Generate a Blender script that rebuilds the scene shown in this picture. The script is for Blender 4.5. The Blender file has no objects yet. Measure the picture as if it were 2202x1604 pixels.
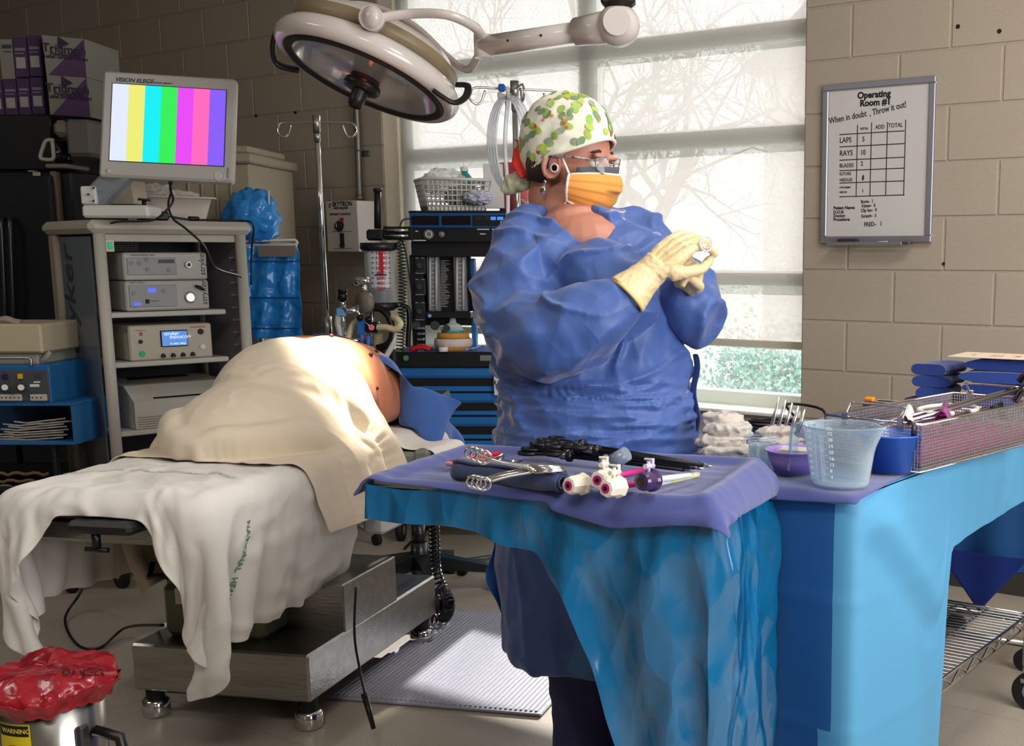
import bpy, bmesh, math, random
import numpy as np
from mathutils import Matrix, Vector, noise
random.seed(7); RNG = np.random.RandomState(7)
SC = bpy.context.scene
COL = SC.collection
R = math.radians
# ---------------------------------------------------------------- camera
FPX = 2593.8; YAW = .5846; PITCH = .1684
CAM = Vector((1.9982, -4.3805, 1.2892))
FW = Vector((-math.sin(YAW)*math.cos(PITCH), math.cos(YAW)*math.cos(PITCH), -math.sin(PITCH)))
RT = Vector((math.cos(YAW), math.sin(YAW), 0)); UP = RT.cross(FW)
HF = Vector((-math.sin(YAW), math.cos(YAW), 0))
cd = bpy.data.cameras.new('camera'); cam = bpy.data.objects.new('camera', cd); COL.objects.link(cam)
cd.sensor_width = 36; cd.lens = FPX/2202*36; cd.shift_x = -406.7/2202; cd.shift_y = 182.4/2202
cam.matrix_world = Matrix(((RT.x, UP.x, -FW.x, CAM.x), (RT.y, UP.y, -FW.y, CAM.y), (RT.z, UP.z, -FW.z, CAM.z), (0, 0, 0, 1)))
SC.camera = cam
# ---------------------------------------------------------------- light
w = bpy.data.worlds.new('sky'); SC.world = w; w.use_nodes = True
bg = w.node_tree.nodes['Background']; bg.inputs[0].default_value = (.92, .97, 1, 1); bg.inputs[1].default_value = 6.4
sd = bpy.data.lights.new('sun', 'SUN'); so = bpy.data.objects.new('sun', sd); COL.objects.link(so)
sd.energy = 16; sd.angle = R(.9); sd.color = (1, .96, .92)
SUN = Vector((.39, -.92, -.385)).normalized()
so.rotation_euler = SUN.to_track_quat('-Z', 'Y').to_euler()
for loc, rot, sx_, sy_, e, c_ in (((3.3, -2.6, 1.75), (0, R(90), 0), 1.5, 2.6, 95, (1, .98, .96)), ((1.6, -1.7, 3.18), (0, 0, 0), 1.15, .55, 36, (1, .95, .9)), ((1.6, -4.6, 3.18), (0, 0, 0), 1.15, .55, 34, (1, .95, .9)), ((-2.4, -4.6, 3.18), (0, 0, 0), 1.15, .55, 20, (1, .95, .9))):  # area lights added out of view to fill in the room's brightness
    ld = bpy.data.lights.new('fill_light', 'AREA'); lo = bpy.data.objects.new('fill_light', ld); COL.objects.link(lo)
    ld.shape = 'RECTANGLE'; ld.size = sx_; ld.size_y = sy_; ld.energy = e; ld.color = c_; lo.location = loc; lo.rotation_euler = rot
SC.view_settings.view_transform = 'Standard'; SC.view_settings.look = 'None'; SC.view_settings.gamma = 1
SC.view_settings.exposure = 0.2
SC.cycles.use_denoising = True; SC.cycles.max_bounces = 9; SC.cycles.transparent_max_bounces = 16
SC.cycles.sample_clamp_indirect = 6; SC.cycles.caustics_reflective = False; SC.cycles.caustics_refractive = False
# ---------------------------------------------------------------- helpers
def px(x, y, D):            # the point at depth D that the photograph shows at pixel x, y
    return CAM + (FW + RT*((x-1507.7)/FPX) - UP*((y-984.4)/FPX))*D
def pz(x, y, z):
    d = FW + RT*((x-1507.7)/FPX) - UP*((y-984.4)/FPX); return CAM + d*((z-CAM.z)/d.z)
def py(x, y, Y):
    d = FW + RT*((x-1507.7)/FPX) - UP*((y-984.4)/FPX); return CAM + d*((Y-CAM.y)/d.y)
def lin(c):
    r = []
    for v in c[:3]:
        v /= 255; r.append(v/12.92 if v < .04045 else ((v+.055)/1.055)**2.4)
    return (*r, 1)
MATS = {}
def mat(name, col=(200, 200, 200), rough=.5, metal=0, bump=0, bs=40, var=0, vs=5, trans=0, alpha=1, emit=None, es=1, coat=0, sss=0, ior=1.45, stretch=None, sheen=0, col2=None, bd=.01, spec=.5, crump=None):
    if name in MATS: return MATS[name]
    m = bpy.data.materials.new(name); m.use_nodes = True; nt = m.node_tree; b = nt.nodes['Principled BSDF']; N = nt.nodes.new; L = nt.links.new
    b.inputs['Base Color'].default_value = lin(col); b.inputs['Roughness'].default_value = rough; b.inputs['Metallic'].default_value = metal
    b.inputs['Transmission Weight'].default_value = trans; b.inputs['Alpha'].default_value = alpha; b.inputs['IOR'].default_value = ior
    b.inputs['Coat Weight'].default_value = coat; b.inputs['Sheen Weight'].default_value = sheen; b.inputs['Specular IOR Level'].default_value = spec
    if sss: b.inputs['Subsurface Weight'].default_value = sss; b.inputs['Subsurface Radius'].default_value = (.02, .01, .006)
    if emit: b.inputs['Emission Color'].default_value = lin(emit); b.inputs['Emission Strength'].default_value = es
    tc = N('ShaderNodeTexCoord')
    src = tc.outputs['Object']
    if stretch:
        mp = N('ShaderNodeMapping'); mp.inputs['Scale'].default_value = stretch; L(src, mp.inputs[0]); src = mp.outputs[0]
    if var or col2:
        n = N('ShaderNodeTexNoise'); n.inputs['Scale'].default_value = vs; n.inputs['Detail'].default_value = 5; L(src, n.inputs['Vector'])
        rmp = N('ShaderNodeValToRGB'); L(n.outputs[0], rmp.inputs[0])
        c1 = lin(col); c2 = lin(col2) if col2 else tuple(c*(1-var) for c in c1[:3])+(1,)
        rmp.color_ramp.elements[0].position = .35; rmp.color_ramp.elements[1].position = .65
        rmp.color_ramp.elements[0].color = c2; rmp.color_ramp.elements[1].color = c1
        L(rmp.outputs[0], b.inputs['Base Color'])
    if bump:
        n = N('ShaderNodeTexNoise'); n.inputs['Scale'].default_value = bs; n.inputs['Detail'].default_value = 4; L(src, n.inputs['Vector'])
        bp = N('ShaderNodeBump'); bp.inputs['Strength'].default_value = bump; bp.inputs['Distance'].default_value = bd; L(n.outputs[0], bp.inputs['Height']); L(bp.outputs[0], b.inputs['Normal'])
    if crump:
        v = N('ShaderNodeTexVoronoi'); v.inputs['Scale'].default_value = crump[0]; nn = N('ShaderNodeTexNoise'); nn.inputs['Scale'].default_value = crump[0]*.5; L(src, nn.inputs['Vector'])
        va = N('ShaderNodeVectorMath'); va.operation = 'MULTIPLY_ADD'; L(nn.outputs['Color'], va.inputs[0]); va.inputs[1].default_value = (.12*10/crump[0],)*3; L(src, va.inputs[2]); L(va.outputs[0], v.inputs['Vector'])
        b2 = N('ShaderNodeBump'); b2.inputs['Strength'].default_value = crump[1]; b2.inputs['Distance'].default_value = .3/crump[0]; L(v.outputs['Distance'], b2.inputs['Height'])
        if bump: L(bp.outputs[0], b2.inputs['Normal'])
        L(b2.outputs[0], b.inputs['Normal'])
    MATS[name] = m; return m
def glassy(name, col=(255, 255, 255), t=.8, rough=.05, diff=(230, 235, 240)):   # thin clear plastic or pane: see-through sheet with a gloss
    if name in MATS: return MATS[name]
    m = bpy.data.materials.new(name); m.use_nodes = True; nt = m.node_tree; N = nt.nodes.new; L = nt.links.new
    out = nt.nodes['Material Output']; b = nt.nodes['Principled BSDF']; b.inputs['Base Color'].default_value = lin(diff); b.inputs['Roughness'].default_value = rough
    tr = N('ShaderNodeBsdfTransparent'); tr.inputs[0].default_value = lin(col)
    fr = N('ShaderNodeLayerWeight'); fr.inputs[0].default_value = .35
    mr = N('ShaderNodeMapRange'); mr.inputs['To Min'].default_value = 1-t; mr.inputs['To Max'].default_value = min(1, 1-t+.55); L(fr.outputs['Facing'], mr.inputs[0])
    mx = N('ShaderNodeMixShader'); L(mr.outputs[0], mx.inputs[0]); L(tr.outputs[0], mx.inputs[1]); L(b.outputs[0], mx.inputs[2]); L(mx.outputs[0], out.inputs[0])
    MATS[name] = m; return m
class MB:
    def __init__(s): s.v = []; s.f = []; s.mi = []; s.sm = []; s.mats = []; s.k = 0
    def m(s, mt):
        if mt not in s.mats: s.mats.append(mt)
        s.k = s.mats.index(mt); return s
    def add(s, vs, fs, sm=False, M=None):
        o = len(s.v)
        s.v += [tuple(M @ Vector(v)) if M is not None else tuple(v) for v in vs]
        for f in fs: s.f.append(tuple(i+o for i in f)); s.mi.append(s.k); s.sm.append(sm)
        return s
    def box(s, c, d, b=0, M=None, ry=None):
        x, y, z = d[0]/2, d[1]/2, d[2]/2; T = Matrix.Translation(c)
        if ry is not None: T = T @ ry.to_4x4()
        if M is not None: T = M @ T
        if b <= 0:
            vs = [(sx*x, sy*y, sz*z) for sz in (-1, 1) for sy in (-1, 1) for sx in (-1, 1)]
            return s.add(vs, [(0, 2, 3, 1), (4, 5, 7, 6), (0, 1, 5, 4), (2, 6, 7, 3), (0, 4, 6, 2), (1, 3, 7, 5)], False, T)
        b = min(b, x*.98, y*.98, z*.98); vs = []; ix = {}
        for sx in (-1, 1):
            for sy in (-1, 1):
                for sz in (-1, 1):
                    for a in range(3):
                        p = [sx*(x-b), sy*(y-b), sz*(z-b)]; p[a] = (sx*x, sy*y, sz*z)[a]
                        ix[sx, sy, sz, a] = len(vs); vs.append(p)
        q = [(-1, -1), (1, -1), (1, 1), (-1, 1)]; F = []
        for a in range(3):
            for sg in (-1, 1):
                f = []
                for (u, w_) in q:
                    k = [0, 0, 0]; k[a] = sg; k[(a+1) % 3] = u; k[(a+2) % 3] = w_; f.append(ix[(*k, a)])
                F.append(tuple(f) if sg > 0 else tuple(f[::-1]))
        for a in range(3):
            b1, c1 = (a+1) % 3, (a+2) % 3
            for s1 in (-1, 1):
                for s2 in (-1, 1):
                    k0 = [0]*3; k0[a] = -1; k0[b1] = s1; k0[c1] = s2; k1 = list(k0); k1[a] = 1
                    f = (ix[(*k0, b1)], ix[(*k1, b1)], ix[(*k1, c1)], ix[(*k0, c1)])
                    F.append(f if s1*s2 < 0 else f[::-1])
        for sx in (-1, 1):
            for sy in (-1, 1):
                for sz in (-1, 1):
                    f = tuple(ix[sx, sy, sz, a] for a in range(3)); F.append(f if sx*sy*sz > 0 else f[::-1])
        return s.add(vs, F, False, T)
    def lathe(s, prof, n=24, M=None, sm=True, a0=0, a1=2*math.pi):
        full = abs(a1-a0-2*math.pi) < 1e-6; m = n if full else n+1; vs = []; F = []
        for r, z in prof:
            for i in range(m): a = a0+(a1-a0)*i/n; vs.append((r*math.cos(a), r*math.sin(a), z))
        for j in range(len(prof)-1):
            for i in range(n):
                k = (i+1) % m; F.append((j*m+i, j*m+k, (j+1)*m+k, (j+1)*m+i))
        return s.add(vs, F, sm, M)
    def cyl(s, p0, p1, r0, r1=None, n=16, cap=True, M=None, sm=True):
        p0, p1 = Vector(p0), Vector(p1); r1 = r0 if r1 is None else r1; d = p1-p0; L_ = d.length
        T = Matrix.Translation(p0) @ d.to_track_quat('Z', 'Y').to_matrix().to_4x4()
        if M is not None: T = M @ T
        s.lathe([(r0, 0), (r1, L_)], n, T, sm)
        if cap:
            o = len(s.v)-2*n
            s.f.append(tuple(o+i for i in range(n))[::-1]); s.mi.append(s.k); s.sm.append(False)
            s.f.append(tuple(o+n+i for i in range(n))); s.mi.append(s.k); s.sm.append(False)
        return s
    def tube(s, pts, r, n=8, cap=True, M=None, closed=False, flat=1):
        P = [Vector(p) for p in pts]; m = len(P); rs = r if isinstance(r, (list, tuple)) else [r]*m
        T = [(P[(i+1) % m]-P[i-1]) if closed else (P[min(i+1, m-1)]-P[max(i-1, 0)]) for i in range(m)]
        T = [t.normalized() if t.length > 1e-9 else Vector((0, 0, 1)) for t in T]
        nrm = T[0].orthogonal().normalized(); vs = []
        for i in range(m):
            nrm = (nrm-T[i]*nrm.dot(T[i])); nrm = nrm.normalized() if nrm.length > 1e-6 else T[i].orthogonal().normalized()
            bn = T[i].cross(nrm)
            for j in range(n):
                a = 2*math.pi*j/n; vs.append(P[i]+(nrm*math.cos(a)+bn*math.sin(a)*flat)*rs[i])
        F = []
        for i in range(m if closed else m-1):
            k = (i+1) % m
            for j in range(n): F.append((i*n+j, i*n+(j+1) % n, k*n+(j+1) % n, k*n+j))
        if cap and not closed: F.append(tuple(range(n))[::-1]); F.append(tuple((m-1)*n+j for j in range(n)))
        return s.add(vs, F, True, M)
    def grid(s, G, M=None, sm=True, closed=False):
        nu, nv = len(G), len(G[0]); F = []
        for i in range(nu-1):
            for j in range(nv if closed else nv-1): F.append((i*nv+j, i*nv+(j+1) % nv, (i+1)*nv+(j+1) % nv, (i+1)*nv+j))
        return s.add([p for r in G for p in r], F, sm, M)
    def prism(s, poly, z0, z1, M=None, sm=False):
        n = len(poly); vs = [(x, y, z0) for x, y in poly]+[(x, y, z1) for x, y in poly]
        F = [tuple(range(n))[::-1], tuple(range(n, 2*n))]+[(i, (i+1) % n, n+(i+1) % n, n+i) for i in range(n)]
        return s.add(vs, F, sm, M)
    def ball(s, c, r, n=14, M=None):
        r = r if isinstance(r, (tuple, list)) else (r, r, r); T = Matrix.Translation(c) @ Matrix.Diagonal((*r, 1)); T = M @ T if M is not None else T
        return s.lathe([(math.sin(math.pi*i/(n//2)), -math.cos(math.pi*i/(n//2))) for i in range(n//2+1)], n, T)
    def text(s, t, size, M, bold=0, ax='CENTER', depth=0.0003, sx=1, shear=0, sp=1):
        c = bpy.data.curves.new('t', 'FONT'); c.body = t; c.size = size; c.align_x = ax; c.offset = bold; c.extrude = depth; c.shear = shear; c.resolution_u = 3; c.space_character = sp
        o = bpy.data.objects.new('t', c); me = bpy.data.meshes.new_from_object(o)
        S = Matrix.Diagonal((sx, 1, 1, 1)); s.add([v.co for v in me.vertices], [tuple(p.vertices) for p in me.polygons], False, M @ S)
        bpy.data.objects.remove(o); bpy.data.curves.remove(c); bpy.data.meshes.remove(me); return s
    def build(s, name, mt=None, parent=None, world=False, sub=0, solid=0, **tags):
        me = bpy.data.meshes.new(name); me.from_pydata(s.v, [], s.f)
        for q in (s.mats or [mt]): me.materials.append(q)
        if s.mats: me.polygons.foreach_set('material_index', s.mi)
        me.polygons.foreach_set('use_smooth', s.sm); me.update()
        return link(name, me, parent, world, sub, solid, **tags)
def link(name, me, parent=None, world=False, sub=0, solid=0, **tags):
    o = bpy.data.objects.new(name, me); COL.objects.link(o)
    if parent is not None:
        o.parent = parent
        if world: o.matrix_parent_inverse = WM[parent.name].inverted()
        WM[o.name] = (Matrix() if world else WM[parent.name])
    else: WM[o.name] = Matrix()
    if solid: q = o.modifiers.new('s', 'SOLIDIFY'); q.thickness = solid; q.offset = 0
    if sub: q = o.modifiers.new('u', 'SUBSURF'); q.levels = sub; q.render_levels = sub
    for k, v in tags.items(): o[k] = v
    return o
WM = {}
def thing(name, label, cat, loc=(0, 0, 0), rz=0, group=None, M=None):
    o = bpy.data.objects.new(name, None); COL.objects.link(o); o.empty_display_size = .05
    o.matrix_world = M if M is not None else Matrix.Translation(loc) @ Matrix.Rotation(rz, 4, 'Z')
    WM[o.name] = o.matrix_world.copy(); o['label'] = label; o['category'] = cat
    if group: o['group'] = group
    return o
def tag(o, label, cat, group=None):
    o['label'] = label; o['category'] = cat
    if group: o['group'] = group
    return o
def frame(o, xa, ya):          # matrix from origin and two axes
    x = Vector(xa).normalized(); y = Vector(ya); y = (y-x*y.dot(x)).normalized(); z = x.cross(y)
    return Matrix(((x.x, y.x, z.x, o[0]), (x.y, y.y, z.y, o[1]), (x.z, y.z, z.z, o[2]), (0, 0, 0, 1)))
def rotm(ax, deg): return Matrix.Rotation(R(deg), 3, ax)
def smooth_path(pts, k=6):
    P = [Vector(p) for p in pts]; out = []
    for i in range(len(P)-1):
        a, b, c, d = P[max(i-1, 0)], P[i], P[i+1], P[min(i+2, len(P)-1)]
        for j in range(k):
            t = j/k; out.append(.5*((2*b)+(c-a)*t+(2*a-5*b+4*c-d)*t*t+(3*b-a-3*c+d)*t**3))
    out.append(P[-1]); return out
def helix(path, r, turns, n=10):
    P = [Vector(p) for p in path]; L_ = [0]
    for i in range(1, len(P)): L_.append(L_[-1]+(P[i]-P[i-1]).length)
    out = []; m = int(turns*n); nr = None
    for i in range(m+1):
        s_ = L_[-1]*i/m; k = min(max(1, next((j for j in range(1, len(L_)) if L_[j] >= s_), len(L_)-1)), len(L_)-1)
        t = (s_-L_[k-1])/max(1e-9, L_[k]-L_[k-1]); c = P[k-1].lerp(P[k], t); T = (P[k]-P[k-1]).normalized()
        nr = T.orthogonal().normalized() if nr is None else (nr-T*nr.dot(T)).normalized()
        a = 2*math.pi*i/n; out.append(c+(nr*math.cos(a)+T.cross(nr)*math.sin(a))*r)
    return out
def nz(p, s=1, o=0): return noise.noise(Vector(p)*s+Vector((o, o*1.7, -o)))
def copy_thing(o, M, label, group=None):
    c = o.copy(); COL.objects.link(c); c.matrix_world = M; WM[c.name] = M; c['label'] = label
    if group: c['group'] = group
    for ch in [x for x in bpy.data.objects if x.parent == o]:
        d = ch.copy(); COL.objects.link(d); d.parent = c
        for g in [x for x in bpy.data.objects if x.parent == ch]:
            e = g.copy(); COL.objects.link(e); e.parent = d
    return c
# a small cloth solver: grid of points, gravity, stretch links, push-out from solids
def cloth(P, sdf, pins=None, steps=90, it=7, g=.0009, damp=.97, bend=.25, fr=.35, move=None, ex=1.0):
    P = P.astype(float).copy(); nu, nv = P.shape[:2]; Q = P.copy(); W = np.ones((nu, nv, 1))
    if pins is not None: W[pins] = 0
    P0 = P.copy(); links = []
    def mk(di, dj, k):
        a = (slice(max(0, -di), nu-max(0, di)), slice(max(0, -dj), nv-max(0, dj)))
        b = (slice(max(0, di), nu-max(0, -di)), slice(max(0, dj), nv-max(0, -dj)))
        L0 = np.linalg.norm(P0[a]-P0[b], axis=2, keepdims=True)*ex
        ia, ja = np.indices(P0[a].shape[:2]); ph = (ia+max(0, -di))//max(1, abs(di)) if di else (ja+max(0, -dj))//max(1, abs(dj))
        for q in (0, 1): links.append((a, b, L0, (ph % 2 == q)[..., None]*k))
    mk(1, 0, 1); mk(0, 1, 1); mk(1, 1, .6); mk(1, -1, .6); mk(2, 0, bend); mk(0, 2, bend); mk(4, 0, bend*.4); mk(0, 4, bend*.4)
    for st in range(steps):
        V = (P-Q)*damp; Q = P.copy(); V[..., 2] -= g; P = P+V*W
        if move is not None: move(P, st/steps)
        for _ in range(it):
            for a, b, L0, msk in links:
                d = P[b]-P[a]; l = np.linalg.norm(d, axis=2, keepdims=True)+1e-9; wa, wb = W[a], W[b]; ws = wa+wb; ws[ws == 0] = 1
                c = d*((l-L0)/l)*msk/ws; P[a] += c*wa; P[b] -= c*wb
            X = P.reshape(-1, 3); pen, nrm = sdf(X); hit = (pen > 0)
            if hit.any():
                X2 = X.copy(); X2[hit] += nrm[hit]*pen[hit][:, None]
                q = Q.reshape(-1, 3); dd = X2-q; X2[hit] -= dd[hit]*fr
                p2, n2 = sdf(X2); h2 = p2 > 0; X2[h2] += n2[h2]*p2[h2][:, None]
                P = np.where(W > 0, X2.reshape(P.shape), P)
    return P
def crinkle(P, amp, seed, fr_):     # creases along the grid, pushed out along the surface
    nu, nv = P.shape[:2]; du = np.gradient(P, axis=0); dv = np.gradient(P, axis=1); N_ = np.cross(dv, du); N_ /= np.linalg.norm(N_, axis=2, keepdims=True)+1e-9
    if N_[..., 2].mean() < 0: N_ = -N_
    H_ = np.array([[(lambda a, b: (1-min(1, abs(nz((a, b, seed))*2.2)))**2.5*(.4+.8*nz((a*.3, b*.3, seed+9))+.3))(i*fr_[0]+.9*nz((j*.05, i*.05, seed+5)), j*fr_[1]+.9*nz((i*.05, j*.05, seed+3))) for j in range(nv)] for i in range(nu)])
    return P+N_*(H_*amp)[..., None]
def remesh(mb, name, vox, smooth=2, fn=None):
    me = bpy.data.meshes.new(name); me.from_pydata(mb.v, [], mb.f); o = bpy.data.objects.new(name, me); COL.objects.link(o)
    q = o.modifiers.new('r', 'REMESH'); q.mode = 'VOXEL'; q.voxel_size = vox; q.use_smooth_shade = True
    if smooth: q = o.modifiers.new('s', 'SMOOTH'); q.iterations = smooth; q.factor = .5
    dg = bpy.context.evaluated_depsgraph_get(); dg.update(); m2 = bpy.data.meshes.new_from_object(o.evaluated_get(dg)); bpy.data.objects.remove(o); bpy.data.meshes.remove(me)
    if fn:
        n = len(m2.vertices); co = np.empty(n*3); no = np.empty(n*3); m2.vertices.foreach_get('co', co); m2.vertices.foreach_get('normal', no)
        co = co.reshape(-1, 3); no = no.reshape(-1, 3); co += no*np.array([fn(c) for c in co])[:, None]; m2.vertices.foreach_set('co', co.ravel()); m2.update()
    m2.name = name; m2.polygons.foreach_set('use_smooth', [True]*len(m2.polygons)); return m2
def ridge(p, s, o=0, sc=(1, 1, 1), w=.5):
    q = Vector((p[0]*sc[0], p[1]*sc[1], p[2]*sc[2]))*s; q = q+Vector((nz(q, .6, o+1), nz(q, .6, o+2), nz(q, .6, o+3)))*w
    return (1-min(1, abs(nz(q, 1, o))*2.4))**2
def sd_union(fs):
    def f(X):
        bp = np.full(len(X), -1e9); bn = np.zeros_like(X)
        for g in fs:
            p, n = g(X); m = p > bp; bp[m] = p[m]; bn[m] = n[m]
        return bp, bn
    return f
def sd_box(M, h, r):          # rounded box, M local->world; returns depth inside and outward normal
    Mi = np.array(M.inverted()); Mw = np.array(M)[:3, :3]; h = np.array(h)
    def f(X):
        x = X @ Mi[:3, :3].T+Mi[:3, 3]; q = np.abs(x)-(h-r); o = np.maximum(q, 0); lo = np.linalg.norm(o, axis=1); ins = lo < 1e-9
        d = lo-r+np.minimum(q.max(axis=1), 0); n = o*np.sign(x); k = np.argmax(q, axis=1)
        n[ins] = 0; ii = np.where(ins)[0]; n[ii, k[ii]] = np.sign(x[ii, k[ii]])
        n /= np.linalg.norm(n, axis=1, keepdims=True)+1e-9; return -d, n @ Mw.T
    return f
def sd_ell(M, h):
    Mi = np.array(M.inverted()); Mw = np.array(M)[:3, :3]; h = np.array(h, float)
    def f(X):
        x = X @ Mi[:3, :3].T+Mi[:3, 3]; k = np.linalg.norm(x/h, axis=1)+1e-9; n = x/(h*h); nl = np.linalg.norm(n, axis=1, keepdims=True)+1e-9
        d = k*(k-1)/(nl[:, 0]+1e-9); return -d, (n/nl) @ Mw.T
    return f
def sd_floor(z):
    return lambda X: (z-X[:, 2], np.tile((0, 0, 1.), (len(X), 1)))
def grid_obj(name, P, mt, parent=None, world=True, solid=.002, sub=1, matfn=None, mats=None, **tags):
    nu, nv = P.shape[:2]; mb = MB(); mb.grid([[tuple(P[i, j]) for j in range(nv)] for i in range(nu)])
    if matfn: mb.mats = mats; mb.mi = [matfn(i, j) for i in range(nu-1) for j in range(nv-1)]
    return mb.build(name, mt, parent, world, sub=sub, solid=solid, **tags)
# common materials
STEEL = mat('brushed_steel', (176, 176, 174), .3, 1, bump=.08, bs=60, stretch=(1, 1, 14))
CHROME = mat('chrome', (215, 215, 215), .12, 1)
BLACK = mat('black_plastic', (14, 14, 16), .4)
RUBBER = mat('black_rubber', (20, 20, 21), .7)
WHITEP = mat('white_plastic', (222, 220, 214), .4)
INK = mat('black_ink', (18, 18, 20), .6)
# ================================================================ setting
BW, BH = .4064, .2032
WALLM = mat('painted_block', (176, 164, 148), .62, bump=.25, bs=90, var=.06, vs=1.3, bd=.004)
MORTAR = mat('painted_mortar', (170, 158, 142), .8, bump=.3, bs=70)
DARKW = mat('plain_wall_paint', (120, 112, 100), .8)
wall = MB().m(MORTAR)
X0, X1, ZT = -7.3, 3.4, 3.25
WX0, WX1, WZ0, WZ1 = -7*BW, -BW, 3*BH, 13*BH
for a, b, c, d in ((X0, WX0, 0, ZT), (WX1, X1, 0, ZT), (WX0, WX1, 0, WZ0), (WX0, WX1, WZ1, ZT)):
    wall.box(((a+b)/2, .104, (c+d)/2), (b-a, .2, d-c))
WB = wall.build('wall_back', kind='structure')
bl = {}
def block(kind, L_, dep):
    mb = MB().m(WALLM); mb.box((L_/2, dep/2, BH/2), (L_-.009, dep, BH-.009), .0022); me = bpy.data.meshes.new('block'); me.from_pydata(mb.v, [], mb.f); me.materials.append(WALLM); me.update(); return me
for k, L_, dep in (('f', BW, .02), ('h', BW/2, .02), ('F', BW, .2), ('H', BW/2, .2)): bl[k] = block(k, L_, dep)
for r in range(1, 16):
    off = 0 if r % 2 else BW/2; x = -17*BW+off-(0 if r % 2 else BW)
    while x < 1.0:
        x0, x1 = x, x+BW; z = r*BH; x += BW
        if x1 < -6.9: continue
        inwin = WZ0-.01 < z < WZ1-.01
        segs = [(x0, 'f')]
        if inwin:
            if x0 >= WX0-.01 and x1 <= WX1+.01: continue
            if x0 < WX0-.01 < x1-.01 and x1 > WX0+.01: segs = [(x0, 'H')]
            elif x0 < WX1-.01 and x1 > WX1+.01: segs = [(WX1, 'H')]
            elif abs(x1-WX0) < .01: segs = [(x0, 'F')]
            elif abs(x0-WX1) < .01: segs = [(x0, 'F')]
        for xs, k in segs:
            b = link('block', bl[k], WB); b.location = (xs, 0, z)
for n, c, d in (('wall_left', (X0-.1, -3.4, ZT/2), (.2, 7.2, ZT)), ('wall_right', (X1+.1, -3.4, ZT/2), (.2, 7.2, ZT)), ('wall_front', ((X0+X1)/2, -6.9, ZT/2), (X1-X0, .2, ZT))):
    MB().box(c, d).build(n, DARKW, kind='structure')
MB().box(((X0+X1)/2, -3.4, ZT+.05), (X1-X0+.4, 7.3, .1)).build('ceiling', mat('ceiling_paint', (205, 200, 190), .9), kind='structure')
# floor: speckled vinyl with faint seams
fm = mat('speckled_vinyl', (176, 166, 152), .34, bump=.05, bs=30, var=.12, vs=2.2)
nt = fm.node_tree; b = nt.nodes['Principled BSDF']; rmp = [n for n in nt.nodes if n.type == 'VALTORGB'][0]
tc = [n for n in nt.nodes if n.type == 'TEX_COORD'][0]
br = nt.nodes.new('ShaderNodeTexBrick'); br.offset = 0; br.inputs['Scale'].default_value = 1; br.inputs['Brick Width'].default_value = 1.22; br.inputs['Row Height'].default_value = 1.22
br.inputs['Mortar Size'].default_value = .0025; br.inputs['Mortar Smooth'].default_value = .4; br.inputs['Color1'].default_value = (1, 1, 1, 1); br.inputs['Color2'].default_value = (.95, .95, .96, 1); br.inputs['Mortar'].default_value = (.72, .7, .68, 1)
nt.links.new(tc.outputs['Object'], br.inputs['Vector'])
sp = nt.nodes.new('ShaderNodeTexNoise'); sp.inputs['Scale'].default_value = 160; sp.inputs['Detail'].default_value = 3; nt.links.new(tc.outputs['Object'], sp.inputs['Vector'])
sr = nt.nodes.new('ShaderNodeValToRGB'); sr.color_ramp.elements[0].position = .3; sr.color_ramp.elements[0].color = (.78, .76, .74, 1); sr.color_ramp.elements[1].position = .5; sr.color_ramp.elements[1].color = (1, 1, 1, 1); nt.links.new(sp.outputs[0], sr.inputs[0])
m1 = nt.nodes.new('ShaderNodeMix'); m1.data_type = 'RGBA'; m1.blend_type = 'MULTIPLY'; m1.inputs[0].default_value = 1
m2 = nt.nodes.new('ShaderNodeMix'); m2.data_type = 'RGBA'; m2.blend_type = 'MULTIPLY'; m2.inputs[0].default_value = 1
nt.links.new(rmp.outputs[0], m1.inputs[6]); nt.links.new(br.outputs[0], m1.inputs[7]); nt.links.new(m1.outputs[2], m2.inputs[6]); nt.links.new(sr.outputs[0], m2.inputs[7]); nt.links.new(m2.outputs[2], b.inputs['Base Color'])
MB().box(((X0+X1)/2, -3.4, -.05), (X1-X0+.4, 7.0, .1)).build('floor', fm, kind='structure')
bbm = mat('vinyl_baseboard', (60, 56, 52), .5)
MB().box(((X0+WX0)/2, -.006, .05), (WX0-X0, .012, .1)).box(((WX0+X1)/2, -.006, .05), (X1-WX0, .012, .1)).build('baseboard_back', bbm, kind='structure')
# screw holes and scuffs in the wall
for x, y, r in ((2060, 57, .011), (2149, 67, .011), (2029, 567, .008), (550, 249, .011), (635, 242, .011)):
    p = py(x, y, -.001); MB().cyl(p+Vector((0, .004, 0)), p-Vector((0, .001, 0)), r*.75, n=10).build('anchor_hole', RUBBER, WB, True)
# window: aluminium frame, panes, mesh roller shade
FRM = mat('window_frame_paint', (232, 236, 226), .45)
GL = glassy('window_pane_glass', (255, 255, 255), .94, .02)
win = MB()
fy0, fy1 = .13, .2
def bar(mb, x0, x1, z0, z1, y0=fy0, y1=fy1): mb.box(((x0+x1)/2, (y0+y1)/2, (z0+z1)/2), (x1-x0, y1-y0, z1-z0), .003)
W1 = MB().build('window_1', FRM, kind='structure')
def wpart(n, *a): 
    mb = MB(); bar(mb, *a); return mb.build(n, FRM, W1)
wpart('frame_side', WX0, WX0+.07, WZ0, WZ1); wpart('frame_side', WX1-.06, WX1, WZ0, WZ1)
wpart('mullion', -1.66, -1.575, WZ0, WZ1)
for z0, z1 in ((WZ0, .685), (1.15, 1.215), (1.74, 1.82), (2.155, 2.235), (WZ1-.06, WZ1)): wpart('rail', WX0+.07, WX1-.06, z0, z1)
zs = [.685, 1.15, 1.215, 1.74, 1.82, 2.155, 2.235, WZ1-.06]
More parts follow.
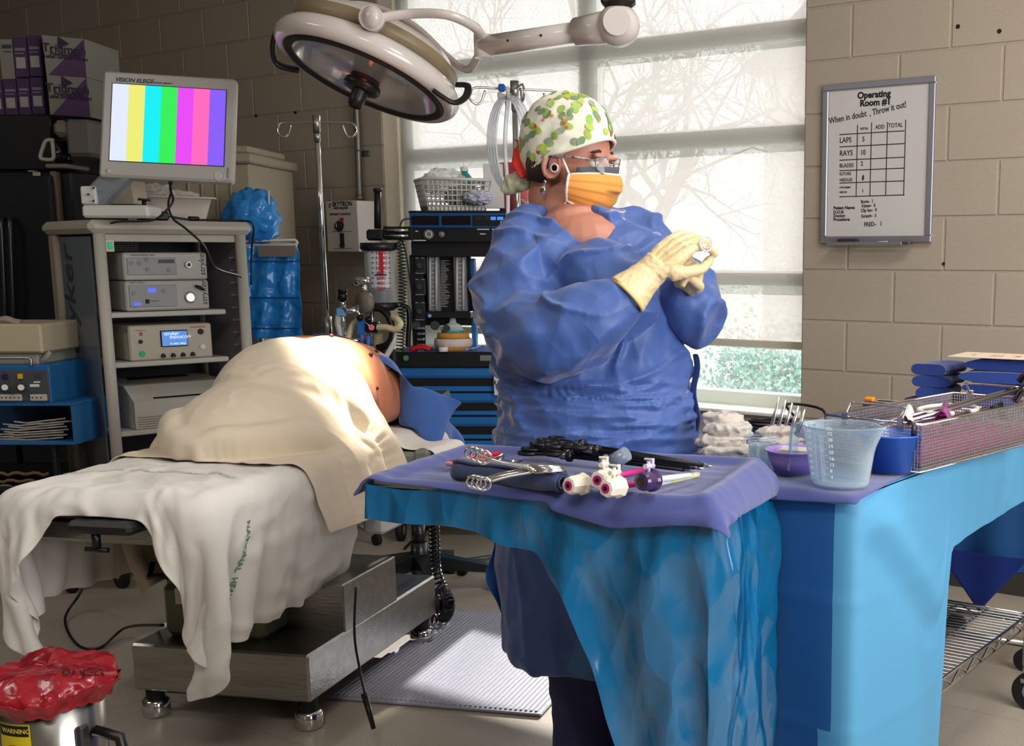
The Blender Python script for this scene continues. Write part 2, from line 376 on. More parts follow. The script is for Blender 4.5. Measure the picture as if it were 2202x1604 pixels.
for xa, xb in ((WX0+.07, -1.66), (-1.575, WX1-.06)):
    for k in range(0, 8, 2): MB().box(((xa+xb)/2, .17, (zs[k]+zs[k+1])/2), (xb-xa, .004, zs[k+1]-zs[k])).build('pane', GL, W1)
MB().box(((WX0+WX1)/2, .05, WZ0+.008), (WX1-WX0, .17, .016), .004).build('sill', FRM, W1)
SH = bpy.data.materials.new('mesh_shade'); SH.use_nodes = True; nt = SH.node_tree; N = nt.nodes.new; L = nt.links.new
out = nt.nodes['Material Output']; nt.nodes.remove(nt.nodes['Principled BSDF'])
tl = N('ShaderNodeBsdfTranslucent'); df = N('ShaderNodeBsdfDiffuse'); tr = N('ShaderNodeBsdfTransparent')
df.inputs[0].default_value = lin((205, 200, 190))
tc = N('ShaderNodeTexCoord'); mp = N('ShaderNodeMapping'); mp.inputs['Scale'].default_value = (260, 1, 60); L(tc.outputs['Object'], mp.inputs[0])
n1 = N('ShaderNodeTexNoise'); n1.inputs['Scale'].default_value = 1; L(mp.outputs[0], n1.inputs['Vector'])
mp2 = N('ShaderNodeMapping'); mp2.inputs['Scale'].default_value = (60, 1, 260); L(tc.outputs['Object'], mp2.inputs[0]); n2 = N('ShaderNodeTexNoise'); n2.inputs['Scale'].default_value = 1; L(mp2.outputs[0], n2.inputs['Vector'])
ad = N('ShaderNodeMath'); ad.operation = 'ADD'; L(n1.outputs[0], ad.inputs[0]); L(n2.outputs[0], ad.inputs[1])
mr = N('ShaderNodeMapRange'); mr.inputs['From Min'].default_value = .75; mr.inputs['From Max'].default_value = 1.25; mr.inputs['To Min'].default_value = .02; mr.inputs['To Max'].default_value = .085; L(ad.outputs[0], mr.inputs[0])
tl.inputs[0].default_value = (.080, .0745, .072, 1)
a1 = N('ShaderNodeAddShader'); 
df.inputs[0].default_value = (.42, .41, .39, 1)
L(tl.outputs[0], a1.inputs[0]); L(df.outputs[0], a1.inputs[1])
mx = N('ShaderNodeMixShader'); L(mr.outputs[0], mx.inputs[0]); L(a1.outputs[0], mx.inputs[1]); L(tr.outputs[0], mx.inputs[2]); L(mx.outputs[0], out.inputs[0])
rs = thing('roller_shade', 'pale woven mesh roller shade pulled down over the window', 'window shade', (0, .105, .92))
mb = MB()
G = [[(WX0+.02+(WX1-WX0-.035)*i/24, .105+.0015*math.sin(i*.9+k*.3), .905+(WZ1-.94)*k/10) for i in range(25)] for k in range(11)]
mb.grid(G); mb.build('shade_cloth', SH, rs, True)
MB().box(((WX0+WX1)/2, .105, .9), (WX1-WX0-.03, .014, .035), .005).build('hem_bar', mat('hem_bar', (198, 192, 178), .5), rs, True)
MB().cyl((WX0+.01, .1, WZ1-.05), (WX1-.01, .1, WZ1-.05), .03).build('roller_tube', WHITEP, rs, True)
# outdoors
snow = mat('pale_lawn', (215, 222, 212), .9, var=.3, vs=.6, bump=.5, bs=3, col2=(190, 205, 180))
MB().box((-8, 31, -.45), (90, 60, .1)).build('lawn_ground', snow, kind='structure')
hm = mat('pale_siding', (205, 200, 195), .8); hr = mat('grey_roof', (150, 148, 150), .9)
def house(x, y, w_, d, h, rh, lab):
    t = thing('house', lab, 'house', (x, y, -.4)); MB().box((0, 0, h/2), (w_, d, h)).build('walls', hm, t)
    MB().prism([(-w_/2-.4, h), (w_/2+.4, h), (0, h+rh)], -d/2-.3, d/2+.3, frame((0, 0, 0), (1, 0, 0), (0, 0, 1))).build('roof', hr, t)
    for sx in (-.28, .22): MB().box((sx*w_, -d/2-.02, h*.55), (w_*.14, .06, h*.28)).build('window', mat('far_window', (90, 95, 105), .3), t)
house(-6.9, 20, 7.5, 6, 5.2, 3.3, 'pale gabled house seen through the shade behind the white board side')
house(-.6, 23, 6, 7, 6.2, 3.6, 'pale gabled house furthest along seen faintly through the shade')
bark = mat('grey_bark', (150, 138, 128), .9)
def tree(x, y, h, seed, lab):
    rn = random.Random(seed); mb = MB()
    def br_(p, d, l, r, dep):
        pts = [p]; q = p; dd = d.copy()
        for i in range(4):
            dd = (dd+Vector((rn.uniform(-.16, .16), rn.uniform(-.16, .16), rn.uniform(-.04, .12)))).normalized(); q = q+dd*l/4; pts.append(q)
        mb.tube(pts, [r*(1-.12*i) for i in range(5)], 5, False)
        if dep:
            for k in range(3 if dep > 1 else 4):
                a = rn.uniform(.35, .95); e = rn.choice(pts[2:]) if k else q
                v = dd.orthogonal(); v.rotate(Matrix.Rotation(rn.uniform(0, 6.28), 3, dd)); br_(e, (dd*math.cos(a)+v*math.sin(a)).normalized(), l*rn.uniform(.6, .78), r*.55, dep-1)
    br_(Vector((0, 0, 0)), Vector((0, 0, 1)), h*.36, h*.022, 5)
    t = mb.build('bare_tree', bark); t.location = (x, y, -.4); tag(t, lab, 'tree', 'bare trees outdoors')
tree(-5.9, 6.5, 6.5, 3, 'bare branching tree outdoors behind the left window half'); tree(-4.2, 8.0, 6, 5, 'bare tree outdoors behind the window mullion'); tree(-10.5, 11, 8, 8, 'bare tall tree farther outdoors behind the round lamp')
def bush(x, y, r, seed, lab, cat='bush'):
    rn = random.Random(seed); mb = MB().m(mat('leaf_green', (70, 105, 90), .5)).m(mat('twig', (120, 110, 100), .8))
    for i in range(26):
        a = rn.uniform(0, 6.28); tip = Vector((math.cos(a)*r*rn.uniform(.3, 1), math.sin(a)*r*.6*rn.random(), r*rn.uniform(.7, 1.7))); mb.m(MATS['twig']).tube([(0, 0, 0), tip*.5+Vector((0, 0, .1)), tip], .006, 4)
    mb.m(MATS['leaf_green'])
    for i in range(1500):
        p = Vector((rn.gauss(0, .42)*r, rn.gauss(0, .3)*r, r*abs(rn.gauss(.85, .36)))); d = Vector((rn.uniform(-1, 1), rn.uniform(-1, 1), rn.uniform(-1, 1))).normalized(); e = d.orthogonal()*.4; s_ = .035*rn.uniform(.6, 1.3)
        mb.add([p-d*s_, p+e*s_, p+d*s_, p-e*s_], [(0, 1, 2, 3)])
    o = mb.build('bush'); o.location = (x, y, -.4); tag(o, lab, cat, 'shrubs outdoors'); return o
bush(-3.4, 5.2, .62, 1, 'leafy shrub outdoors low behind the open bottom of the window'); bush(-2.5, 4.6, .6, 2, 'second leafy shrub outdoors beside the first under the shade'); bush(-4.3, 6, .6, 4, 'shrub outdoors farthest left under the shade')

# unseen frames added around the fill lights overhead and at the side wall
for x, y in ((1.6, -1.7), (1.6, -4.6), (-2.4, -4.6)):
    mb = MB()
    for a, b_, c, d in ((x, y-.32, 1.3, .05), (x, y+.32, 1.3, .05), (x-.625, y, .05, .6), (x+.625, y, .05, .6)): mb.box((a, b_, 3.215), (c, d, .07), .004)
    t = thing('fill_light_frame', 'unseen frame added around a fill light over %s' % ('the back table' if (x > 0 and y > -3) else 'the camera side of the room' if x > 0 else 'the dim left side of the room'), 'light', (x, y, 3.2)); mb.build('light_frame', WHITEP, t, True)
W2 = MB().build('side_fill_frame', FRM, kind='structure'); mb = MB()  # window-like frame added around the side fill light, no opening behind
for c, s_ in (((3.37, -2.6, .97), (.06, 2.8, .06)), ((3.37, -2.6, 2.53), (.06, 2.8, .06)), ((3.37, -3.97, 1.75), (.06, .06, 1.5)), ((3.37, -1.23, 1.75), (.06, .06, 1.5)), ((3.37, -2.6, 1.75), (.06, .05, 1.5))): MB().box(c, s_, .004).build('frame_bar', FRM, W2)
# ================================================================ operating table
TM = Matrix.Translation((-.9, -2.43, 0)) @ Matrix.Rotation(R(22.3), 4, 'Z')
ot = thing('operating_table', 'steel operating table on a heavy box base under white sheets', 'operating table', M=TM)
SS = mat('scuffed_steel', (168, 167, 163), .32, 1, bump=.12, bs=25, stretch=(1, 6, 6), var=.18, vs=6)
OLIVE = mat('olive_enamel', (104, 106, 84), .45, bump=.1, bs=60)
PADM = mat('black_pad', (24, 24, 26), .5, bump=.1, bs=80)
MB().box((.035, .355, .155), (.535, .84, .135), .006).build('base', SS, ot)
MB().box((.035, .355, .075), (.44, .72, .03), .004).build('base_skirt', BLACK, ot)
mb = MB().box((-.03, .17, .34), (.3, .3, .25), .02).box((-.1, .03, .3), (.16, .05, .16), .02)
mb.build('column_housing', OLIVE, ot)
mb = MB().m(BLACK)
mb.tube([(-.19, .0, .44), (-.19, -.02, .4), (-.16, -.03, .41), (-.12, -.03, .41)], .008)
mb.build('crank_handle', None, ot); MB().box((-.02, -.005, .28), (.08, .012, .06), .004).build('foot_cover', BLACK, ot)
MB().m(mat('paper_label', (214, 208, 190), .7)).box((-.1, .003, .345), (.06, .003, .045)).build('rating_label', None, ot)
MB().box((.2, .32, .28), (.2, .34, .16), .004).build('column_shroud', SS, ot)
MB().box((0, .27, .62), (.46, 1.3, .06), .01).build('top_frame', SS, ot)
MB().box((0, .27, .68), (.5, 1.34, .06), .02).build('mattress', PADM, ot)
for s_ in (-1, 1):
    MB().box((s_*.285, .3, .625), (.012, 1.1, .03), .003).build('side_rail', STEEL, ot)
for x, y in ((-.2, -.02), (.27, -.02), (.27, .72), (-.2, .72)):
    MB().m(RUBBER).cyl((x, y, .05), (x, y, .09), .025).m(CHROME).lathe([(.0, .0), (.034, 0), (.038, .008), (.038, .045), (.03, .052), (0, .052)], 20, Matrix.Translation((x, y, 0))).build('caster', None, ot)
GREYP = mat('grey_green_plastic', (112, 120, 118), .5)
mb = MB().box((.34, .66, .655), (.12, .26, .05), .012).box((.38, .55, .63), (.05, .05, .12), .01)
for k in range(6): mb.box((.405, .547, .585+k*.016), (.004, .035, .006))
mb.build('armboard_bracket', GREYP, ot)
MB().box((.31, .43, .53), (.07, .2, .13), .01).build('motor_box', mat('light_grey_enamel', (196, 197, 194), .4), ot)
mb = MB().m(PADM).box((.03, -.44, .655), (.17, .1, .03), .01).m(BLACK).cyl((.01, -.47, .64), (.01, -.47, .605), .01).cyl((-.02, -.47, .6), (.04, -.47, .6), .006).build('leg_section_clamp', None, ot)
mb = MB().m(BLACK); mb.tube(smooth_path([(.45, -.06, .42), (.455, -.09, .3), (.46, -.08, .2), (.5, -.13, .14)]), .0035).tube([(.49, -.12, .15), (.53, -.155, .07)], [.009, .006]).build('hanging_strap', None, ot)
# power cord from the clamp to the housing
cp = [pz(180, 1130, .62), pz(190, 1200, .4), pz(175, 1270, .1), pz(140, 1330, .012), pz(165, 1385, .006), pz(215, 1393, .006), pz(270, 1350, .05), TM @ Vector((-.17, -.005, .26))]
tag(MB().tube(smooth_path(cp, 8), .0045, 8).build('mains_cable', BLACK), 'black power cord looping across the floor to the operating table base', 'cord')
# ---- sheets
def TL(x, y, z): return np.array(TM @ Vector((x, y, z)))
SHEETW = mat('white_cotton_sheet', (226, 222, 216), .85, bump=.35, bs=260, bd=.001, sheen=.2)
SHEETB = mat('cream_cotton_sheet', (226, 212, 190), .85, bump=.35, bs=240, bd=.001, sheen=.2, var=.05, vs=3)
tor = TM @ Matrix.Translation((0, .54, .80)) @ Matrix.Rotation(R(4), 4, 'X')
tor2 = TM @ Matrix.Translation((0, .70, .82))
tbl = sd_box(TM @ Matrix.Translation((0, .26, .66)), (.298, .71, .066), .045)
motor = sd_box(TM @ Matrix.Translation((.2, .32, .28)), (.11, .18, .09), .02)
baseb = sd_box(TM @ Matrix.Translation((.035, .355, .13)), (.285, .44, .10), .02)
def hgt(x, y, ell):
    z = .728
    for cy, cz, hx, hy, hz in (ell or ()):
        q = 1-(min(abs(x), hx*.93)/hx)**2-((y-cy)/hy)**2
        if q > 0: z = max(z, cz+hz*math.sqrt(q)+.006)
    return z
def sheet(fx, ny, nx, z0, amp, seed, sdf, steps, wl=.09, **k):
    P = np.zeros((ny, nx, 3)); ell = k.pop('ell', None)
    for i in range(ny):
        for j in range(nx):
            x, y = fx(j/(nx-1), i/(ny-1)); h = nz((x, y, 0), 1/wl, seed)*.7+nz((x, y, 1), 2.1/wl, seed)*.3
            P[i, j] = TL(x, y, hgt(x, y, ell)+.012+amp*h)
    P0 = P.copy(); return cloth(P, sdf, steps=steps, **k)
def foot(x): return float(np.interp(x, (-.52, -.36, -.24, -.1, .12, .22, .34, .58), (-.66, -.64, -.58, -.47, -.47, -.57, -.66, -.76)))
def fA(u, v):
    x = -.52+1.1*u; yf = foot(x); return x+(.03*v if u > .5 else -.05*v), yf+(.28-yf)*v
PA = sheet(fA, 84, 84, .765, .016, 3, sd_union([tbl, baseb, sd_ell(tor, (.235, .36, .245))]), 85, fr=.5, ex=1.05, bend=.06)
PA = crinkle(PA, .011, 3, (.05, .16)); PA = crinkle(PA, .006, 8, (.16, .06))
SA = grid_obj('bed_sheet', PA, SHEETW, solid=.0025); tag(SA, 'white printed cotton sheet hanging off the foot of the operating table', 'bed sheet')
def fB(u, v):
    x = -.62+1.24*u; yl = -.06+.04*math.sin(u*7)+.08*u; yh = .28+.11*min(1, u/.5)+.2*max(0, u-.5)*2; return x*(1 if x < 0 else .74), yl+(yh-yl)*v
PB = sheet(fB, 54, 92, 1.06, .014, 9, sd_union([sd_box(TM @ Matrix.Translation((0, .26, .668)), (.306, .715, .069), .045), sd_ell(tor, (.25, .38, .26)), sd_ell(TM @ Matrix.Translation((0, .3, .73)), (.25, .33, .2))]), 80, wl=.11, fr=.8, ex=1.045, bend=.1, ell=((.54, .8, .25, .38, .26), (.3, .73, .25, .33, .2)))
PB = crinkle(PB, .005, 5, (.16, .05)); PB = crinkle(PB, .004, 6, (.1, .22))
SB = grid_obj('torso_drape', PB, SHEETB, solid=.003); tag(SB, 'cream cotton drape laid over the belly of the training torso', 'drape')
def fC(u, v): return -.33+.8*u, .55+.5*v
PC = sheet(fC, 34, 54, .765, .012, 5, sd_union([tbl, sd_box(TM @ Matrix.Translation((.34, .66, .655)), (.08, .14, .03), .02)]), 60, ex=1.04, bend=.1, fr=.6)
PC = crinkle(PC, .006, 4, (.1, .14))
SCc = grid_obj('head_sheet', PC, SHEETW, solid=.003); tag(SCc, 'white sheet spread on the head end of the operating table', 'bed sheet')
# print on the sheet
def print_on(P, s, i0, j0, di, dj, size, mt, name, parent):
    mb = MB(); mb.text(s, size, Matrix(), .0004, 'LEFT', 0); nu, nv = P.shape[:2]; out = []
    for x, y, z in mb.v:
        i = i0+di[0]*x+di[1]*y; j = j0+dj[0]*x+dj[1]*y; a, b_ = int(min(max(i, 0), nu-2)), int(min(max(j, 0), nv-2)); p, q = i-a, j-b_
        c = P[a, b_]*(1-p)*(1-q)+P[a+1, b_]*p*(1-q)+P[a, b_+1]*(1-p)*q+P[a+1, b_+1]*p*q
        n = np.cross(P[a, b_+1]-P[a, b_], P[a+1, b_]-P[a, b_]); n = n/np.linalg.norm(n); out.append(tuple(c+n*.0036))
    mb.v = out; return mb.build(name, mt, parent, True)
PRG = mat('green_print', (70, 140, 110), .8); PRG2 = mat('faded_green_print', (170, 190, 175), .85)
print_on(PA, 'NATIONAL  HEALTHCARE  SI', 29, 62, (0, 80), (76, 0), .0205, PRG, 'printed_words', SA)
print_on(PA, 'NATIONAL  HEALTHCARE  SERVICE', 33, 22, (0, 80), (76, 0), .026, PRG2, 'printed_words', SA)
# ---- training torso with towel
SKIN = mat('tan_vinyl_skin', (206, 132, 96), .38, bump=.06, bs=50, var=.12, vs=6, coat=.25)
mb = MB(); G = []
for i in range(37):
    t = i/36; y = .18+.66*t
    ry = math.sqrt(max(.03, 1-((y-.54)/(.375 if y < .54 else .5))**2)); hw = .226*ry+(.02*min(1, max(0, (y-.6)/.1))); hz = .238*math.sqrt(max(.03, 1-((y-.54)/(.375 if y < .54 else .46))**2)); row = []
    for k in range(48):
        a = 2*math.pi*k/48; c, s_ = math.cos(a), math.sin(a); x = hw*(abs(c)**.85)*(1 if c > 0 else -1); z = .80+(hz*abs(s_)**.9 if s_ > 0 else -.075*abs(s_)**.6)
        if s_ > 0: z -= .018*math.exp(-((x)/.03)**2)*math.exp(-((t-.45)/.3)**2)-.006*nz((x*9, y*9, 0))
        if abs(c) > .3: x += .006*math.sin(y*60)*(1 if c > 0 else -1)*(t > .5)*(s_ > 0)
        row.append((x, y, z))
    G.append(row)
mb.grid(G, closed=True); n = len(G[0]); mb.f.append(tuple(range(n))); mb.mi.append(0); mb.sm.append(False); mb.f.append(tuple(36*n+i for i in range(n))[::-1]); mb.mi.append(0); mb.sm.append(False)
tt = thing('training_torso', 'tan vinyl surgical training torso lying under the cream drape', 'manikin', M=TM)
mb.build('torso_shell', SKIN, tt, sub=1)
def tpt(xf, t):     # a point on the shell
    i = int(t*36); r = G[i]; k = int(xf*24); return Vector(r[k])
for xf, t in ((.18, .78), (.12, .62), (.1, .9), (.28, .7), (.3, .86), (.42, .62)):
    MB().ball(tpt(xf, t), .0075, 10).build('port_hole', mat('port_hole', (70, 30, 20), .6), tt)
mb = MB(); p = tpt(.5, .5); mb.tube([p+Vector((.014*math.cos(a), .014*math.sin(a), .003)) for a in np.linspace(0, 6.1, 12)], .004, 6); mb.build('navel', SKIN, tt)
TOW = mat('blue_huck_towel', (58, 98, 172), .9, bump=.5, bs=400, bd=.0015, sheen=.4)
fD = lambda u, v: (-.3+.68*u, .66+.10*math.sin(u*3+.5)*(1-v)-(.1*(1-v)*(1-u))+.36*v)
def ell_t(X): return sd_union([sd_ell(TM @ Matrix.Translation((0, .54, .80)), (.235, .385, .25)), sd_box(TM @ Matrix.Translation((0, .26, .668)), (.306, .72, .069), .045), sd_ell(TM @ Matrix.Translation((0, .78, .80)), (.23, .14, .13))])(X)
PD = sheet(fD, 30, 50, 1.0, .01, 14, ell_t, 70, fr=.8, ex=1.03, ell=((.54, .8, .235, .385, .25),))
PD = crinkle(PD, .004, 4, (.1, .1))
SD = grid_obj('blue_towel', PD, TOW, solid=.004); tag(SD, 'blue cotton towel folded over the head end of the training torso', 'towel')
# ================================================================ the person
SKINP = mat('skin', (186, 128, 108), .5, sss=.12, bump=.05, bs=120, bd=.002)
GOWN = mat('blue_gown_fabric', (60, 90, 156), .5, bump=.2, bs=14, bd=.006, sheen=.25, crump=(13, .3))
BD = 2.9; KS = BD/2.75; U_ = BD/FPX
def bp(x, y, d=0): return px(x, y, BD+d*KS)
root = thing('person', 'person in a blue surgical gown, cactus print cap and orange mask holding up gloved hands', 'person', (bp(1290, 1604).x, bp(1290, 1604).y, 0))
def ring(mb_rows, c, rx, ry, rot=0, n=40, sq=2.3):
    row = []
    for k in range(n):
        a = 2*math.pi*k/n; ca, sa = math.cos(a), math.sin(a); x = rx*abs(ca)**(2/sq)*(1 if ca > 0 else -1); y = ry*abs(sa)**(2/sq)*(1 if sa > 0 else -1)
        row.append(c+RT*(x*math.cos(rot)-y*math.sin(rot))+HF*(x*math.sin(rot)+y*math.cos(rot)))
    mb_rows.append(row)
def capped(mb, G):
    mb.grid(G, closed=True); n = len(G[0]); o = len(mb.v)-len(G)*n
    mb.f.append(tuple(o+i for i in range(n))[::-1]); mb.mi.append(0); mb.sm.append(True)
    mb.f.append(tuple(o+(len(G)-1)*n+i for i in range(n))); mb.mi.append(0); mb.sm.append(True)
def limb(mb, pts, rs, k=6, n=20):
    P = smooth_path(pts, k); R_ = []
    for i in range(len(P)):
        t = i/k; a = int(min(t, len(rs)-2)); R_.append((rs[a]+(rs[a+1]-rs[a])*(t-a))*KS)
    mb.tube(P, R_, n); mb.ball(P[0], R_[0]*.99, 16); mb.ball(P[-1], R_[-1]*.99, 16)
# gown: torso, skirt and both sleeves as one continuous surface
g = MB(); rows = []
for y, cx, rx, ry in ((1392, 1262, 172, .185), (1330, 1262, 178, .19), (1200, 1266, 192, .195), (1090, 1278, 202, .2), (950, 1288, 208, .205), (860, 1285, 200, .205), (790, 1276, 196, .2), (700, 1272, 190, .19), (610, 1262, 182, .175), (545, 1258, 172, .155), (500, 1252, 150, .13), (468, 1238, 105, .10), (452, 1228, 74, .075)):
    ring(rows, bp(cx, y), rx*U_, ry, .25)
capped(g, rows)
limb(g, [bp(1150, 510, -.03), bp(1112, 600, -.10), bp(1118, 690, -.16), bp(1175, 722, -.22), bp(1270, 690, -.26), bp(1330, 650, -.27), bp(1356, 628, -.27)], [.066, .08, .082, .086, .078, .056, .034])
limb(g, [bp(1370, 515, .05), bp(1440, 580, .06), bp(1486, 650, .02), bp(1488, 672, -.05), bp(1474, 640, -.1)], [.066, .062, .066, .062, .05])
g.ball(bp(1280, 640, -.1), (.15, .1, .14), 20)
def cell(p, s_, sc, o=0, w=.35):
    q = Vector((p[0]*sc[0], p[1]*sc[1], p[2]*sc[2]))*s_; q = q+Vector((nz(q, .8, o+1), nz(q, .8, o+2), nz(q, .8, o+3)))*w+Vector((o, o, o))
    return noise.voronoi(q)[0][0]
NC = bp(1268, 488, -.1); NA = bp(1205, 446, -.07); WRC = bp(1356, 628, -.27)
def gw(c):
    z = c[2]; sk = max(0, min(1, (1.0-z)/.25)); f = px_of(c); near = 1 if (c-NC2).dot(HFn) < -.06 else .6
    h = .024*(1-.62*sk)*(cell(c, 7.5, (1, 1, 1.4-.95*sk), 1, .5)-.35)*near*1.3+.009*(cell(c, 17, (1, 1, .6), 4, .4)-.35)+.016*ridge(c, 6, 21, (1, 1, 1.9-1.6*sk), .7)**1.5*(1-.4*sk)+.006*ridge(c, 9, 8, (1, 1, .3), .2)*sk
    sg_ = NA-NC; tt_ = max(0, min(1, (Vector(c)-NC).dot(sg_)/sg_.dot(sg_))); d = (Vector(c)-(NC+sg_*tt_)).length; h *= max(.15, min(1, ((Vector(c)-WRC).length-.05)/.12))
    return h-(.0 if d > .05 else .045*min(1, (.05-d)/.01))
def px_of(c): return 0
NC2 = np.array(bp(1275, 700)); HFn = np.array(HF)
gm = remesh(g, 'gown', .0075, 3, gw); gm.materials.append(GOWN)
from mathutils.bvhtree import BVHTree
BV = BVHTree.FromPolygons([v.co.copy() for v in gm.vertices], [tuple(p.vertices) for p in gm.polygons])
gown = link('gown', gm, root, True, sub=1)
# neck band, ties and the loose back flap of the gown
FL = mat('gown_painted_sunlit', (84, 142, 226), .6, bump=.3, bs=20, bd=.004)  # brighter than the gown: sunlight on the flap is put into the colour
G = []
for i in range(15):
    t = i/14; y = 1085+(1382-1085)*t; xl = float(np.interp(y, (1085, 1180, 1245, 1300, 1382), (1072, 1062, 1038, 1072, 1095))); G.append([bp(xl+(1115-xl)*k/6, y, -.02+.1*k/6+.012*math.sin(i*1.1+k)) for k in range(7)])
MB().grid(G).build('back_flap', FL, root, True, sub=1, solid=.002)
G = []
for i in range(12):
    t = i/11; y = 850+(960-850)*t; G.append([bp(1084-14*t+26*k/4+3*math.sin(i*1.2+k), y, -.06+.015*math.sin(i+k*2)) for k in range(5)])
MB().grid(G).build('tie_flap', mat('pale_gown_tie', (196, 204, 220), .7), root, True, sub=1, solid=.002)
G = [[bp(1488+14*k/3+5*math.sin(i*.9), 760+16*i, -.02-.01*k) for k in range(4)] for i in range(12)]
MB().grid(G).build('side_tie', GOWN, root, True, sub=1, solid=.003)
# trousers and shoes
TRO = mat('navy_scrubs', (48, 50, 92), .8, bump=.3, bs=16, bd=.006)
t_ = MB(); f1 = bp(1275, 1604); f2 = bp(1425, 1604, .08)
def ff(p, z, dx=0, dy=0): return Vector((p.x+dx, p.y+dy, z))
limb(t_, [bp(1285, 1150), bp(1272, 1300, -.02), bp(1268, 1430, -.02), bp(1272, 1530, 0), ff(f1, .06)], [.12, .1, .086, .082, .08]); limb(t_, [bp(1330, 1150, .04), bp(1400, 1300, .05), bp(1440, 1430, .05), bp(1438, 1530, .06), ff(f2, .06)], [.12, .1, .086, .082, .08])
tm = remesh(t_, 'trousers', .011, 2, lambda c: .012*ridge(c, 7, 4, (1, 1, .35))+.006*ridge(c, 14, 6)); tm.materials.append(TRO); link('trousers', tm, root, True)
for f in (f1, f2):
    mb = MB(); d = (RT*.8-HF*.6).normalized(); c = Vector((f.x, f.y, .04))+d*.05; M_ = frame(c, d, Vector((0, 0, 1)).cross(d))
    mb.ball((0, 0, 0), (.14, .052, .045), 18, M_); mb.ball((-.06, 0, .03), (.07, .05, .05), 16, M_); sm_ = remesh(mb, 'shoe', .008, 2); sm_.materials.append(RUBBER); link('shoe', sm_, root, True)
# head and neck: one body mesh
HC = bp(1228, 348, 0); fa = R(22); HX = (RT*math.cos(fa)-HF*math.sin(fa)); HX = (HX+Vector((0, 0, -.17))).normalized(); HY = Vector((0, 0, 1)).cross(HX).normalized()
HM = frame(HC, HX, HY) @ Matrix.Scale(KS, 4)     # x forward, y her left, z up
b = MB()
b.ball((-.008, 0, .028), (.096, .076, .094), 28, HM); b.ball((.03, 0, -.03), (.062, .062, .085), 24, HM); b.ball((.045, 0, -.082), (.045, .042, .034), 20, HM); b.ball((.012, 0, -.07), (.06, .066, .04), 20, HM)
b.tube([HM @ Vector(p) for p in ((.086, 0, .012), (.1, 0, -.008), (.112, 0, -.03), (.098, 0, -.042))], [.009, .011, .014, .011], 12)
b.ball((.088, .017, -.043), (.01, .007, .007), 10, HM); b.ball((.088, -.017, -.043), (.01, .007, .007), 10, HM)
for s_ in (-1, 1):
    b.ball((.086, s_*.033, .022), (.012, .022, .008), 12, HM); b.ball((.07, s_*.045, -.03), (.024, .02, .022), 14, HM)
    b.tube([HM @ Vector((-.004+.018*math.cos(a), s_*(.074+.012*(1 if math.cos(a) < 0 else .2)), -.01+.03*math.sin(a))) for a in np.linspace(0, 6.28, 16)], .006, 8); b.ball((-.004, s_*.074, -.01), (.014, .008, .024), 12, HM)
b.ball((.094, 0, -.062), (.012, .022, .006), 12, HM); b.ball((.092, 0, -.073), (.012, .02, .007), 12, HM)
nb0 = [HM @ Vector((-.03, 0, -.05)), HM @ Vector((-.03, 0, -.1)), bp(1222, 462, 0), bp(1232, 520, 0)]; b.tube(smooth_path(nb0, 5), [.062]*6+[.064]*5+[.085]*5, 22)
b.ball(bp(1250, 530, -.025), (.12, .1, .085), 20, None)
bm_ = remesh(b, 'body', .0042, 3); bm_.materials.append(SKINP); link('body', bm_, root, True)
hp = lambda x, y, z: HM @ Vector((x, y, z))
for s_ in (-1, 1):
    mb = MB().m(mat('eye_white', (230, 226, 220), .2)).ball((.072, s_*.031, .004), .0125, 16, HM).m(mat('iris', (60, 72, 70), .2)).ball((.0815, s_*.0315, .002), (.004, .0055, .0055), 12, HM); mb.build('eye', None, root, True)
    mb = MB().tube([hp(.081, s_*.014, .03), hp(.084, s_*.032, .034), hp(.074, s_*.05, .028)], [.003, .0035, .002], 8); mb.build('eyebrow', mat('brown_hair', (52, 34, 28), .7), root, True)
# hair under the cap at the temple and nape
for s_ in (-1, 1):
    mb = MB()
    for k in range(7): mb.tube([hp(-.006-.01*k, s_*.075, .02), hp(-.016-.008*k, s_*.078, -.02), hp(-.03-.006*k, s_*.068, -.055)], [.004, .007, .003], 6)
    mb.build('hair', MATS['brown_hair'], root, True)
# cap
CAPM = mat('cream_print_cap', (226, 224, 206), .85, bump=.4, bs=45, bd=.003, sheen=.2)
def capr(d):
    # radius of the cap in direction d (head frame), a bit fuller at the back
    e = Vector((d.x/.103, d.y/.088, d.z/.108)); r = 1/e.length; back = max(0, -d.x)*.014+max(0, d.z)*.012
    return r+back+.0035*nz(d, 5, 2)+.003*ridge(d, 4, 3)
CC = Vector((-.01, 0, .03))
def capp(th, t):
    # th around, t from crown (0) to brim (1)
    x, y = math.cos(th), math.sin(th); zb = -.16+.46*max(0, x)**1.6-.62*(max(0, -x)**.8)-.08*(1-abs(x))
    z = 1-(1-zb)*t if t < 1 else zb; el = math.asin(max(-1, min(1, math.sin(math.pi/2-(math.pi/2-math.asin(max(-.95, min(.95, zb))))*t)))); d = Vector((math.cos(el)*x, math.cos(el)*y, math.sin(el)))
    return CC+d*capr(d), d
G = [[HM @ capp(2*math.pi*k/56, .02+.98*i/22)[0] for k in range(56)] for i in range(23)]
mb = MB(); mb.grid(G, closed=True); n0 = len(mb.v); mb.add([HM @ capp(0, 0)[0]], []); mb.f += [(k, (k+1) % 56, n0) for k in range(56)]; mb.mi += [0]*56; mb.sm += [True]*56
cap = mb.build('surgical_cap', CAPM, root, True, sub=1, solid=.002)
mb = MB(); mb.tube([HM @ (capp(2*math.pi*k/56, 1)[0]*1.012) for k in range(56)], .0045, 8, closed=True, flat=.6); mb.build('cap_band', CAPM, root, True)
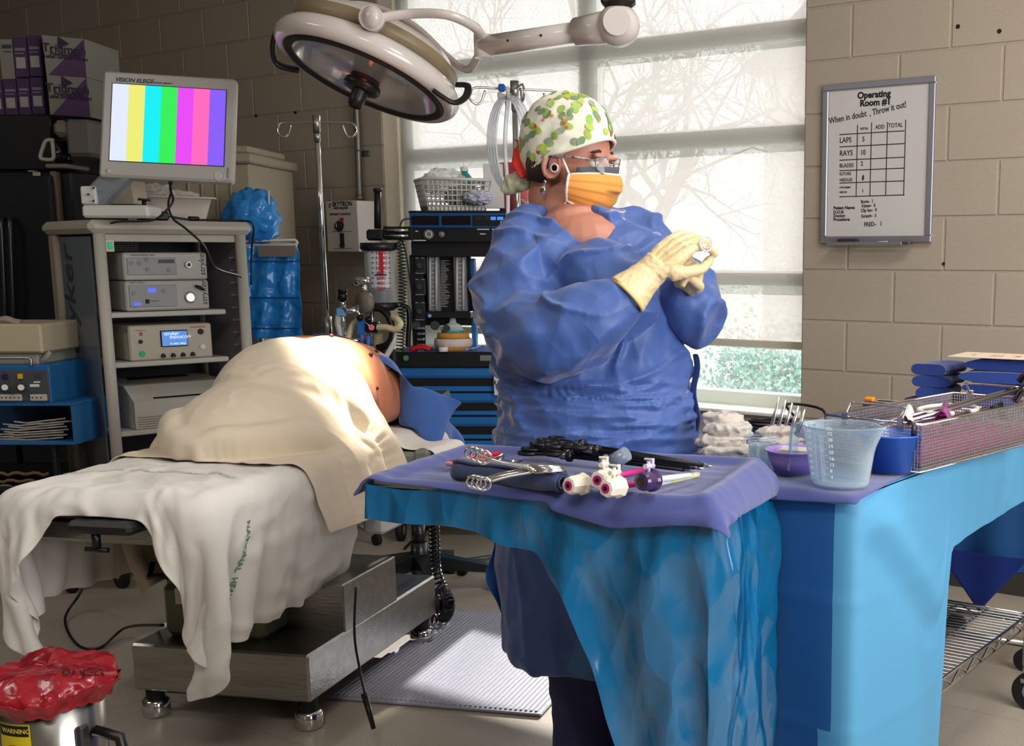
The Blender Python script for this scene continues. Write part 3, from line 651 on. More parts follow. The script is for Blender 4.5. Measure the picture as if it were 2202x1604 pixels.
# printed cactus pads and blooms on the cap
MO = MB(); GR = [mat('print_green_%s' % q, c, .85) for q, c in (('dark', (118, 146, 104)), ('mid', (150, 186, 92)), ('grey', (150, 160, 140)), ('lime', (168, 190, 84)))]; RD = mat('print_red', (214, 84, 56), .85); ORG = mat('print_orange', (216, 140, 56), .85)
rn = random.Random(11)
def decal(th, t, rx, ry, ang, m_, lift):
    p, d = capp(th, t); e = 1e-2; tx = (capp(th+e, t)[0]-p).normalized(); nn = (capp(th, t+e)[0]-p).cross(tx); nn = nn.normalized(); nn = nn if nn.dot(p-CC) > 0 else -nn; ty = nn.cross(tx)
    vs = [HM @ p+ (HM.to_3x3() @ (nn*lift))]
    for k in range(10):
        a = 2*math.pi*k/10; u, v = rx*math.cos(a), ry*math.sin(a); q = tx*(u*math.cos(ang)-v*math.sin(ang))+ty*(u*math.sin(ang)+v*math.cos(ang)); dd = (p+q-CC); dl = dd.normalized()
        pp = CC+dl*(capr(dl)+.0021+lift); vs.append(HM @ pp)
    vs[0] = HM @ (CC+(p-CC).normalized()*(capr((p-CC).normalized())+.0021+lift)); MO.m(m_); MO.add(vs, [(0, 1+k, 1+(k+1) % 10) for k in range(10)], True)
for i in range(10):
    for j in range(4):
        th = 2*math.pi*(i+.5*(j % 2))/10+rn.uniform(-.12, .12); t = .16+.24*j+rn.uniform(-.04, .04); ang = rn.uniform(0, 3.1); n = rn.randint(3, 5); r = (.105*math.sin(min(1.5, t*1.7))+.02)
        for q in range(n):
            if t+q*.018*math.sin(ang)/.17 < .93: decal(th+(q*.018*math.cos(ang))/r, t+q*.018*math.sin(ang)/.17, .0125*rn.uniform(.75, 1.1), .008, ang+rn.uniform(-.6, .6), rn.choice(GR), .0003+.00008*q)
        if t+n*.017*math.sin(ang)/.17 < .93: decal(th+(n*.017*math.cos(ang))/r, t+n*.017*math.sin(ang)/.17, .0042, .0042, 0, rn.choice((RD, RD, ORG)), .0009)
MO.build('printed_cacti', None, root, True, kind='stuff')
# knot and tail of the cap, red band
mb = MB(); mb.ball((-.115, -.03, -.065), (.034, .02, .022), 14, HM); mb.ball((-.098, -.035, -.05), (.02, .018, .02), 14, HM); mb.ball((-.135, -.028, -.078), (.022, .016, .018), 12, HM); km = remesh(mb, 'cap_tail', .004, 2, lambda c: .004*ridge(c, 22)); km.materials.append(mat('print_cap_tail', (214, 212, 190), .85, col2=(128, 150, 96), vs=38)); link('cap_tail', km, root, True)
mb = MB(); mb.tube([hp(-.11, -.025, .03), hp(-.118, -.03, .0), hp(-.1, -.055, -.025), hp(-.08, -.062, -.05)], [.01, .016, .02, .012], 10, flat=.4)
for k in range(4): mb.tube([hp(-.112+.002*k, -.03, .02-.02*k), hp(-.134, -.034, .03-.022*k)], [.008, .001], 6)
mb.build('red_bow', mat('red_ribbon', (206, 48, 34), .7), root, True)
# mask: pleated, tied with white straps
MK = mat('orange_mask_fabric', (226, 152, 72), .8, bump=.2, bs=200, bd=.001); MW = mat('white_mask_edge', (226, 214, 210), .8)
def fpt(a, z, off):        # point on the face front: a = angle around, z = height
    k = (z+.035)/.078; w_ = .052+.02*max(0, 1-k*k); x0 = .02; rx_ = .083-.02*max(0, -k)**2+(.016 if abs(a) < .35 and z > -.05 else 0)*math.cos(a/.35*1.57)
    return hp(x0+rx_*math.cos(a)+off*math.cos(a), (w_+.013)*math.sin(a)*1.06+off*math.sin(a), z)
G = []
for i in range(25):
    t = i/24; row = []
    for k in range(25):
        a = (k/24-.5)*2.5; z = -.012-.1*t*(1-.18*abs(a)/1.25)-.012*(abs(a)/1.25)**2*(1-t)+.01*abs(a)*(t-.2); pl = .0035*((t*4.0) % 1)*(.3+.7*math.cos(a*.9)); row.append(fpt(a, z, .012*math.sin(math.pi*min(1, t*1.1))**.5+pl+.004))
    G.append(row)
MB().m(MK).grid(G).build('face_mask', None, root, True, sub=1, solid=.0015)
mb = MB().m(MW)
for k in (0, 24): mb.tube([G[i][k] for i in range(25)], .0035, 6)
mb.tube([G[24][k] for k in range(25)], .0035, 6); mb.tube([G[0][k] for k in range(25)], .003, 6)
mb.build('mask_binding', None, root, True)
mb = MB().m(mat('lens_shadow_grey', (84, 84, 92), .8)); mb.grid([[fpt((k/16-.5)*2.2, -.018+.024*i/3*(1-.6*abs(k/8-1)), .0015) for k in range(17)] for i in range(4)]); mb.build('lens_shadow_strip', None, root, True, solid=.002)  # dark strip added for the lens and hair shadow above the mask
for s_ in (0, 24):
    sg = -1 if s_ == 0 else 1
    mb = MB().tube([G[0][s_], hp(.02, sg*.078, .006), hp(-.05, sg*.083, .008), hp(-.1, sg*.05, 0)], .003, 6, flat=.5); mb.build('mask_strap', MW, root, True)
    mb = MB().tube([G[24][s_], hp(.02, sg*.064, -.118), hp(-.05, sg*.066, -.112), hp(-.09, sg*.045, -.1)], .003, 6, flat=.5); mb.build('mask_strap', MW, root, True)
MB().m(BLACK).cyl(hp(.008, -.084, -.018), hp(.008, -.089, -.018), .0065).m(MW).tube([hp(.008+.009*math.cos(a), -.088, -.018+.009*math.sin(a)) for a in np.linspace(0, 6.28, 14)], .002, 6).build('ear_saver_button', None, root, True)
MB().m(CHROME).ball((-.012, -.086, -.052), (.004, .003, .006), 10, HM).ball((-.014, -.087, -.07), (.007, .004, .012), 10, HM).build('earring', None, root, True)
# glasses
mb = MB(); 
for s_ in (-1, 1):
    ln = [hp(.104-.012*abs(math.cos(a)-.0)*(.5+.5*math.cos(a)), s_*(.034+.025*math.cos(a)), .004+.019*math.sin(a)+.004*math.cos(a)) for a in np.linspace(0, 2*math.pi, 25)[:-1]]
    mb.m(mat('tortoise_frame', (58, 44, 44), .25, col2=(190, 176, 170), vs=120)).tube(ln, .0016, 6, closed=True)
    mb.m(MATS['tortoise_frame']).tube([hp(.092, s_*.06, .012), hp(.05, s_*.079, .012), hp(.0, s_*.086, .008), hp(-.03, s_*.086, .0)], [.003, .0028, .0025, .002], 8)
mb.tube([hp(.104, -.009, .006), hp(.109, 0, .01), hp(.104, .009, .006)], .0018, 6); gl = mb.build('glasses', None, root, True)
LN = glassy('clear_lens', (245, 248, 250), .86, .02)
for s_ in (-1, 1):
    ln = [hp(.104-.012*(.5+.5*math.cos(a))*abs(math.cos(a)), s_*(.034+.024*math.cos(a)), .004+.018*math.sin(a)+.004*math.cos(a)) for a in np.linspace(0, 2*math.pi, 25)[:-1]]
    mb = MB(); mb.add(ln+[sum(ln, Vector())/24+HX*.001], [(k, (k+1) % 24, 24) for k in range(24)], True); mb.build('lens', LN, gl, True)
# gloved hands
GLV = mat('cream_latex_glove', (226, 204, 158), .5, bump=.15, bs=60, bd=.002, coat=.15)
def hand(wr, pd, nd, curl, spread, s=1, thumb=1, tw=(0, 0, 0, 0), side=1, tp=None):
    # wr wrist point, pd direction of the palm, nd back-of-hand normal; side: which side the thumb leaves from
    X = pd.normalized(); Z = (nd-X*nd.dot(X)).normalized(); Y = Z.cross(X)*side; mb = MB()
    P = lambda x, y, z: wr+X*x*s+Y*y*s+Z*z*s
    mb.tube([P(-.078, 0, 0), P(-.04, 0, 0), P(-.01, 0, 0), P(.02, 0, .002)], [.049*s, .039*s, .033*s, .034*s], 20, flat=.82)
    for y in (-.027, -.009, .01, .028): mb.tube([P(.0, y*.6, 0), P(.05, y*.95, .002), P(.086, y, 0)], [.017*s, .0155*s, .0125*s], 12)
    mb.ball(P(.03, .026, -.008), .021*s, 14); mb.ball(P(.035, -.022, -.006), .018*s, 14)
    for i, y in enumerate((.029, .0095, -.0095, -.028)):
        L_ = (.074, .082, .077, .061)[i]; a = 0; p = P(.086, y, 0); pts = [P(.06, y, 0), p]; sy = spread*(1.5-i)*.12
        for k, fr_ in enumerate((.44, .31, .25)):
            a += curl[i][k]; d = X*math.cos(a)*math.cos(sy)+Y*math.sin(sy)-Z*math.sin(a); p = p+d*L_*fr_*s; pts.append(p)
        P2 = smooth_path(pts, 3); mb.tube(P2, [(.0108-.0028*j/(len(P2)-1))*s for j in range(len(P2))], 12); mb.ball(pts[-1], .0086*s, 12)
    q = tp or [(.02, .03, -.01), (.05, .052, -.022), (.078, .058, -.036), (.1, .05, -.046)]
    P2 = smooth_path([P(*c) for c in q], 4); mb.tube(P2, [(.0155-.006*j/(len(P2)-1))*s for j in range(len(P2))], 12); mb.ball(P2[-1], .0095*s, 12)
    me = remesh(mb, 'glove', .0026, 1, lambda c: .0012*ridge(c, 60, 3)+.0022*ridge(c, 34, 9, (1, 1, 1))*max(0, 1-(Vector(c)-P(-.04, 0, 0)).length/.07)); me.materials.append(GLV); return me, P
wr1 = bp(1404, 582, -.27); tip = bp(1500, 492, -.25); me, P1 = hand(wr1, tip-wr1, -FW*.8+UP*.5-RT*.3, [(.5, .55, .3), (.42, .6, .35), (.45, .6, .3), (.5, .6, .3)], .6, 1.02, side=-1, tp=[(.02, .03, -.014), (.055, .046, -.03), (.085, .046, -.05), (.112, .036, -.058)])
link('glove', me, root, True)
wr2 = bp(1474, 618, -.13); tp2 = bp(1490, 560, -.19); me, P2_ = hand(wr2, tp2-wr2, RT*.6+HF*.8, [(1.2, .8, .5), (1.1, .9, .5), (1.0, 1.0, .5), (1.0, 1.0, .5)], .8, .9, side=1, tp=[(.02, .03, -.01), (.05, .05, -.01), (.075, .048, -.03), (.088, .03, -.045)])
link('glove', me, root, True)
mb = MB(); mb.tube([P1(-.079, .049*math.cos(a), .0405*math.sin(a)) for a in np.linspace(0, 2*math.pi, 21)[:-1]], .004, 6, closed=True); mb.build('glove_cuff_bead', mat('cuff_bead', (214, 186, 110), .5), root, True)
mb = MB(); mb.tube([P2_(-.079, .049*math.cos(a), .0405*math.sin(a)) for a in np.linspace(0, 2*math.pi, 21)[:-1]], .004, 6, closed=True); mb.build('glove_cuff_bead', MATS['cuff_bead'], root, True)
# clear ring held between the fingers
rc = bp(1518, 524, -.27); CLR = glassy('clear_plastic', (235, 240, 242), .55, .08)
rg = MB(); RM = frame(rc, RT*.6-UP*.3+HF*.4, UP); rg.tube([RM @ Vector((.016*math.cos(a), .016*math.sin(a), 0)) for a in np.linspace(0, 2*math.pi, 31)[:-1]], .0022, 8, closed=True)
rg.tube([RM @ Vector((.010*math.cos(a), .010*math.sin(a), .001)) for a in np.linspace(0, 2*math.pi, 25)[:-1]], .0012, 6, closed=True)
for k in range(8): a = k*math.pi/4; rg.cyl(RM @ Vector((.010*math.cos(a), .010*math.sin(a), 0)), RM @ Vector((.016*math.cos(a), .016*math.sin(a), 0)), .0008, n=5)
tag(rg.build('plastic_ring', CLR), 'small clear plastic ring held between gloved fingertips', 'ring')
# ================================================================ instrument stand with its tray
MT = Matrix.Translation((.53, -2.61, .86)) @ Matrix.Rotation(R(17), 4, 'Z')
ms = thing('instrument_tray_stand', 'single-post steel instrument tray stand hidden under a teal plastic drape', 'instrument stand', M=MT)
mb = MB(); tw_, td = .64, .37
mb.box((0, 0, .003), (tw_, td, .003)); 
for x, y, a, b_ in ((0, td/2, tw_, .008), (0, -td/2, tw_, .008), (tw_/2, 0, .008, td), (-tw_/2, 0, .008, td)): mb.box((x, y, .01), (a, b_, .016), .002)
mb.build('tray', STEEL, ms)
MB().cyl((.24, .0, -.84), (.24, .0, -.01), .0125).cyl((.24, .0, -.84), (.24, 0, -.4), .018).build('post', CHROME, ms)
MB().box((.0, .0, -.012), (.5, .02, .012), .004).box((.15, 0, -.012), (.02, .3, .012), .004).build('tray_bracket', STEEL, ms)
mb = MB().tube([(.24, .0, -.82), (.24, -.2, -.825), (.0, -.26, -.825)], .014, 8).tube([(.24, 0, -.82), (.24, .2, -.825), (.0, .26, -.825)], .014, 8); mb.build('base', STEEL, ms)
for x, y in ((.24, 0), (0, -.26), (0, .26)): MB().cyl((x, y-.012, -.84), (x, y+.012, -.84), .02).build('caster', RUBBER, ms)
# teal plastic drape
TEAL = mat('teal_plastic_film', (8, 94, 142), .14, bump=.25, bs=26, bd=.004, coat=1, crump=(17, .95), stretch=(1, 1, .38))
b = TEAL.node_tree.nodes['Principled BSDF']; b.inputs['Transmission Weight'].default_value = 0
def trayp(x, y, z): return np.array(MT @ Vector((x, y, z)))
def drape_wall(path, zlen, rows, nper, amp, fold, seed, out=.02):
    P_ = [Vector(p) for p in path]; L_ = [0]
    for i in range(1, len(P_)): L_.append(L_[-1]+(P_[i]-P_[i-1]).length)
    G = np.zeros((rows, nper, 3))
    for j in range(nper):
        s_ = L_[-1]*j/(nper-1); k = min(next((q for q in range(1, len(L_)) if L_[q] >= s_-1e-9), len(L_)-1), len(L_)-1); t = (s_-L_[k-1])/max(1e-9, L_[k]-L_[k-1]); c = P_[k-1].lerp(P_[k], t)
        a, b_ = P_[max(0, k-1)], P_[k]; T = (b_-a).normalized(); nrm = Vector((T.y, -T.x, 0)); ln = zlen(s_/L_[-1])
        for i in range(rows):
            v = i/(rows-1); dz = ln*v; f = min(1, dz/.12)
            w_ = fold*(math.sin(s_*38+seed+3*nz((s_*4, dz*1.5, seed)))*.6+math.sin(s_*17+2*nz((s_*3, dz, seed+2)))*.5)*f*(.4+min(1, dz/.5))
            w_ += amp*(cell((s_, dz, seed), 9, (1, .28, 1), seed)-.4)*min(1, dz/.12)+amp*.45*(cell((s_, dz, seed), 22, (1, .45, 1), seed+3)-.4)*min(1, dz/.08)
            p = c+nrm*(out*f+w_); G[i, j] = (p.x, p.y, c.z-dz-.004*math.sin(s_*30))
    return G
zt = .004
path = [MT @ Vector(p) for p in ((-.335, .19, zt), (-.34, .0, zt), (-.335, -.195, zt), (-.1, -.197, zt), (.15, -.197, zt), (.33, -.197, zt), (.338, -.1, zt), (.338, .1, zt), (.335, .2, zt))]
zl = lambda s: float(np.interp(s, (0, .14, .27, .33, .42, .5, .545, .58, .62, .67, .72, 1), (.05, .06, .065, .06, .075, .10, .17, .3, .5, .8, .835, .8)))
GT = drape_wall(path, zl, 80, 200, .03, .022, 2.0, .008)
td_ = grid_obj('stand_drape', GT, TEAL, solid=.0012); tag(td_, 'crumpled teal plastic drape hanging off the instrument tray to the floor', 'drape')
# inner paper drape seen below the tray
PAPD = mat('dusty_blue_paper', (58, 98, 140), .8, bump=.3, bs=9, bd=.006)
pth = [px(1296, 1190, 2.55), px(1340, 1190, 2.42), px(1420, 1190, 2.34), px(1480, 1190, 2.4)]
zl2 = lambda s: float(np.interp(s, (0, .2, .5, 1), (.27, .31, .33, .33)))
G2 = np.zeros((34, 30, 3))
for j in range(30):
    u = j/29
    for i in range(34):
        v = i/33; yb = float(np.interp(u, (0, .15, .3, .55, .6, 1), (1440, 1462, 1468, 1490, 1475, 1490))); yy = 1110+(yb-1110)*v; xl = float(np.interp(yy, (1110, 1200, 1330, 1400, 1490), (1300, 1288, 1250, 1232, 1202))); G2[i, j] = px(xl+(1500-xl)*u, yy, 2.56-.16*u+.014*math.sin(u*15+v*2)+.008*ridge((u, v, 0), 5))
pd_ = grid_obj('paper_drape', G2, PAPD, solid=.001); tag(pd_, 'dusty blue paper drape hanging behind the teal plastic film', 'drape')
# tray towel
PURT = mat('indigo_huck_towel', (64, 74, 136), .92, bump=.55, bs=420, bd=.0012, sheen=.35, var=.08, vs=9)
P = np.zeros((50, 74, 3)); TR = MT @ Matrix.Rotation(R(-3), 4, 'Z')
for i in range(50):
    for j in range(74):
        x = -.362+.752*j/73; y = -.212+.424*i/49; 
        if j > 40: y -= .03*max(0, 1-abs(j-52)/20)*(1-i/49)
        P[i, j] = np.array(TR @ Vector((x, y, .024+.004*nz((x, y, 0), 14, 2))))
def tray_sdf(X): return TSD(X)
bx = lambda x, y, z, a, b_, c, r: sd_box(MT @ Matrix.Translation((x, y, z)), (a, b_, c), r)
TSD = sd_union([bx(0, 0, -.012, tw_/2+.008, td/2+.008, .02, .008), bx(0, 0, -.12, tw_/2+.04, td/2+.036, .118, .02), bx(0, td/2, .0, tw_/2+.01, .012, .024, .01), bx(0, -td/2, -.004, tw_/2+.01, .012, .022, .01), bx(tw_/2, 0, .0, .012, td/2+.01, .024, .01), bx(-tw_/2, 0, .0, .012, td/2+.01, .024, .01)])
P = cloth(P, tray_sdf, steps=55, it=5, ex=1.02, bend=.5, fr=.7); P = crinkle(P, .002, 4, (.12, .1))
tg = grid_obj('tray_towel', P, PURT, solid=.003); tag(tg, 'indigo cotton towel lining the instrument tray and hanging over its rim', 'towel')
ZT = .875
def tz(x, y, h=.0): return pz(x, y, ZT+h)
# rolled towel
NAVT = mat('navy_huck_towel', (44, 58, 98), .92, bump=.55, bs=420, bd=.0015, sheen=.3)
a, b_ = tz(985, 1010, .02), tz(1205, 1035, .02); T = (b_-a).normalized(); Mr = frame(a, T, Vector((0, 0, 1)).cross(T)); Lr = (b_-a).length
mb = MB(); prof = []
for k in range(60):
    t = k/59; r = .021-.013*t; an = -t*2*math.pi*2.3+2.2; prof.append((r*1.25*math.cos(an), r*math.sin(an)))
G = []
for i in range(20):
    x = Lr*i/19; s_ = 1+.04*math.sin(i*1.3); G.append([Mr @ Vector((x+(.008*(k/59) if i > 17 else 0), p[0]*s_, p[1]*s_+.001*math.sin(i*.9+k*.3))) for k, p in enumerate(prof)])
tag(MB().grid(G).build('rolled_towel', NAVT, solid=.004), 'dark navy towel rolled up along the front of the instrument tray', 'towel')
# ring-handled forceps resting on the roll
def ring_tool(name, p0, p1, up, L_, r, lab, cat, grp=None, m_=None, op=.16, curve=0):
    X = (p1-p0).normalized(); M_ = frame(p0, X, up); L0 = (p1-p0).length; o = thing(name, lab, cat, M=M_, group=grp); m_ = m_ or CHROME
    for s_ in (-1, 1):
        mb = MB(); ry = L0*op; mb.tube([(r*math.cos(a)*1.1, s_*ry+r*math.sin(a), 0) for a in np.linspace(0, 6.28, 21)[:-1]], .0022, 8, closed=True, flat=1.2)
        mb.tube(smooth_path([(r*1.05, s_*(ry-.004), 0), (L0*.3, s_*ry*.45, 0), (L0*.55, s_*.004, .001*s_), (L0*.62, -s_*.001, .001*s_)], 5), [.0024]*10+[.003]*6, 8); mb.build('handle', m_, o)
        MB().tube([(L0*.6, -s_*.002, .0015*s_), (L0*.8, -s_*.0015, .001*s_), (L0, curve-s_*.0007, 0)], [.0035, .0026, .0012], 8).build('jaw', m_, o)
    MB().cyl((L0*.6, 0, -.004), (L0*.6, 0, .004), .003, n=10).build('pivot_screw', m_, o); return o
for k in range(3):
    ring_tool('forceps', tz(1040-11*k, 1012-3*k, .045+.001*k), tz(1218-6*k, 1012-4*k, .04+.003*k), Vector((0.1, -.1, 1)), .15, .0115, ('front one of three chrome ring-handled forceps laid across the rolled navy towel', 'middle one of three chrome ring-handled forceps on the rolled towel', 'rear one of three chrome ring-handled forceps on the rolled towel')[k], 'forceps', 'forceps on the rolled towel', op=.17)
ring_tool('scissors', tz(1060, 1000, .03), tz(1122, 992, .02), Vector((0.3, .8, .4)), .1, .009, 'small steel scissors behind the chrome forceps on the tray', 'scissors', op=.2)
o = thing('scalpel', 'red handled scalpel lying behind the rolled towel on the tray', 'scalpel', tz(1030, 985, .02)); REDP = mat('red_plastic', (200, 30, 38), .35)
MB().tube([tz(968, 992, .014), tz(1000, 986, .016), tz(1075, 975, .018)], [.003, .005, .006], 8, flat=.6).build('handle', REDP, o, True)
tag(MB().tube([tz(975, 1000, .014), tz(1030, 990, .016), tz(1080, 986, .016)], [.006, .007, .004], 8, flat=.5).build('clip_applier', REDP), 'red plastic clip tool beside the red scalpel on the tray', 'tool')
tag(MB().box((tz(985, 997, .01)), (.04, .03, .008), .002).build('pink_pad', mat('pink_foam', (214, 140, 160), .9)), 'small pink foam pad at the left end of the rolled towel', 'pad')
# long laparoscopic instruments
def lap(i, x0, y0, x1, y1, lab, h=.02):
    a, b_ = tz(x0, y0, h), tz(x1, y1, h-.006); X = (b_-a).normalized(); M_ = frame(a, X, Vector((0, 0, 1)).cross(X)); L0 = (b_-a).length; o = thing('laparoscopic_instrument', lab, 'instrument', M=M_, group='long black instruments on the tray')
    MB().m(BLACK).cyl((.05, 0, 0), (L0-.02, 0, 0), .0042, n=12).build('shaft', None, o)
    MB().m(STEEL).tube([(L0-.02, 0, 0), (L0-.01, .001, 0), (L0, .003, 0)], [.003, .0026, .0008], 8).tube([(L0-.02, 0, 0), (L0-.01, -.001, 0), (L0, -.003, 0)], [.003, .0026, .0008], 8).build('jaw', None, o)
    MB().m(STEEL).cyl((.03, 0, 0), (.055, 0, 0), .008, n=14).m(BLACK).lathe([(.005, 0), (.011, .002), (.011, .01), (.005, .012)], 16, frame((.045, 0, 0), (0, 1, 0), (0, 0, 1))).build('rotation_knob', None, o)
    mb = MB().m(BLACK)
    for s_, l_ in ((-1, .05), (1, .042)):
        c = (-.02-l_*.5, s_*.018*(1 if i % 2 else -1), 0); mb.tube([(.035, 0, 0), (.0, s_*.005, 0), (c[0]+.016, c[1], 0)], [.006, .005, .004], 8, flat=.7); mb.tube([(c[0]+.018*math.cos(a), c[1]+.012*math.sin(a), 0) for a in np.linspace(0, 6.28, 19)[:-1]], .0038, 8, closed=True)
    mb.build('ring_handle', None, o)
lap(0, 1215, 950, 1520, 1000, 'rearmost long black shafted instrument with ring handle on the tray', .026); lap(1, 1205, 958, 1500, 1004, 'second long black instrument from the rear of the tray', .03); lap(1, 1190, 968, 1512, 1008, 'third long black instrument from the rear of the tray', .02); lap(0, 1180, 976, 1490, 1012, 'front long black instrument passing under the grey cannula', .014); lap(1, 1240, 962, 1530, 1003, 'long black instrument with silver handle lying on top of the others', .04)
# cannula, trocars
GRC = mat('grey_blue_plastic', (112, 124, 142), .25, coat=.4)
o = thing('cannula', 'grey cylindrical cannula standing tilted behind the white trocar valves', 'cannula', tz(1315, 1000)); a, b_ = tz(1308, 1000, .02), tz(1348, 975, .045)
MB().cyl(a, b_, .016, .014, 20).build('tube', GRC, o, True); MB().cyl(a-(b_-a)*.12, a+(b_-a)*.1, .0205, n=20).build('collar', GRC, o, True)
IV = mat('ivory_plastic', (226, 220, 204), .4); MAG = mat('magenta_plastic', (190, 40, 120), .35)
def trocar(x, y, lab, h=.026, pur=False, tip=None, cock=1):
    c = tz(x, y, h); b_ = tz(*(tip or (x+90, y-30)), .012); X = (b_-c).normalized(); M_ = frame(c, X, Vector((0, 0, 1)).cross(X)); o = thing('trocar', lab, 'trocar', M=M_, group='trocars on the tray'); m_ = mat('purple_smoke_plastic', (60, 36, 82), .2, coat=.5) if pur else IV
    mb = MB(); mb.lathe([(.008, -.022), (.014, -.021), (.0165, -.014), (.0165, .008), (.02, .012), (.02, .018), (.013, .026), (.008, .028)], 8 if not pur else 20, M_ and frame((0, 0, 0), (0, 1, 0), (0, 0, 1)), sm=False); mb.build('valve_housing', m_, o)
    MB().cyl((-.0225, 0, 0), (-.0175, 0, 0), .0085, n=16).build('seal', MAG if not pur else BLACK, o)
    MB().cyl((-.0232, 0, 0), (-.02, 0, 0), .004, n=12).build('seal_opening', BLACK, o)
    MB().cyl((.02, 0, 0), ((b_-c).length, 0, 0), .0055, n=14).build('sleeve', MAG if not pur else CLR, o)
    if cock:
        mb = MB().cyl((.002, 0, .012), (.002, 0, .034), .0035, n=10).cyl((-.01, 0, .025), (.018, 0, .025), .0045, n=10).cyl((.016, 0, .02), (.016, 0, .038), .0028, n=10).box((.002, 0, .037), (.006, .018, .004), .0015); mb.build('stopcock', IV if not pur else mat('lilac_plastic', (200, 190, 216), .3), o)
trocar(1240, 1042, 'ivory trocar valve beside the end of the rolled towel', .02, tip=(1330, 1030), cock=0); trocar(1296, 1030, 'ivory trocar with stopcock, rear one of the touching pair', .03, tip=(1400, 1008)); trocar(1318, 1048, 'ivory trocar with stopcock, front one of the touching pair', .024, tip=(1430, 1030)); trocar(1392, 1034, 'dark purple trocar with clear sleeve and lilac stopcock', .03, True, (1500, 1020))
tag(MB().m(mat('yellow_clear', (214, 214, 130), .3)).tube([tz(1440, 1036, .012), tz(1500, 1022, .012)], .004, 8).m(CLR).tube([tz(1400, 1045, .012), tz(1440, 1036, .012)], .0035, 8).build('needle', None), 'thin needle with yellow hub beside the purple trocar', 'needle')
# ================================================================ back table
bt = thing('wire_cart', 'chrome wire shelf cart under a pale blue drape, used as back table', 'cart', (.7, -1.75, 0))
XA, XB, YA, YB = .45, .955, -2.27, -1.12
for x in (XA, XB):
    for y in (YA, YB):
        mb = MB().cyl((x, y, .13), (x, y, .80), .0127, n=16)
        for k in range(14): mb.cyl((x, y, .16+k*.045), (x, y, .1615+k*.045), .0131, n=16)
        mb.build('post', CHROME, bt, True)
        MB().m(CHROME).cyl((x, y, .095), (x, y, .135), .011).box((x+.01, y, .085), (.05, .03, .02), .004).m(RUBBER).cyl((x+.018, y-.014, .055), (x+.018, y+.014, .055), .055, n=26).m(mat('grey_hub', (150, 150, 152), .4, .6)).cyl((x+.018, y-.0155, .055), (x+.018, y+.0155, .055), .024, n=18).build('caster', None, bt, True)
WIRE = mat('dark_chrome_wire', (150, 152, 156), .25, 1)
for z in (.28, .805):
    mb = MB(); n = 46
    for k in range(n): y = YA+.02+(YB-YA-.04)*k/(n-1); mb.tube([(XA, y, z), (XB, y, z)], .0022, 4)
    for x in (XA+.12, (XA+XB)/2, XB-.12): mb.tube([(x, YA, z-.004), (x, YB, z-.004)], .003, 5)
    mb.build('shelf_wires', WIRE, bt, True, kind='stuff')
    mb = MB()
    for (x0, y0), (x1, y1) in (((XA, YA), (XB, YA)), ((XB, YA), (XB, YB)), ((XB, YB), (XA, YB)), ((XA, YB), (XA, YA))):
        a, b_ = Vector((x0, y0, z)), Vector((x1, y1, z)); mb.tube([a, b_], .004, 6); mb.tube([a-Vector((0, 0, .032)), b_-Vector((0, 0, .032))], .004, 6); m = int((b_-a).length/.05)
        zz = [a.lerp(b_, (k+.3)/(m+.6))-Vector((0, 0, .003+.027*(k % 2))) for k in range(m+1)]; mb.tube(zz, .003, 5)
    mb.build('shelf_truss', CHROME, bt, True)
LB = mat('light_blue_drape', (82, 152, 194), .6, bump=.15, bs=18, bd=.003); LB2 = mat('mid_blue_drape', (28, 86, 146), .65, bump=.15, bs=18, bd=.003)
# drape: top, front skirt, corner, short right fall
def cres(p, q0, q1, w_):
    d = (q1-q0); t = max(0, min(1, (p-q0).dot(d)/d.dot(d))); return max(0, 1-(p-(q0+d*t)).length/w_)
DX, DYF, DZ = .985, -2.305, .822; YEND = -.80
path = [(.40+.03*i, DYF) for i in range(19)]+[(DX-.012, DYF+.004), (DX, DYF+.02)]+[(DX, DYF+.05+.03*i) for i in range(49)]
G = []; nr = 44
for i in range(nr):
    row = []
    for j, (x, y) in enumerate(path):
        side = j > 20; s_ = j*.03; cut = side and y > -1.84
        zb = .055+.01*math.sin(s_*9) if not cut else .62+.05*min(1, (y+1.84)/.9)
        if side and not cut: zb = .055
        z = DZ-(DZ-zb)*i/(nr-1); o = .006+.012*math.sin(s_*7.5+1+z*1.5)*(DZ-z)/.7+.006*math.sin(s_*23+z*3)*(DZ-z)/.7
        for hz in (.6, .33): o += .004*max(0, 1-abs(z-hz-.03*s_*(.5 if not side else 0))/.012)
        pp = Vector((s_, z, 0)); o += .018*cres(pp, Vector((.63, .81, 0)), Vector((.98, .52, 0)), .06)-.01*cres(pp, Vector((.66, .70, 0)), Vector((.95, .46, 0)), .05)
        if cut: o += .006*ridge((y, z*.3, 0), 9, 2)
        o *= min(1, i/4)
        row.append((x+(o if side else 0), y-(o if not side else 0), z) if not (19 <= j <= 20) else (x+o*.7, y-o*.7, z))
    G.append(row)
mb = MB(); mb.mats = [LB, LB2]; nj = len(path); mb.grid(G)
mb.mi = [1 if j < 17+.6*math.sin(i*.12) else 0 for i in range(nr-1) for j in range(nj-1)]
top = [[(.40+(DX-.40)*k/10, DYF+(YEND-DYF)*q/20, DZ+.0005) for k in range(11)] for q in range(21)]; mb.k = 0; mb.grid(top)
G3 = []
for i in range(20):
    G3.append([(.402-.008*math.sin(j*.5+i*.1)*(i/19), DYF+(YEND-DYF)*j/40, DZ-(.33+.09*max(0, 1-abs(j-14)/8)+.03*math.sin(j*.25))*i/19) for j in range(41)])
mb.k = 1; mb.grid(G3)  # left and far falls take the darker blue, their shade painted in
mb.grid([[(.40+(DX-.40)*j/24, YEND+.012*math.sin(j*.8)*(i/15), DZ-.52*i/15) for j in range(25)] for i in range(16)])
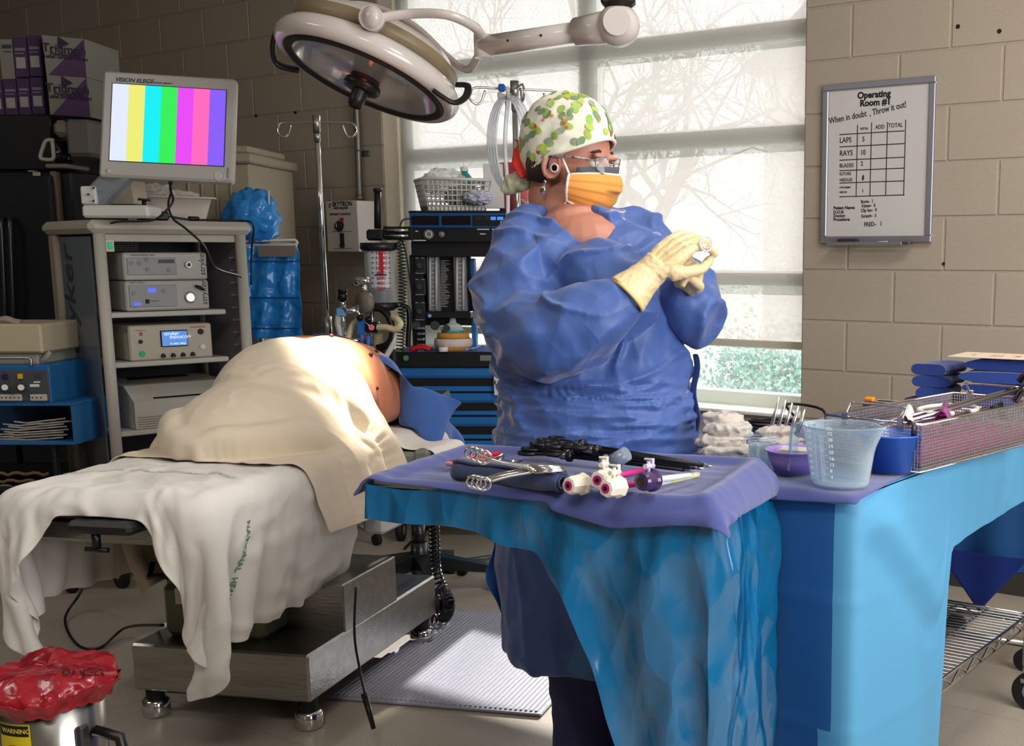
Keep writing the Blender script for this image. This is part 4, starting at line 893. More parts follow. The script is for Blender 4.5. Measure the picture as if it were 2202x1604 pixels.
tag(mb.build('table_drape', None, solid=.0015, sub=1), 'light blue paper drape with a darker panel covering the wire cart', 'drape')
# dark blue wrapper with pointed corner hanging at the far side
NB = mat('navy_wrap', (20, 46, 128), .75); mb = MB()
G = [[(.55+.3*u_/12, -.83-.004*math.sin(u_), .36-.19*(i/13)*(1-abs(u_/6-1))) for u_ in range(13)] for i in range(14)]
tag(MB().grid(G).build('wrap_corner', NB, solid=.0015), 'pointed navy corner of cloth wrapper hanging under the far edge of the cart drape', 'wrapper')
# indigo towels over the drape
def towel_on(x0, x1, y0, y1, rot, lab, seed, zz=.0):
    nx_, ny_ = int(abs(x1-x0)/.013), int(abs(y1-y0)/.013); P = np.zeros((ny_, nx_, 3)); c = Vector(((x0+x1)/2, (y0+y1)/2, 0)); Rm = Matrix.Rotation(R(rot), 4, 'Z')
    for i in range(ny_):
        for j in range(nx_):
            q = c+Rm @ Vector(((x1-x0)*(j/(nx_-1)-.5), (y1-y0)*(i/(ny_-1)-.5), 0)); P[i, j] = (q.x, q.y, DZ+.012+zz+.006*nz((q.x, q.y, 0), 9, seed))
    P = cloth(P, sd_box(Matrix.Translation(((.39+DX+.012)/2, -1.5, DZ-.03+zz)), ((DX+.012-.39)/2, .825, .034), .012), steps=40, it=5, ex=1.015, bend=.4, fr=.8); P = crinkle(P, .0025, seed, (.1, .08))
    o = grid_obj('table_towel', P, PURT, solid=.003); tag(o, lab, 'towel'); return o
towel_on(.38, .975, -2.35, -1.75, 4, 'indigo towel under the pitcher and bowls with its corner hanging over the drape', 3)
towel_on(.42, 1.0, -1.78, -1.15, -3, 'indigo towel under the wire instrument basket', 6, .003)
TZ = DZ+.012
# pitcher
pc = pz(1806, 1040, TZ); po = thing('measuring_pitcher', 'clear plastic measuring pitcher with open handle standing nearest on the indigo towel', 'pitcher', pc, R(-10)); PCL = glassy('frosted_clear_plastic', (236, 243, 247), .86, .15, (205, 220, 230))
K = .95
mb = MB(); hh = .118; rows = []
for i in range(15):
    t = i/14; r = (.052+.017*t); z = hh*t; row = []
    for k in range(40):
        a = 2*math.pi*k/40; rr = r; sp_ = max(0, math.cos(a))**12*max(0, t-.55)*.05; row.append(((rr+sp_)*math.cos(a)*1.12, rr*math.sin(a), z+sp_*.15))
    rows.append(row)
mb.grid(rows, closed=True); mb.build('jug_body', PCL, po, solid=.0022)
MB().lathe([(0, .003), (.048, .003), (.052, .0), (.0, .0)], 36, Matrix.Diagonal((1.12, 1, 1, 1))).build('jug_base', PCL, po)
MB().tube([(p[0], p[1], p[2]) for p in rows[-1]], .0022, 6, closed=True).build('rim', PCL, po)
hg = smooth_path([(-.072, 0, .108), (-.09, 0, .112), (-.112, 0, .106), (-.118, 0, .06), (-.122, 0, .012)], 6); mb = MB(); G = []
for q, p in enumerate(hg):
    nrm = Vector((0, 0, 1)) if q < 8 else Vector((-1, 0, 0)); G.append([p+Vector((0, -.011, 0)), p+nrm*.006+Vector((0, -.009, 0)), p+nrm*.006+Vector((0, .009, 0)), p+Vector((0, .011, 0))])
mb.grid(G); mb.build('handle', PCL, po, solid=.0025)
def cylmap(mb, R0, sx=1.12):   # bend flat marks around the jug wall
    out = []
    for x, y, z in mb.v:
        r = (R0(y)+.0016+z); a = -math.pi/2+x/r; out.append((r*math.cos(a)*sx, r*math.sin(a), y))
    mb.v = out; return mb
WM_ = mat('white_print', (250, 250, 250), .6)
mb = MB()
for k in range(36): z = .014+.0026*k; wd = .014 if k % 5 == 0 else .007; mb.box((.0+wd/2, z, 0), (wd, .0007, .0003)); mb.box((-.012-wd/2, z, 0), (wd, .0007, .0003))
mb.box((0, .06, 0), (.0008, .096, .0003)); mb.box((-.012, .06, 0), (.0008, .096, .0003))
for k in range(8): mb.text('%d' % (100*(k+1)), .009, Matrix.Translation((-.036, .020+.0125*k, 0)), 0, 'LEFT'); mb.text('%d' % (4*(k+1)), .009, Matrix.Translation((.016, .020+.0125*k, 0)), 0, 'LEFT')
mb.text('ML', .008, Matrix.Translation((-.034, .117, 0))); mb.text('OZ', .008, Matrix.Translation((.02, .117, 0)))
cylmap(mb, lambda z: .052+.017*z/hh).build('graduations', WM_, po)
# bowls and cups
def bowl(name, px_, py_, prof, m_, lab, cat, n=40, z=None):
    c = pz(px_, py_, z or TZ); o = MB().lathe(prof, n, Matrix.Translation(c)).build(name, m_); return tag(o, lab, cat)
def bprof(r0, r1, h, t=.002, lip=.004): return [(0, t), (r0-t, t), (r1-t, h), (r1+lip, h), (r1+lip, h-.003), (r1, h-.004), (r0, 0), (0, 0)]
bowl('blue_basin', 1915, 1010, bprof(.052, .066, .08), mat('royal_blue_plastic', (44, 92, 190), .35, coat=.2), 'round royal blue plastic basin beside the wire basket', 'basin')
bowl('purple_bowl', 1708, 1015, [(0, .002), (.038, .002), (.052, .03), (.056, .048), (.062, .05), (.063, .048), (.058, .045), (.054, .028), (.041, 0), (0, 0)], mat('lavender_plastic', (152, 128, 200), .35, coat=.2), 'lavender plastic bowl holding folded gauze', 'bowl')
gz = mat('white_gauze', (196, 188, 180), .95, bump=.8, bs=300, bd=.002, sheen=.3)
def folded(c, w_, d, h, layers, m_, name, lab, cat, rz=0, seed=0, grp=None, wav=.006):
    mb = MB(); M_ = Matrix.Translation(c) @ Matrix.Rotation(R(rz), 4, 'Z'); lh = h/layers
    for q in range(layers):
        G = []; sx = 1-.05*random.Random(seed+q).random()
        for i in range(25):
            a = 2*math.pi*i/24; ca, sa = math.cos(a), math.sin(a); e = .35; xx = abs(ca)**e*(1 if ca > 0 else -1)*w_/2*sx; zz = (q+.5)*lh+sa*lh*.5*(abs(sa)**.0)
            G.append([Vector((xx+wav*nz((xx*9, t, q), 1, seed)*1.0, d*(t/10-.5), max(0, zz+wav*.8*nz((xx*14, t*.5, q), 1, seed+4)*(.4+q/layers)))) for t in range(11)])
        mb.grid(G, M_); n0 = len(mb.v)
        for t in (0, 10):
            o0 = n0-25*11; ids = [o0+i*11+t for i in range(24)]; mb.f.append(tuple(ids if t else ids[::-1])); mb.mi.append(0); mb.sm.append(False)
    o = mb.build(name, m_, sub=1); return tag(o, lab, cat, grp)
folded(pz(1708, 1015, TZ)+Vector((0, 0, .034)), .07, .05, .016, 2, gz, 'gauze_pad', 'folded white gauze pad lying inside the lavender bowl', 'gauze', 20, 4)
def sponge(c, w_, d, h, rz, seed, lab):
    mb = MB(); M_ = Matrix.Translation(c) @ Matrix.Rotation(R(rz), 4, 'Z'); rn = random.Random(seed)
    for q in range(3):
        mb.ball((rn.uniform(-.006, .006), rn.uniform(-.005, .005), h*(.2+.3*q)), (w_/2*rn.uniform(.88, 1), d/2, h*.2), 18, M_)
    mb.box((0, 0, h*.4), (w_*.8, d*.75, h*.7), .008, M_); me = remesh(mb, 'laparotomy_sponge', .004, 2, lambda v: .006*ridge(v, 26, seed, (1, 1, 2.2))+.002*nz(v, 70, seed)); me.materials.append(gz); o = link('laparotomy_sponge', me); return tag(o, lab, 'sponge', 'laparotomy sponges on the back table')
for k, (x, y, h, w_, rz) in enumerate(((1560, 986, 0, .125, 5), (1552, 982, .022, .12, -8), (1566, 980, .044, .115, 12), (1556, 976, .064, .1, -20))):
    sponge(pz(x, y, TZ)+Vector((0, 0, h)), w_, .09, .03, rz+30, k, ('bottom folded laparotomy sponge of the tall pile by the window', 'second sponge from the bottom of the tall gauze pile', 'third sponge from the bottom of the tall gauze pile', 'top sponge of the tall gauze pile with a loop of cloth')[k])
for k, (x, y, h, w_, rz) in enumerate(((1672, 965, 0, .12, 30), (1668, 962, .02, .09, 50))):
    sponge(pz(x, y, TZ)+Vector((0, 0, h)), w_, .08, .028, rz, k+9, ('lower sponge behind the lavender bowl', 'upper crumpled sponge behind the lavender bowl')[k])
cc = pz(1638, 998, TZ); co = thing('specimen_cup', 'small clear lidded specimen cup in front of the gauze pile', 'cup', cc)
MB().lathe([(0, .001), (.024, .001), (.028, .045), (.0295, .045), (.0255, 0), (0, 0)], 28).build('cup_wall', PCL, co)
for k in range(3): MB().lathe([(.0285, .047+.006*k), (.031, .0475+.006*k), (.031, .0505+.006*k), (.0285, .051+.006*k)], 28).build('lid_ring', PCL, co)
tag(MB().m(mat('green_plastic', (40, 160, 70), .35)).tube([pz(1598, 1018, TZ+.004), pz(1632, 1021, TZ+.004)], [.005, .007], 8, flat=.4).m(WHITEP).lathe([(0, .0), (.011, .0), (.012, .006), (0, .005)], 18, Matrix.Translation(pz(1640, 1024, TZ+.001))).build('vial_opener', None), 'green strip with a white cap lying left of the lavender bowl', 'cap')
# wire basket
BM = frame((.775, -2.035, TZ+.004), Vector((.235, -.03, 0)), Vector((0, 1, 0))); bw, bl_, bh = .24, .56, .1
bo = thing('wire_basket', 'deep steel mesh sterilisation basket with hinged handles full of instruments', 'basket', M=BM)
BWM = mat('basket_wire', (225, 225, 225), .3, 1); mb = MB(); st = .0068
def wl(a, b_, r=.0012): mb.tube([a, b_], r, 3, False)
nx_, ny_, nz_ = int(bw/st), int(bl_/st), int(bh/st)
for k in range(nx_+1):
    x = bw*k/nx_; wl((x, 0, 0), (x, bl_, 0)); wl((x, 0, 0), (x, 0, bh)); wl((x, bl_, 0), (x, bl_, bh))
for k in range(ny_+1):
    y = bl_*k/ny_; wl((0, y, 0), (bw, y, 0)); wl((0, y, 0), (0, y, bh)); wl((bw, y, 0), (bw, y, bh))
for k in range(1, nz_):
    z = bh*k/nz_
    for a, b_ in (((0, 0, z), (bw, 0, z)), ((bw, 0, z), (bw, bl_, z)), ((bw, bl_, z), (0, bl_, z)), ((0, bl_, z), (0, 0, z))): wl(a, b_)
mb.build('wire_mesh', BWM, bo, kind='stuff')
mb = MB()
for z, r in ((bh, .0032), (0, .0022)): mb.tube([(0, 0, z), (bw, 0, z), (bw, bl_, z), (0, bl_, z)], r, 8, closed=True)
mb.build('basket_rim', CHROME, bo)
MB().box((bw*.5, bl_*.5, .02), (bw*.93, bl_*.93, .03), .01).build('silicone_mat', mat('magenta_silicone', (150, 50, 120), .5, bump=.5, bs=60, bd=.006), bo)
for y, sg in ((0, 1), (bl_, -1)):
    mb = MB().tube(smooth_path([(.05, y, bh+.002), (.05, y+sg*.02, bh+.026), (.06, y+sg*.024, bh+.03), (.18, y+sg*.024, bh+.03), (.19, y+sg*.02, bh+.026), (.19, y, bh+.002)], 3), .003, 8); mb.box((.05, y, bh-.004), (.016, .008, .03), .002).box((.19, y, bh-.004), (.016, .008, .03), .002).build('basket_handle', CHROME, bo)
MB().tube([(.21, -.003, bh+.004), (.225, -.004, bh), (.225, -.004, bh-.03)], .006, 8, flat=.5).build('latch', mat('dark_steel', (70, 68, 66), .4, .8), bo)
# things in the basket
def bt_(x, y, z): return BM @ Vector((x, y, z))
for k, (a, b_) in enumerate((((.03, .05, .06), (.17, .52, .12)), ((.07, .05, .06), (.2, .53, .125)), ((.05, .2, .06), (.14, .5, .075)))):
    o = MB().m(STEEL).cyl(bt_(*a), bt_(*b_), .0045, n=10).m(BLACK).tube([bt_(*b_), bt_(b_[0]+.01, b_[1]+.03, b_[2]+.01), bt_(b_[0]-.0, b_[1]+.05, b_[2]-.02)], .007, 8).build('scope', None); tag(o, ('long steel rod scope leaning out of the basket with black end, outer one', 'long steel rod scope leaning on the far basket corner, inner one', 'short steel rod lying low inside the mesh basket')[k], 'instrument')
tag(MB().tube([bt_(.2, .5, .1), bt_(.225, .55, .16), bt_(.2, .57, .17), bt_(.18, .56, .14)], .009, 10).build('light_post', mat('dark_chrome', (90, 90, 96), .2, 1)), 'dark bent steel light post at the far corner of the basket', 'instrument')
for k, (x, y) in enumerate(((.12, .25), (.08, .15))):
    G = [[bt_(x+.05*i/6*math.cos(j*.25)-.0, y+.1*j/10, .06+.035*math.sin(i/6*3.1)+.01*math.sin(j*.8)) for i in range(7)] for j in range(11)]
    tag(MB().grid(G).build('suture_pack', mat('plum_wrap', (136, 60, 120), .5) if k == 0 else WHITEP, solid=.002), ('plum coloured soft wrap inside the mesh basket', 'white curled pack inside the mesh basket')[k], 'pack')
mb = MB().m(WHITEP); mb.tube([bt_(.1+.06*math.cos(a), .36+.09*math.sin(a), .085) for a in np.linspace(0, 5.6, 30)], .006, 8); tag(mb.build('white_cable', None), 'white coiled cable inside the mesh basket', 'cable')
MB().box((.02, bl_*.5, .04), (.003, bl_*.2, .02)).build('name_plate', STEEL, bo)
mb = MB(); 
for k in range(5): 
    a = tz(1830+4*k, 905, 0)
# instruments standing left of the basket and a looped black cable
for k in range(5):
    b0 = pz(1822+7*k, 925, TZ+.01); b1 = pz(1843+8*k, 835+6*k, TZ+.085)
    b0 = Vector((.56+.012*k, -1.93+.01*k, TZ+.004)); d = Vector((.02, .03, .115-.008*k)); o = MB().m(STEEL).tube([b0, b0+d*.6, b0+d], [.004, .0035, .0022], 8, flat=.4).tube([b0+Vector((.006, 0, 0)), b0+d*.6+Vector((.004, 0, 0)), b0+d*.98+Vector((.002, 0, 0))], [.004, .0035, .002], 8, flat=.4).build('tweezers', None)
    tag(o, ('leftmost and tallest', 'second from the left', 'middle', 'second from the right', 'rightmost and shortest')[k]+' steel tissue forceps of the standing bunch left of the mesh basket', 'forceps', 'tissue forceps left of the basket')
mb = MB(); c = Vector((.50, -1.80, TZ+.006)); pts = []
for k in range(60): a = k*.42; pts.append(c+Vector((.055*math.cos(a)+.01*math.sin(k*.3), .045*math.sin(a), .004+.0006*k)))
pts += smooth_path([c+Vector((.06, .02, .045)), c+Vector((.0, .08, .07)), c+Vector((.09, .1, .06)), c+Vector((.15, .02, .02)), c+Vector((.2, .1, .01))], 6)
tag(mb.tube(pts, .0035, 7).build('black_cable', BLACK), 'black cable coiled left of the mesh basket', 'cable')
o = thing('steel_tray', 'shallow grey steel tray with rods behind the mesh basket', 'tray', (.66, -1.25, TZ)); MB().box((0, 0, .012), (.34, .16, .024), .004).build('tray_body', mat('grey_tray', (120, 120, 122), .4, .7), o)
for k in range(3): MB().cyl((-.15, -.05+.05*k, .032), (.16, -.04+.05*k, .034), .005, n=10).build('rod', CHROME, o)
tag(MB().box((.52, -1.28, TZ+.045), (.03, .02, .014), .004).build('orange_clip', mat('orange_plastic', (232, 150, 30), .4)), 'small orange clip at the end of the grey steel tray', 'clip')
tag(MB().box((1.06, -1.35, TZ+.03), (.06, .05, .05), .006).m(WHITEP).build('white_box', WHITEP), 'small white box beyond the basket corner', 'box')
# stacks of royal blue towels, the near one of wash-cloths
RB = mat('royal_blue_towel', (34, 62, 138), .95, bump=.4, bs=400, bd=.0012, sheen=.3)
bx0 = Vector((.90, -1.0, TZ))
for q in range(5):
    folded(bx0+Vector((.01*math.sin(q*2), .01*math.cos(q*3), q*.032)), .37, .24, .031, 1, RB, 'folded_towel', ('bottom', 'second from the bottom', 'middle', 'second from the top', 'top')[q]+' folded royal blue towel of the wide stack', 'towel', 6+3*math.sin(q), q, 'folded towels in the wide stack', .003)
for q in range(3):
    folded(Vector((.62, -1.02, TZ+.035+q*.034)), .115, .15, .033, 1, RB, 'small_towel', ('bottom', 'middle', 'top')[q]+' towel of the small royal blue stack left of the wide stack', 'towel', 12-8*q, q+20, 'folded towels in the small stack', .005)
tag(MB().box((.62, -1.02, TZ+.017), (.15, .17, .034), .006).build('towel_pack', mat('dark_navy_pack', (26, 34, 74), .8)), 'dark navy pack under the small royal blue towel stack', 'pack')
mb = MB().m(mat('cream_paper', (224, 206, 186), .8)); pm = Matrix.Translation((.90, -1.05, TZ+.166)) @ Matrix.Rotation(R(3), 4, 'Z'); mb.box((0, 0, 0), (.42, .17, .002), 0, pm)
mb.m(mat('red_print', (176, 60, 50), .7)).text('I   |||  S', .05, pm @ Matrix.Translation((-.09, -.03, .0012))); tag(mb.build('cream_envelope', None), 'cream paper sheet with red marks lying on top of the wide towel stack', 'paper')
# rolling stand behind the cart, its caster seen through the wire shelf
rs2 = thing('kick_bucket_stand', 'dark wheeled stand behind the wire cart seen through its shelf', 'stand', (.5, -.86, 0))
MB().tube([(.0, 0, .09), (.35, .05, .09), (.38, .3, .09), (.03, .28, .09)], .014, 8, closed=True).build('ring_frame', STEEL, rs2)
for x, y in ((0, 0), (.35, .05), (.38, .3), (.03, .28)): MB().cyl((x, y-.012, .035), (x, y+.012, .035), .035, n=20).cyl((x, y, .05), (x, y, .09), .01).build('caster', RUBBER, rs2)
# ================================================================ wall things, lamp, poles
def ph(x, y, h):
    d = FW + RT*((x-1507.7)/FPX) - UP*((y-984.4)/FPX); return CAM + d*(h/d.dot(HF))
VM = frame((0, 0, 0), RT, HF)         # horizontal axes square to the view
VR = VM.to_3x3()
def fb(mb, x0, y0, x1, y1, h, dep, bev=.003):
    a, b_ = ph(x0, y0, h), ph(x1, y0, h); c, d = ph(x0, y1, h), ph(x1, y1, h); w_ = ((b_-a).dot(RT)+(d-c).dot(RT))/2; z0, z1 = (c.z+d.z)/2, (a.z+b_.z)/2
    m_ = (a+b_+c+d)/4+HF*dep/2; m_.z = (z0+z1)/2; mb.box(m_, (w_, dep, z1-z0), bev, None, VR); return mb
# white board
wbo = thing('white_board', 'framed white dry-erase count board on the block wall right of the window', 'white board', M=frame(py(1766, 522, -.012), (1, 0, 0), (0, 0, 1)))
BWD = py(2003, 521, -.012).x-py(1766, 522, -.012).x; BHT = .61
MB().box((BWD/2, BHT/2, -.004), (BWD, BHT, .01), .002).build('board', mat('white_board_face', (205, 202, 200), .3, bump=.02), wbo)
ALU = mat('aluminium_trim', (160, 162, 172), .4, .7)
for c, s_ in (((BWD/2, .0125, .002), (BWD, .025, .016)), ((BWD/2, BHT-.0125, .002), (BWD, .025, .016)), ((.0125, BHT/2, .002), (.025, BHT-.05, .016)), ((BWD-.0125, BHT/2, .002), (.025, BHT-.05, .016))): MB().box(c, s_, .003).build('frame_bar', ALU, wbo)
MB().box((BWD*.45, -.008, .03), (BWD*.68, .004, .05), .0015).box((BWD*.45, -.003, .053), (BWD*.68, .01, .004), .001).build('pen_tray', ALU, wbo)
MB().box((BWD*.82, -.002, .03), (.03, .01, .04), .003).build('tray_clip', mat('grey_clip', (90, 92, 98), .4, .5), wbo)
def bxy(x, y):  # photo pixel -> board plane coordinates
    p = py(x, y, -.022); return p.x-wbo.matrix_world.translation.x, p.z-wbo.matrix_world.translation.z
mb = MB()
def wt(s, x, y, size, bold=0, al='LEFT', rot=0, sx=1): mb.text(s, size, Matrix.Translation((*bxy(x, y), .0015)) @ Matrix.Rotation(R(rot), 4, 'Z'), bold, al, .0002, sx)
wt('Operating', 1877, 209, .034, .0013, 'CENTER'); wt('Room #1', 1880, 226, .034, .0013, 'CENTER')
wt('Patient Name:', 1790, 450, .0165, .0006); wt('D.O.B:', 1790, 459, .0165, .0006); wt('Doctor:', 1790, 467, .0165, .0006); wt('Procedure:', 1790, 475, .0165, .0006)
for s, x, y, sz in (('INITAL', 1848, 279, .013), ('ADD', 1880, 277, .021), ('TOTAL', 1908, 274, .022), ('LAPS', 1803, 307, .029), ('RAYS', 1803, 335, .029), ('BLADES', 1803, 360, .021), ('SUTURE', 1803, 377, .0165), ('NEEDLES', 1803, 390, .0165), ('HYPODERMIC', 1803, 405, .0095), ('NEEDLES', 1803, 415, .0095)): wt(s, x, y, sz, .0003, 'LEFT', 0, .86)
mb.build('printed_words', INK, wbo, kind='stuff')
mb = MB(); T_ = .0034
for x, y0, y1 in ((1841, 268, 421), (1871, 263, 422), (1905, 262, 420), (1944, 257, 419)):
    (a, b_), (c, d) = bxy(x, y0), bxy(x+(-1 if x < 1900 else -1), y1); mb.box(((a+c)/2, (b_+d)/2, .0016), (T_, abs(b_-d), .0003))
for y in (287, 314, 343, 366, 393, 423):
    (a, b_), (c, d) = bxy(1803, y), bxy(1943, y-4); mb.box(((a+c)/2, (b_+d)/2, .0016), (c-a, T_, .0003))
mb.build('printed_grid', INK, wbo, kind='stuff')
HW = mat('marker_ink', (40, 38, 42), .6); mb = MB()
wt('When in doubt', 1781, 266, .033, .0005, 'LEFT', 7, .8); wt(', Throw it out!', 1868, 249, .033, .0005, 'LEFT', 9, .78)
for s, x, y, sz in (('5', 1852, 304, .026), ('10', 1848, 333, .027), ('2', 1849, 356, .023), ('0', 1851, 387, .026), ('/', 1852, 388, .03), ('1', 1851, 414, .02), ('Bovie-  1', 1849, 437, .0175), ('Kitner-  0', 1851, 446, .0175), ('Clip bar-  0', 1849, 456, .0175), ('Scratch-  0', 1850, 468, .0175), ('FRED-   1', 1856, 487, .023)): wt(s, x, y, sz, .0005, 'LEFT', 2, .85)
mb.build('handwriting', HW, wbo, kind='stuff')
tag(MB().box(py(1824, 519, -.045), (.085, .026, .022), .004).build('board_eraser', mat('dark_felt', (52, 48, 54), .95, bump=.4, bs=200)), 'dark felt board eraser lying on the white board ledge', 'eraser')
a = py(1876, 523, -.045); tag(MB().m(BLACK).cyl(a, a+Vector((.022, 0, 0)), .006).m(WHITEP).cyl(a+Vector((.02, 0, .0)), a+Vector((.068, 0, 0)), .0075).m(BLACK).cyl(a+Vector((.068, 0, 0)), a+Vector((.073, 0, 0)), .0078).build('marker_pen', None), 'white marker pen with black cap on the white board ledge', 'pen')
# light control box and conduit on the wall
cb = thing('control_box', 'white lamp control box on the wall left of the window', 'control box', M=frame(py(705, 541, -.15), (1, 0, 0), (0, 0, 1)))
cw = py(772, 541, -.15).x-py(705, 541, -.15).x; chh = py(705, 433, -.15).z-py(705, 541, -.15).z
MB().box((cw/2, chh/2, -.075), (cw, chh, .15), .003).build('case', mat('box_enamel', (196, 190, 184), .45), cb)
mb = MB().m(INK); mb.text('SKYTRON', .032, Matrix.Translation((.05, chh*.9, .001)), .0008, 'LEFT', sx=1.05, shear=.2).text('Alternacycle', .022, Matrix.Translation((.06, chh*.84, .001)), .0004, 'LEFT', shear=.2).text('INTENSITY CONTROL', .016, Matrix.Translation((.03, chh*.72, .001)), .0003, 'LEFT'); mb.box((cw*.5, chh*.4, .001), (cw*.6, .002, .0004)).box((cw*.5, chh*.06, .001), (cw*.6, .002, .0004)); mb.add([(.02, chh*.92, .0012), (.045, chh*.97, .0012), (.04, chh*.92, .0012), (.045, chh*.89, .0012), (.02, chh*.87, .0012), (.03, chh*.91, .0012)], [(0, 1, 2), (3, 4, 5)])
mb.m(mat('red_print2', (190, 40, 36), .7)).box((cw*.5, chh*.63, .001), (.03, .02, .0004)); mb.build('printed_words', None, cb, kind='stuff')
MB().m(BLACK).lathe([(0, .02), (.02, .018), (.026, .0), (.034, 0)], 22, Matrix.Translation((cw*.42, chh*.5, 0))).m(WHITEP).box((cw*.42, chh*.52, .021), (.004, .02, .002)).build('dial', None, cb)
MB().box((cw*.5, chh*.25, .004), (.024, .06, .012), .003).build('switch', BLACK, cb); MB().cyl((cw*.5, chh*.12, 0), (cw*.5, chh*.12, .012), .013).build('fuse_cap', BLACK, cb)
mb = MB().m(mat('galvanised', (128, 126, 122), .45, .8)); p0 = py(774, 432, -.03); p1 = py(768, 330, -.03)
mb.tube(smooth_path([p0, p0+Vector((0, 0, .1)), p0+Vector((.004, 0, .25)), p1+Vector((.01, -.0, .05)), Vector((p1.x, -.02, 2.3)), Vector((p1.x, -.02, 3.22))], 6), .017, 12); mb.box((p1.x+.03, -.004, p1.z), (.07, .008, .03), .002); mb.cyl((p0.x, p0.y, p0.z), (p0.x, p0.y, p0.z+.03), .022)
tag(mb.build('conduit_pipe', None), 'bent galvanised conduit running down the wall into the control box', 'pipe')
# surgical lamp
LC = px(792, 152, 3.9); LN_ = (Vector((0, 0, -1))-HF*.27-RT*.36).normalized(); LM = frame(LC, RT-LN_*RT.dot(LN_), -(LN_.cross(RT)) if False else LN_.cross(RT))
if (LM.to_3x3() @ Vector((0, 0, 1))).dot(LN_) > 0: LM = LM @ Matrix.Rotation(math.pi, 4, 'X')
lp = thing('surgical_lamp', 'round white ceiling surgical lamp with mirrored dish over the table', 'surgical lamp', M=LM)
LW = mat('lamp_enamel', (208, 200, 196), .22, coat=.5); TAN = mat('lamp_tan_band', (136, 122, 96), .4)
MB().lathe([(.262, -.03), (.285, -.034), (.30, -.02), (.305, .0), (.298, .02), (.285, .035), (.262, .045), (.25, .05)], 64).build('rim_shell', LW, lp)
MB().lathe([(.255, .045), (.27, .05), (.27, .085), (.255, .095)], 64).build('tan_band', TAN, lp)
MB().lathe([(.262, .09), (.24, .115), (.15, .14), (.0, .148)], 64).build('top_cover', LW, lp)
MB().lathe([(.238, -.03), (.244, -.038), (.258, -.04), (.266, -.034), (.264, -.024), (.24, -.02)], 64).build('black_gasket', RUBBER, lp)
MIR = mat('mirror_dish', (225, 222, 220), .12, 1, bump=.04, bs=14)
MB().lathe([(.24, -.024), (.225, .01), (.19, .045), (.12, .07), (.05, .078), (0, .078)], 64).build('reflector', MIR, lp)
for k in range(6):
    a = k*math.pi/3+.2; 
mb = MB().lathe([(.062, .075), (.056, .03), (.048, -.03), (.05, -.045)], 32); mb.build('bulb_housing', mat('smoked_glass', (60, 58, 56), .12, .3), lp)
MB().lathe([(.05, -.04), (.058, -.046), (.06, -.06), (.054, -.07), (.03, -.074), (.0, -.074)], 32).build('hub_disc', BLACK, lp)
MB().lathe([(.026, -.07), (.026, -.1), (.023, -.125), (.014, -.13), (.012, -.12), (0, -.118)], 24).build('centre_handle', BLACK, lp)
o_ = LM.inverted() @ CAM; d_ = (LM.inverted() @ px(804, 118, 3.9))-o_; q_ = o_+d_*((.02-o_.z)/d_.z); b0 = MB().ball(q_, (.022, .012, .008), 12); b0.build('warm_bulb', mat('bulb_glow', (255, 190, 150), .3, emit=(255, 120, 80), es=14), lp)
MB().lathe([(0, -.028), (.2, -.028), (.238, -.03)], 64).build('cover_glass', glassy('lamp_cover_glass', (255, 250, 250), .9, .03), lp)
def pang(x, y): return min(np.linspace(0, 6.28, 120), key=lambda a: ((lambda v: ((v.dot(RT)/v.dot(FW)*FPX+1507.7-x)**2+(-v.dot(UP)/v.dot(FW)*FPX+984.4-y)**2))((LM @ Vector((.34*math.cos(a), .34*math.sin(a), .03)))-CAM)))
for a in (pang(596, 105), pang(1005, 165)):
    c, s_ = math.cos(a), math.sin(a); rr = lambda r, t, z: (r*math.cos(a+t), r*math.sin(a+t), z)
    mb = MB().tube(smooth_path([rr(.29, .22, .045), rr(.33, .2, .05), rr(.355, .08, .0), rr(.352, -.06, -.045), rr(.30, -.2, -.035)], 6), .013, 8, flat=.6); mb.build('side_handle', BLACK, lp)
# yoke and arm in world space
TP = LM @ Vector((.02, -.262, .075)); TP = min((LM @ Vector((.275*math.cos(a), .275*math.sin(a), .07)) for a in np.linspace(0, 6.28, 40)), key=lambda p: (p-px(826, 40, (p-CAM).dot(FW))).length)
MB().cyl(TP-HF*.02, TP-HF*.06, .036, n=24).ball(TP-HF*.06, (.034, .02, .034), 18).build('pivot_knob', LW, lp, True)
J = px(1040, 100, 3.75)
BP = LM @ Vector((.2, .2, .07)); BP = px(985, 140, 4.05)
mb = MB().tube(smooth_path([TP-HF*.04+RT*.01, px(880, 30, 3.62), px(960, 32, 3.6), px(1020, 58, 3.66), J+Vector((0, 0, .02))], 8), .016, 12, flat=.8); mb.build('yoke', LW, lp, True)
mb = MB().tube(smooth_path([px(640, 80, 4.1), px(720, 18, 4.2), px(800, 14, 4.22), px(890, 55, 4.15), px(960, 120, 4.05), px(1005, 150, 3.95), px(1030, 118, 3.82), J], 6), .014, 10, flat=.8); mb.build('yoke', LW, lp, True)
mb = MB().cyl(J-Vector((0, 0, .035)), J+Vector((0, 0, .035)), .03, n=20); mb.build('arm_joint', LW, lp, True)
E_ = px(1330, 55, 3.55); MB().m(LW).cyl(J, J.lerp(E_, .78), .032, .03, n=24).cyl(J.lerp(E_, .7), E_, .041, .05, n=24).build('arm', None, lp, True)
mb = MB().m(LW).ball(E_, (.064, .064, .062), 24).cyl(E_-HF*.062, E_-HF*.07, .04, n=24); mb.build('arm_elbow', None, lp, True)
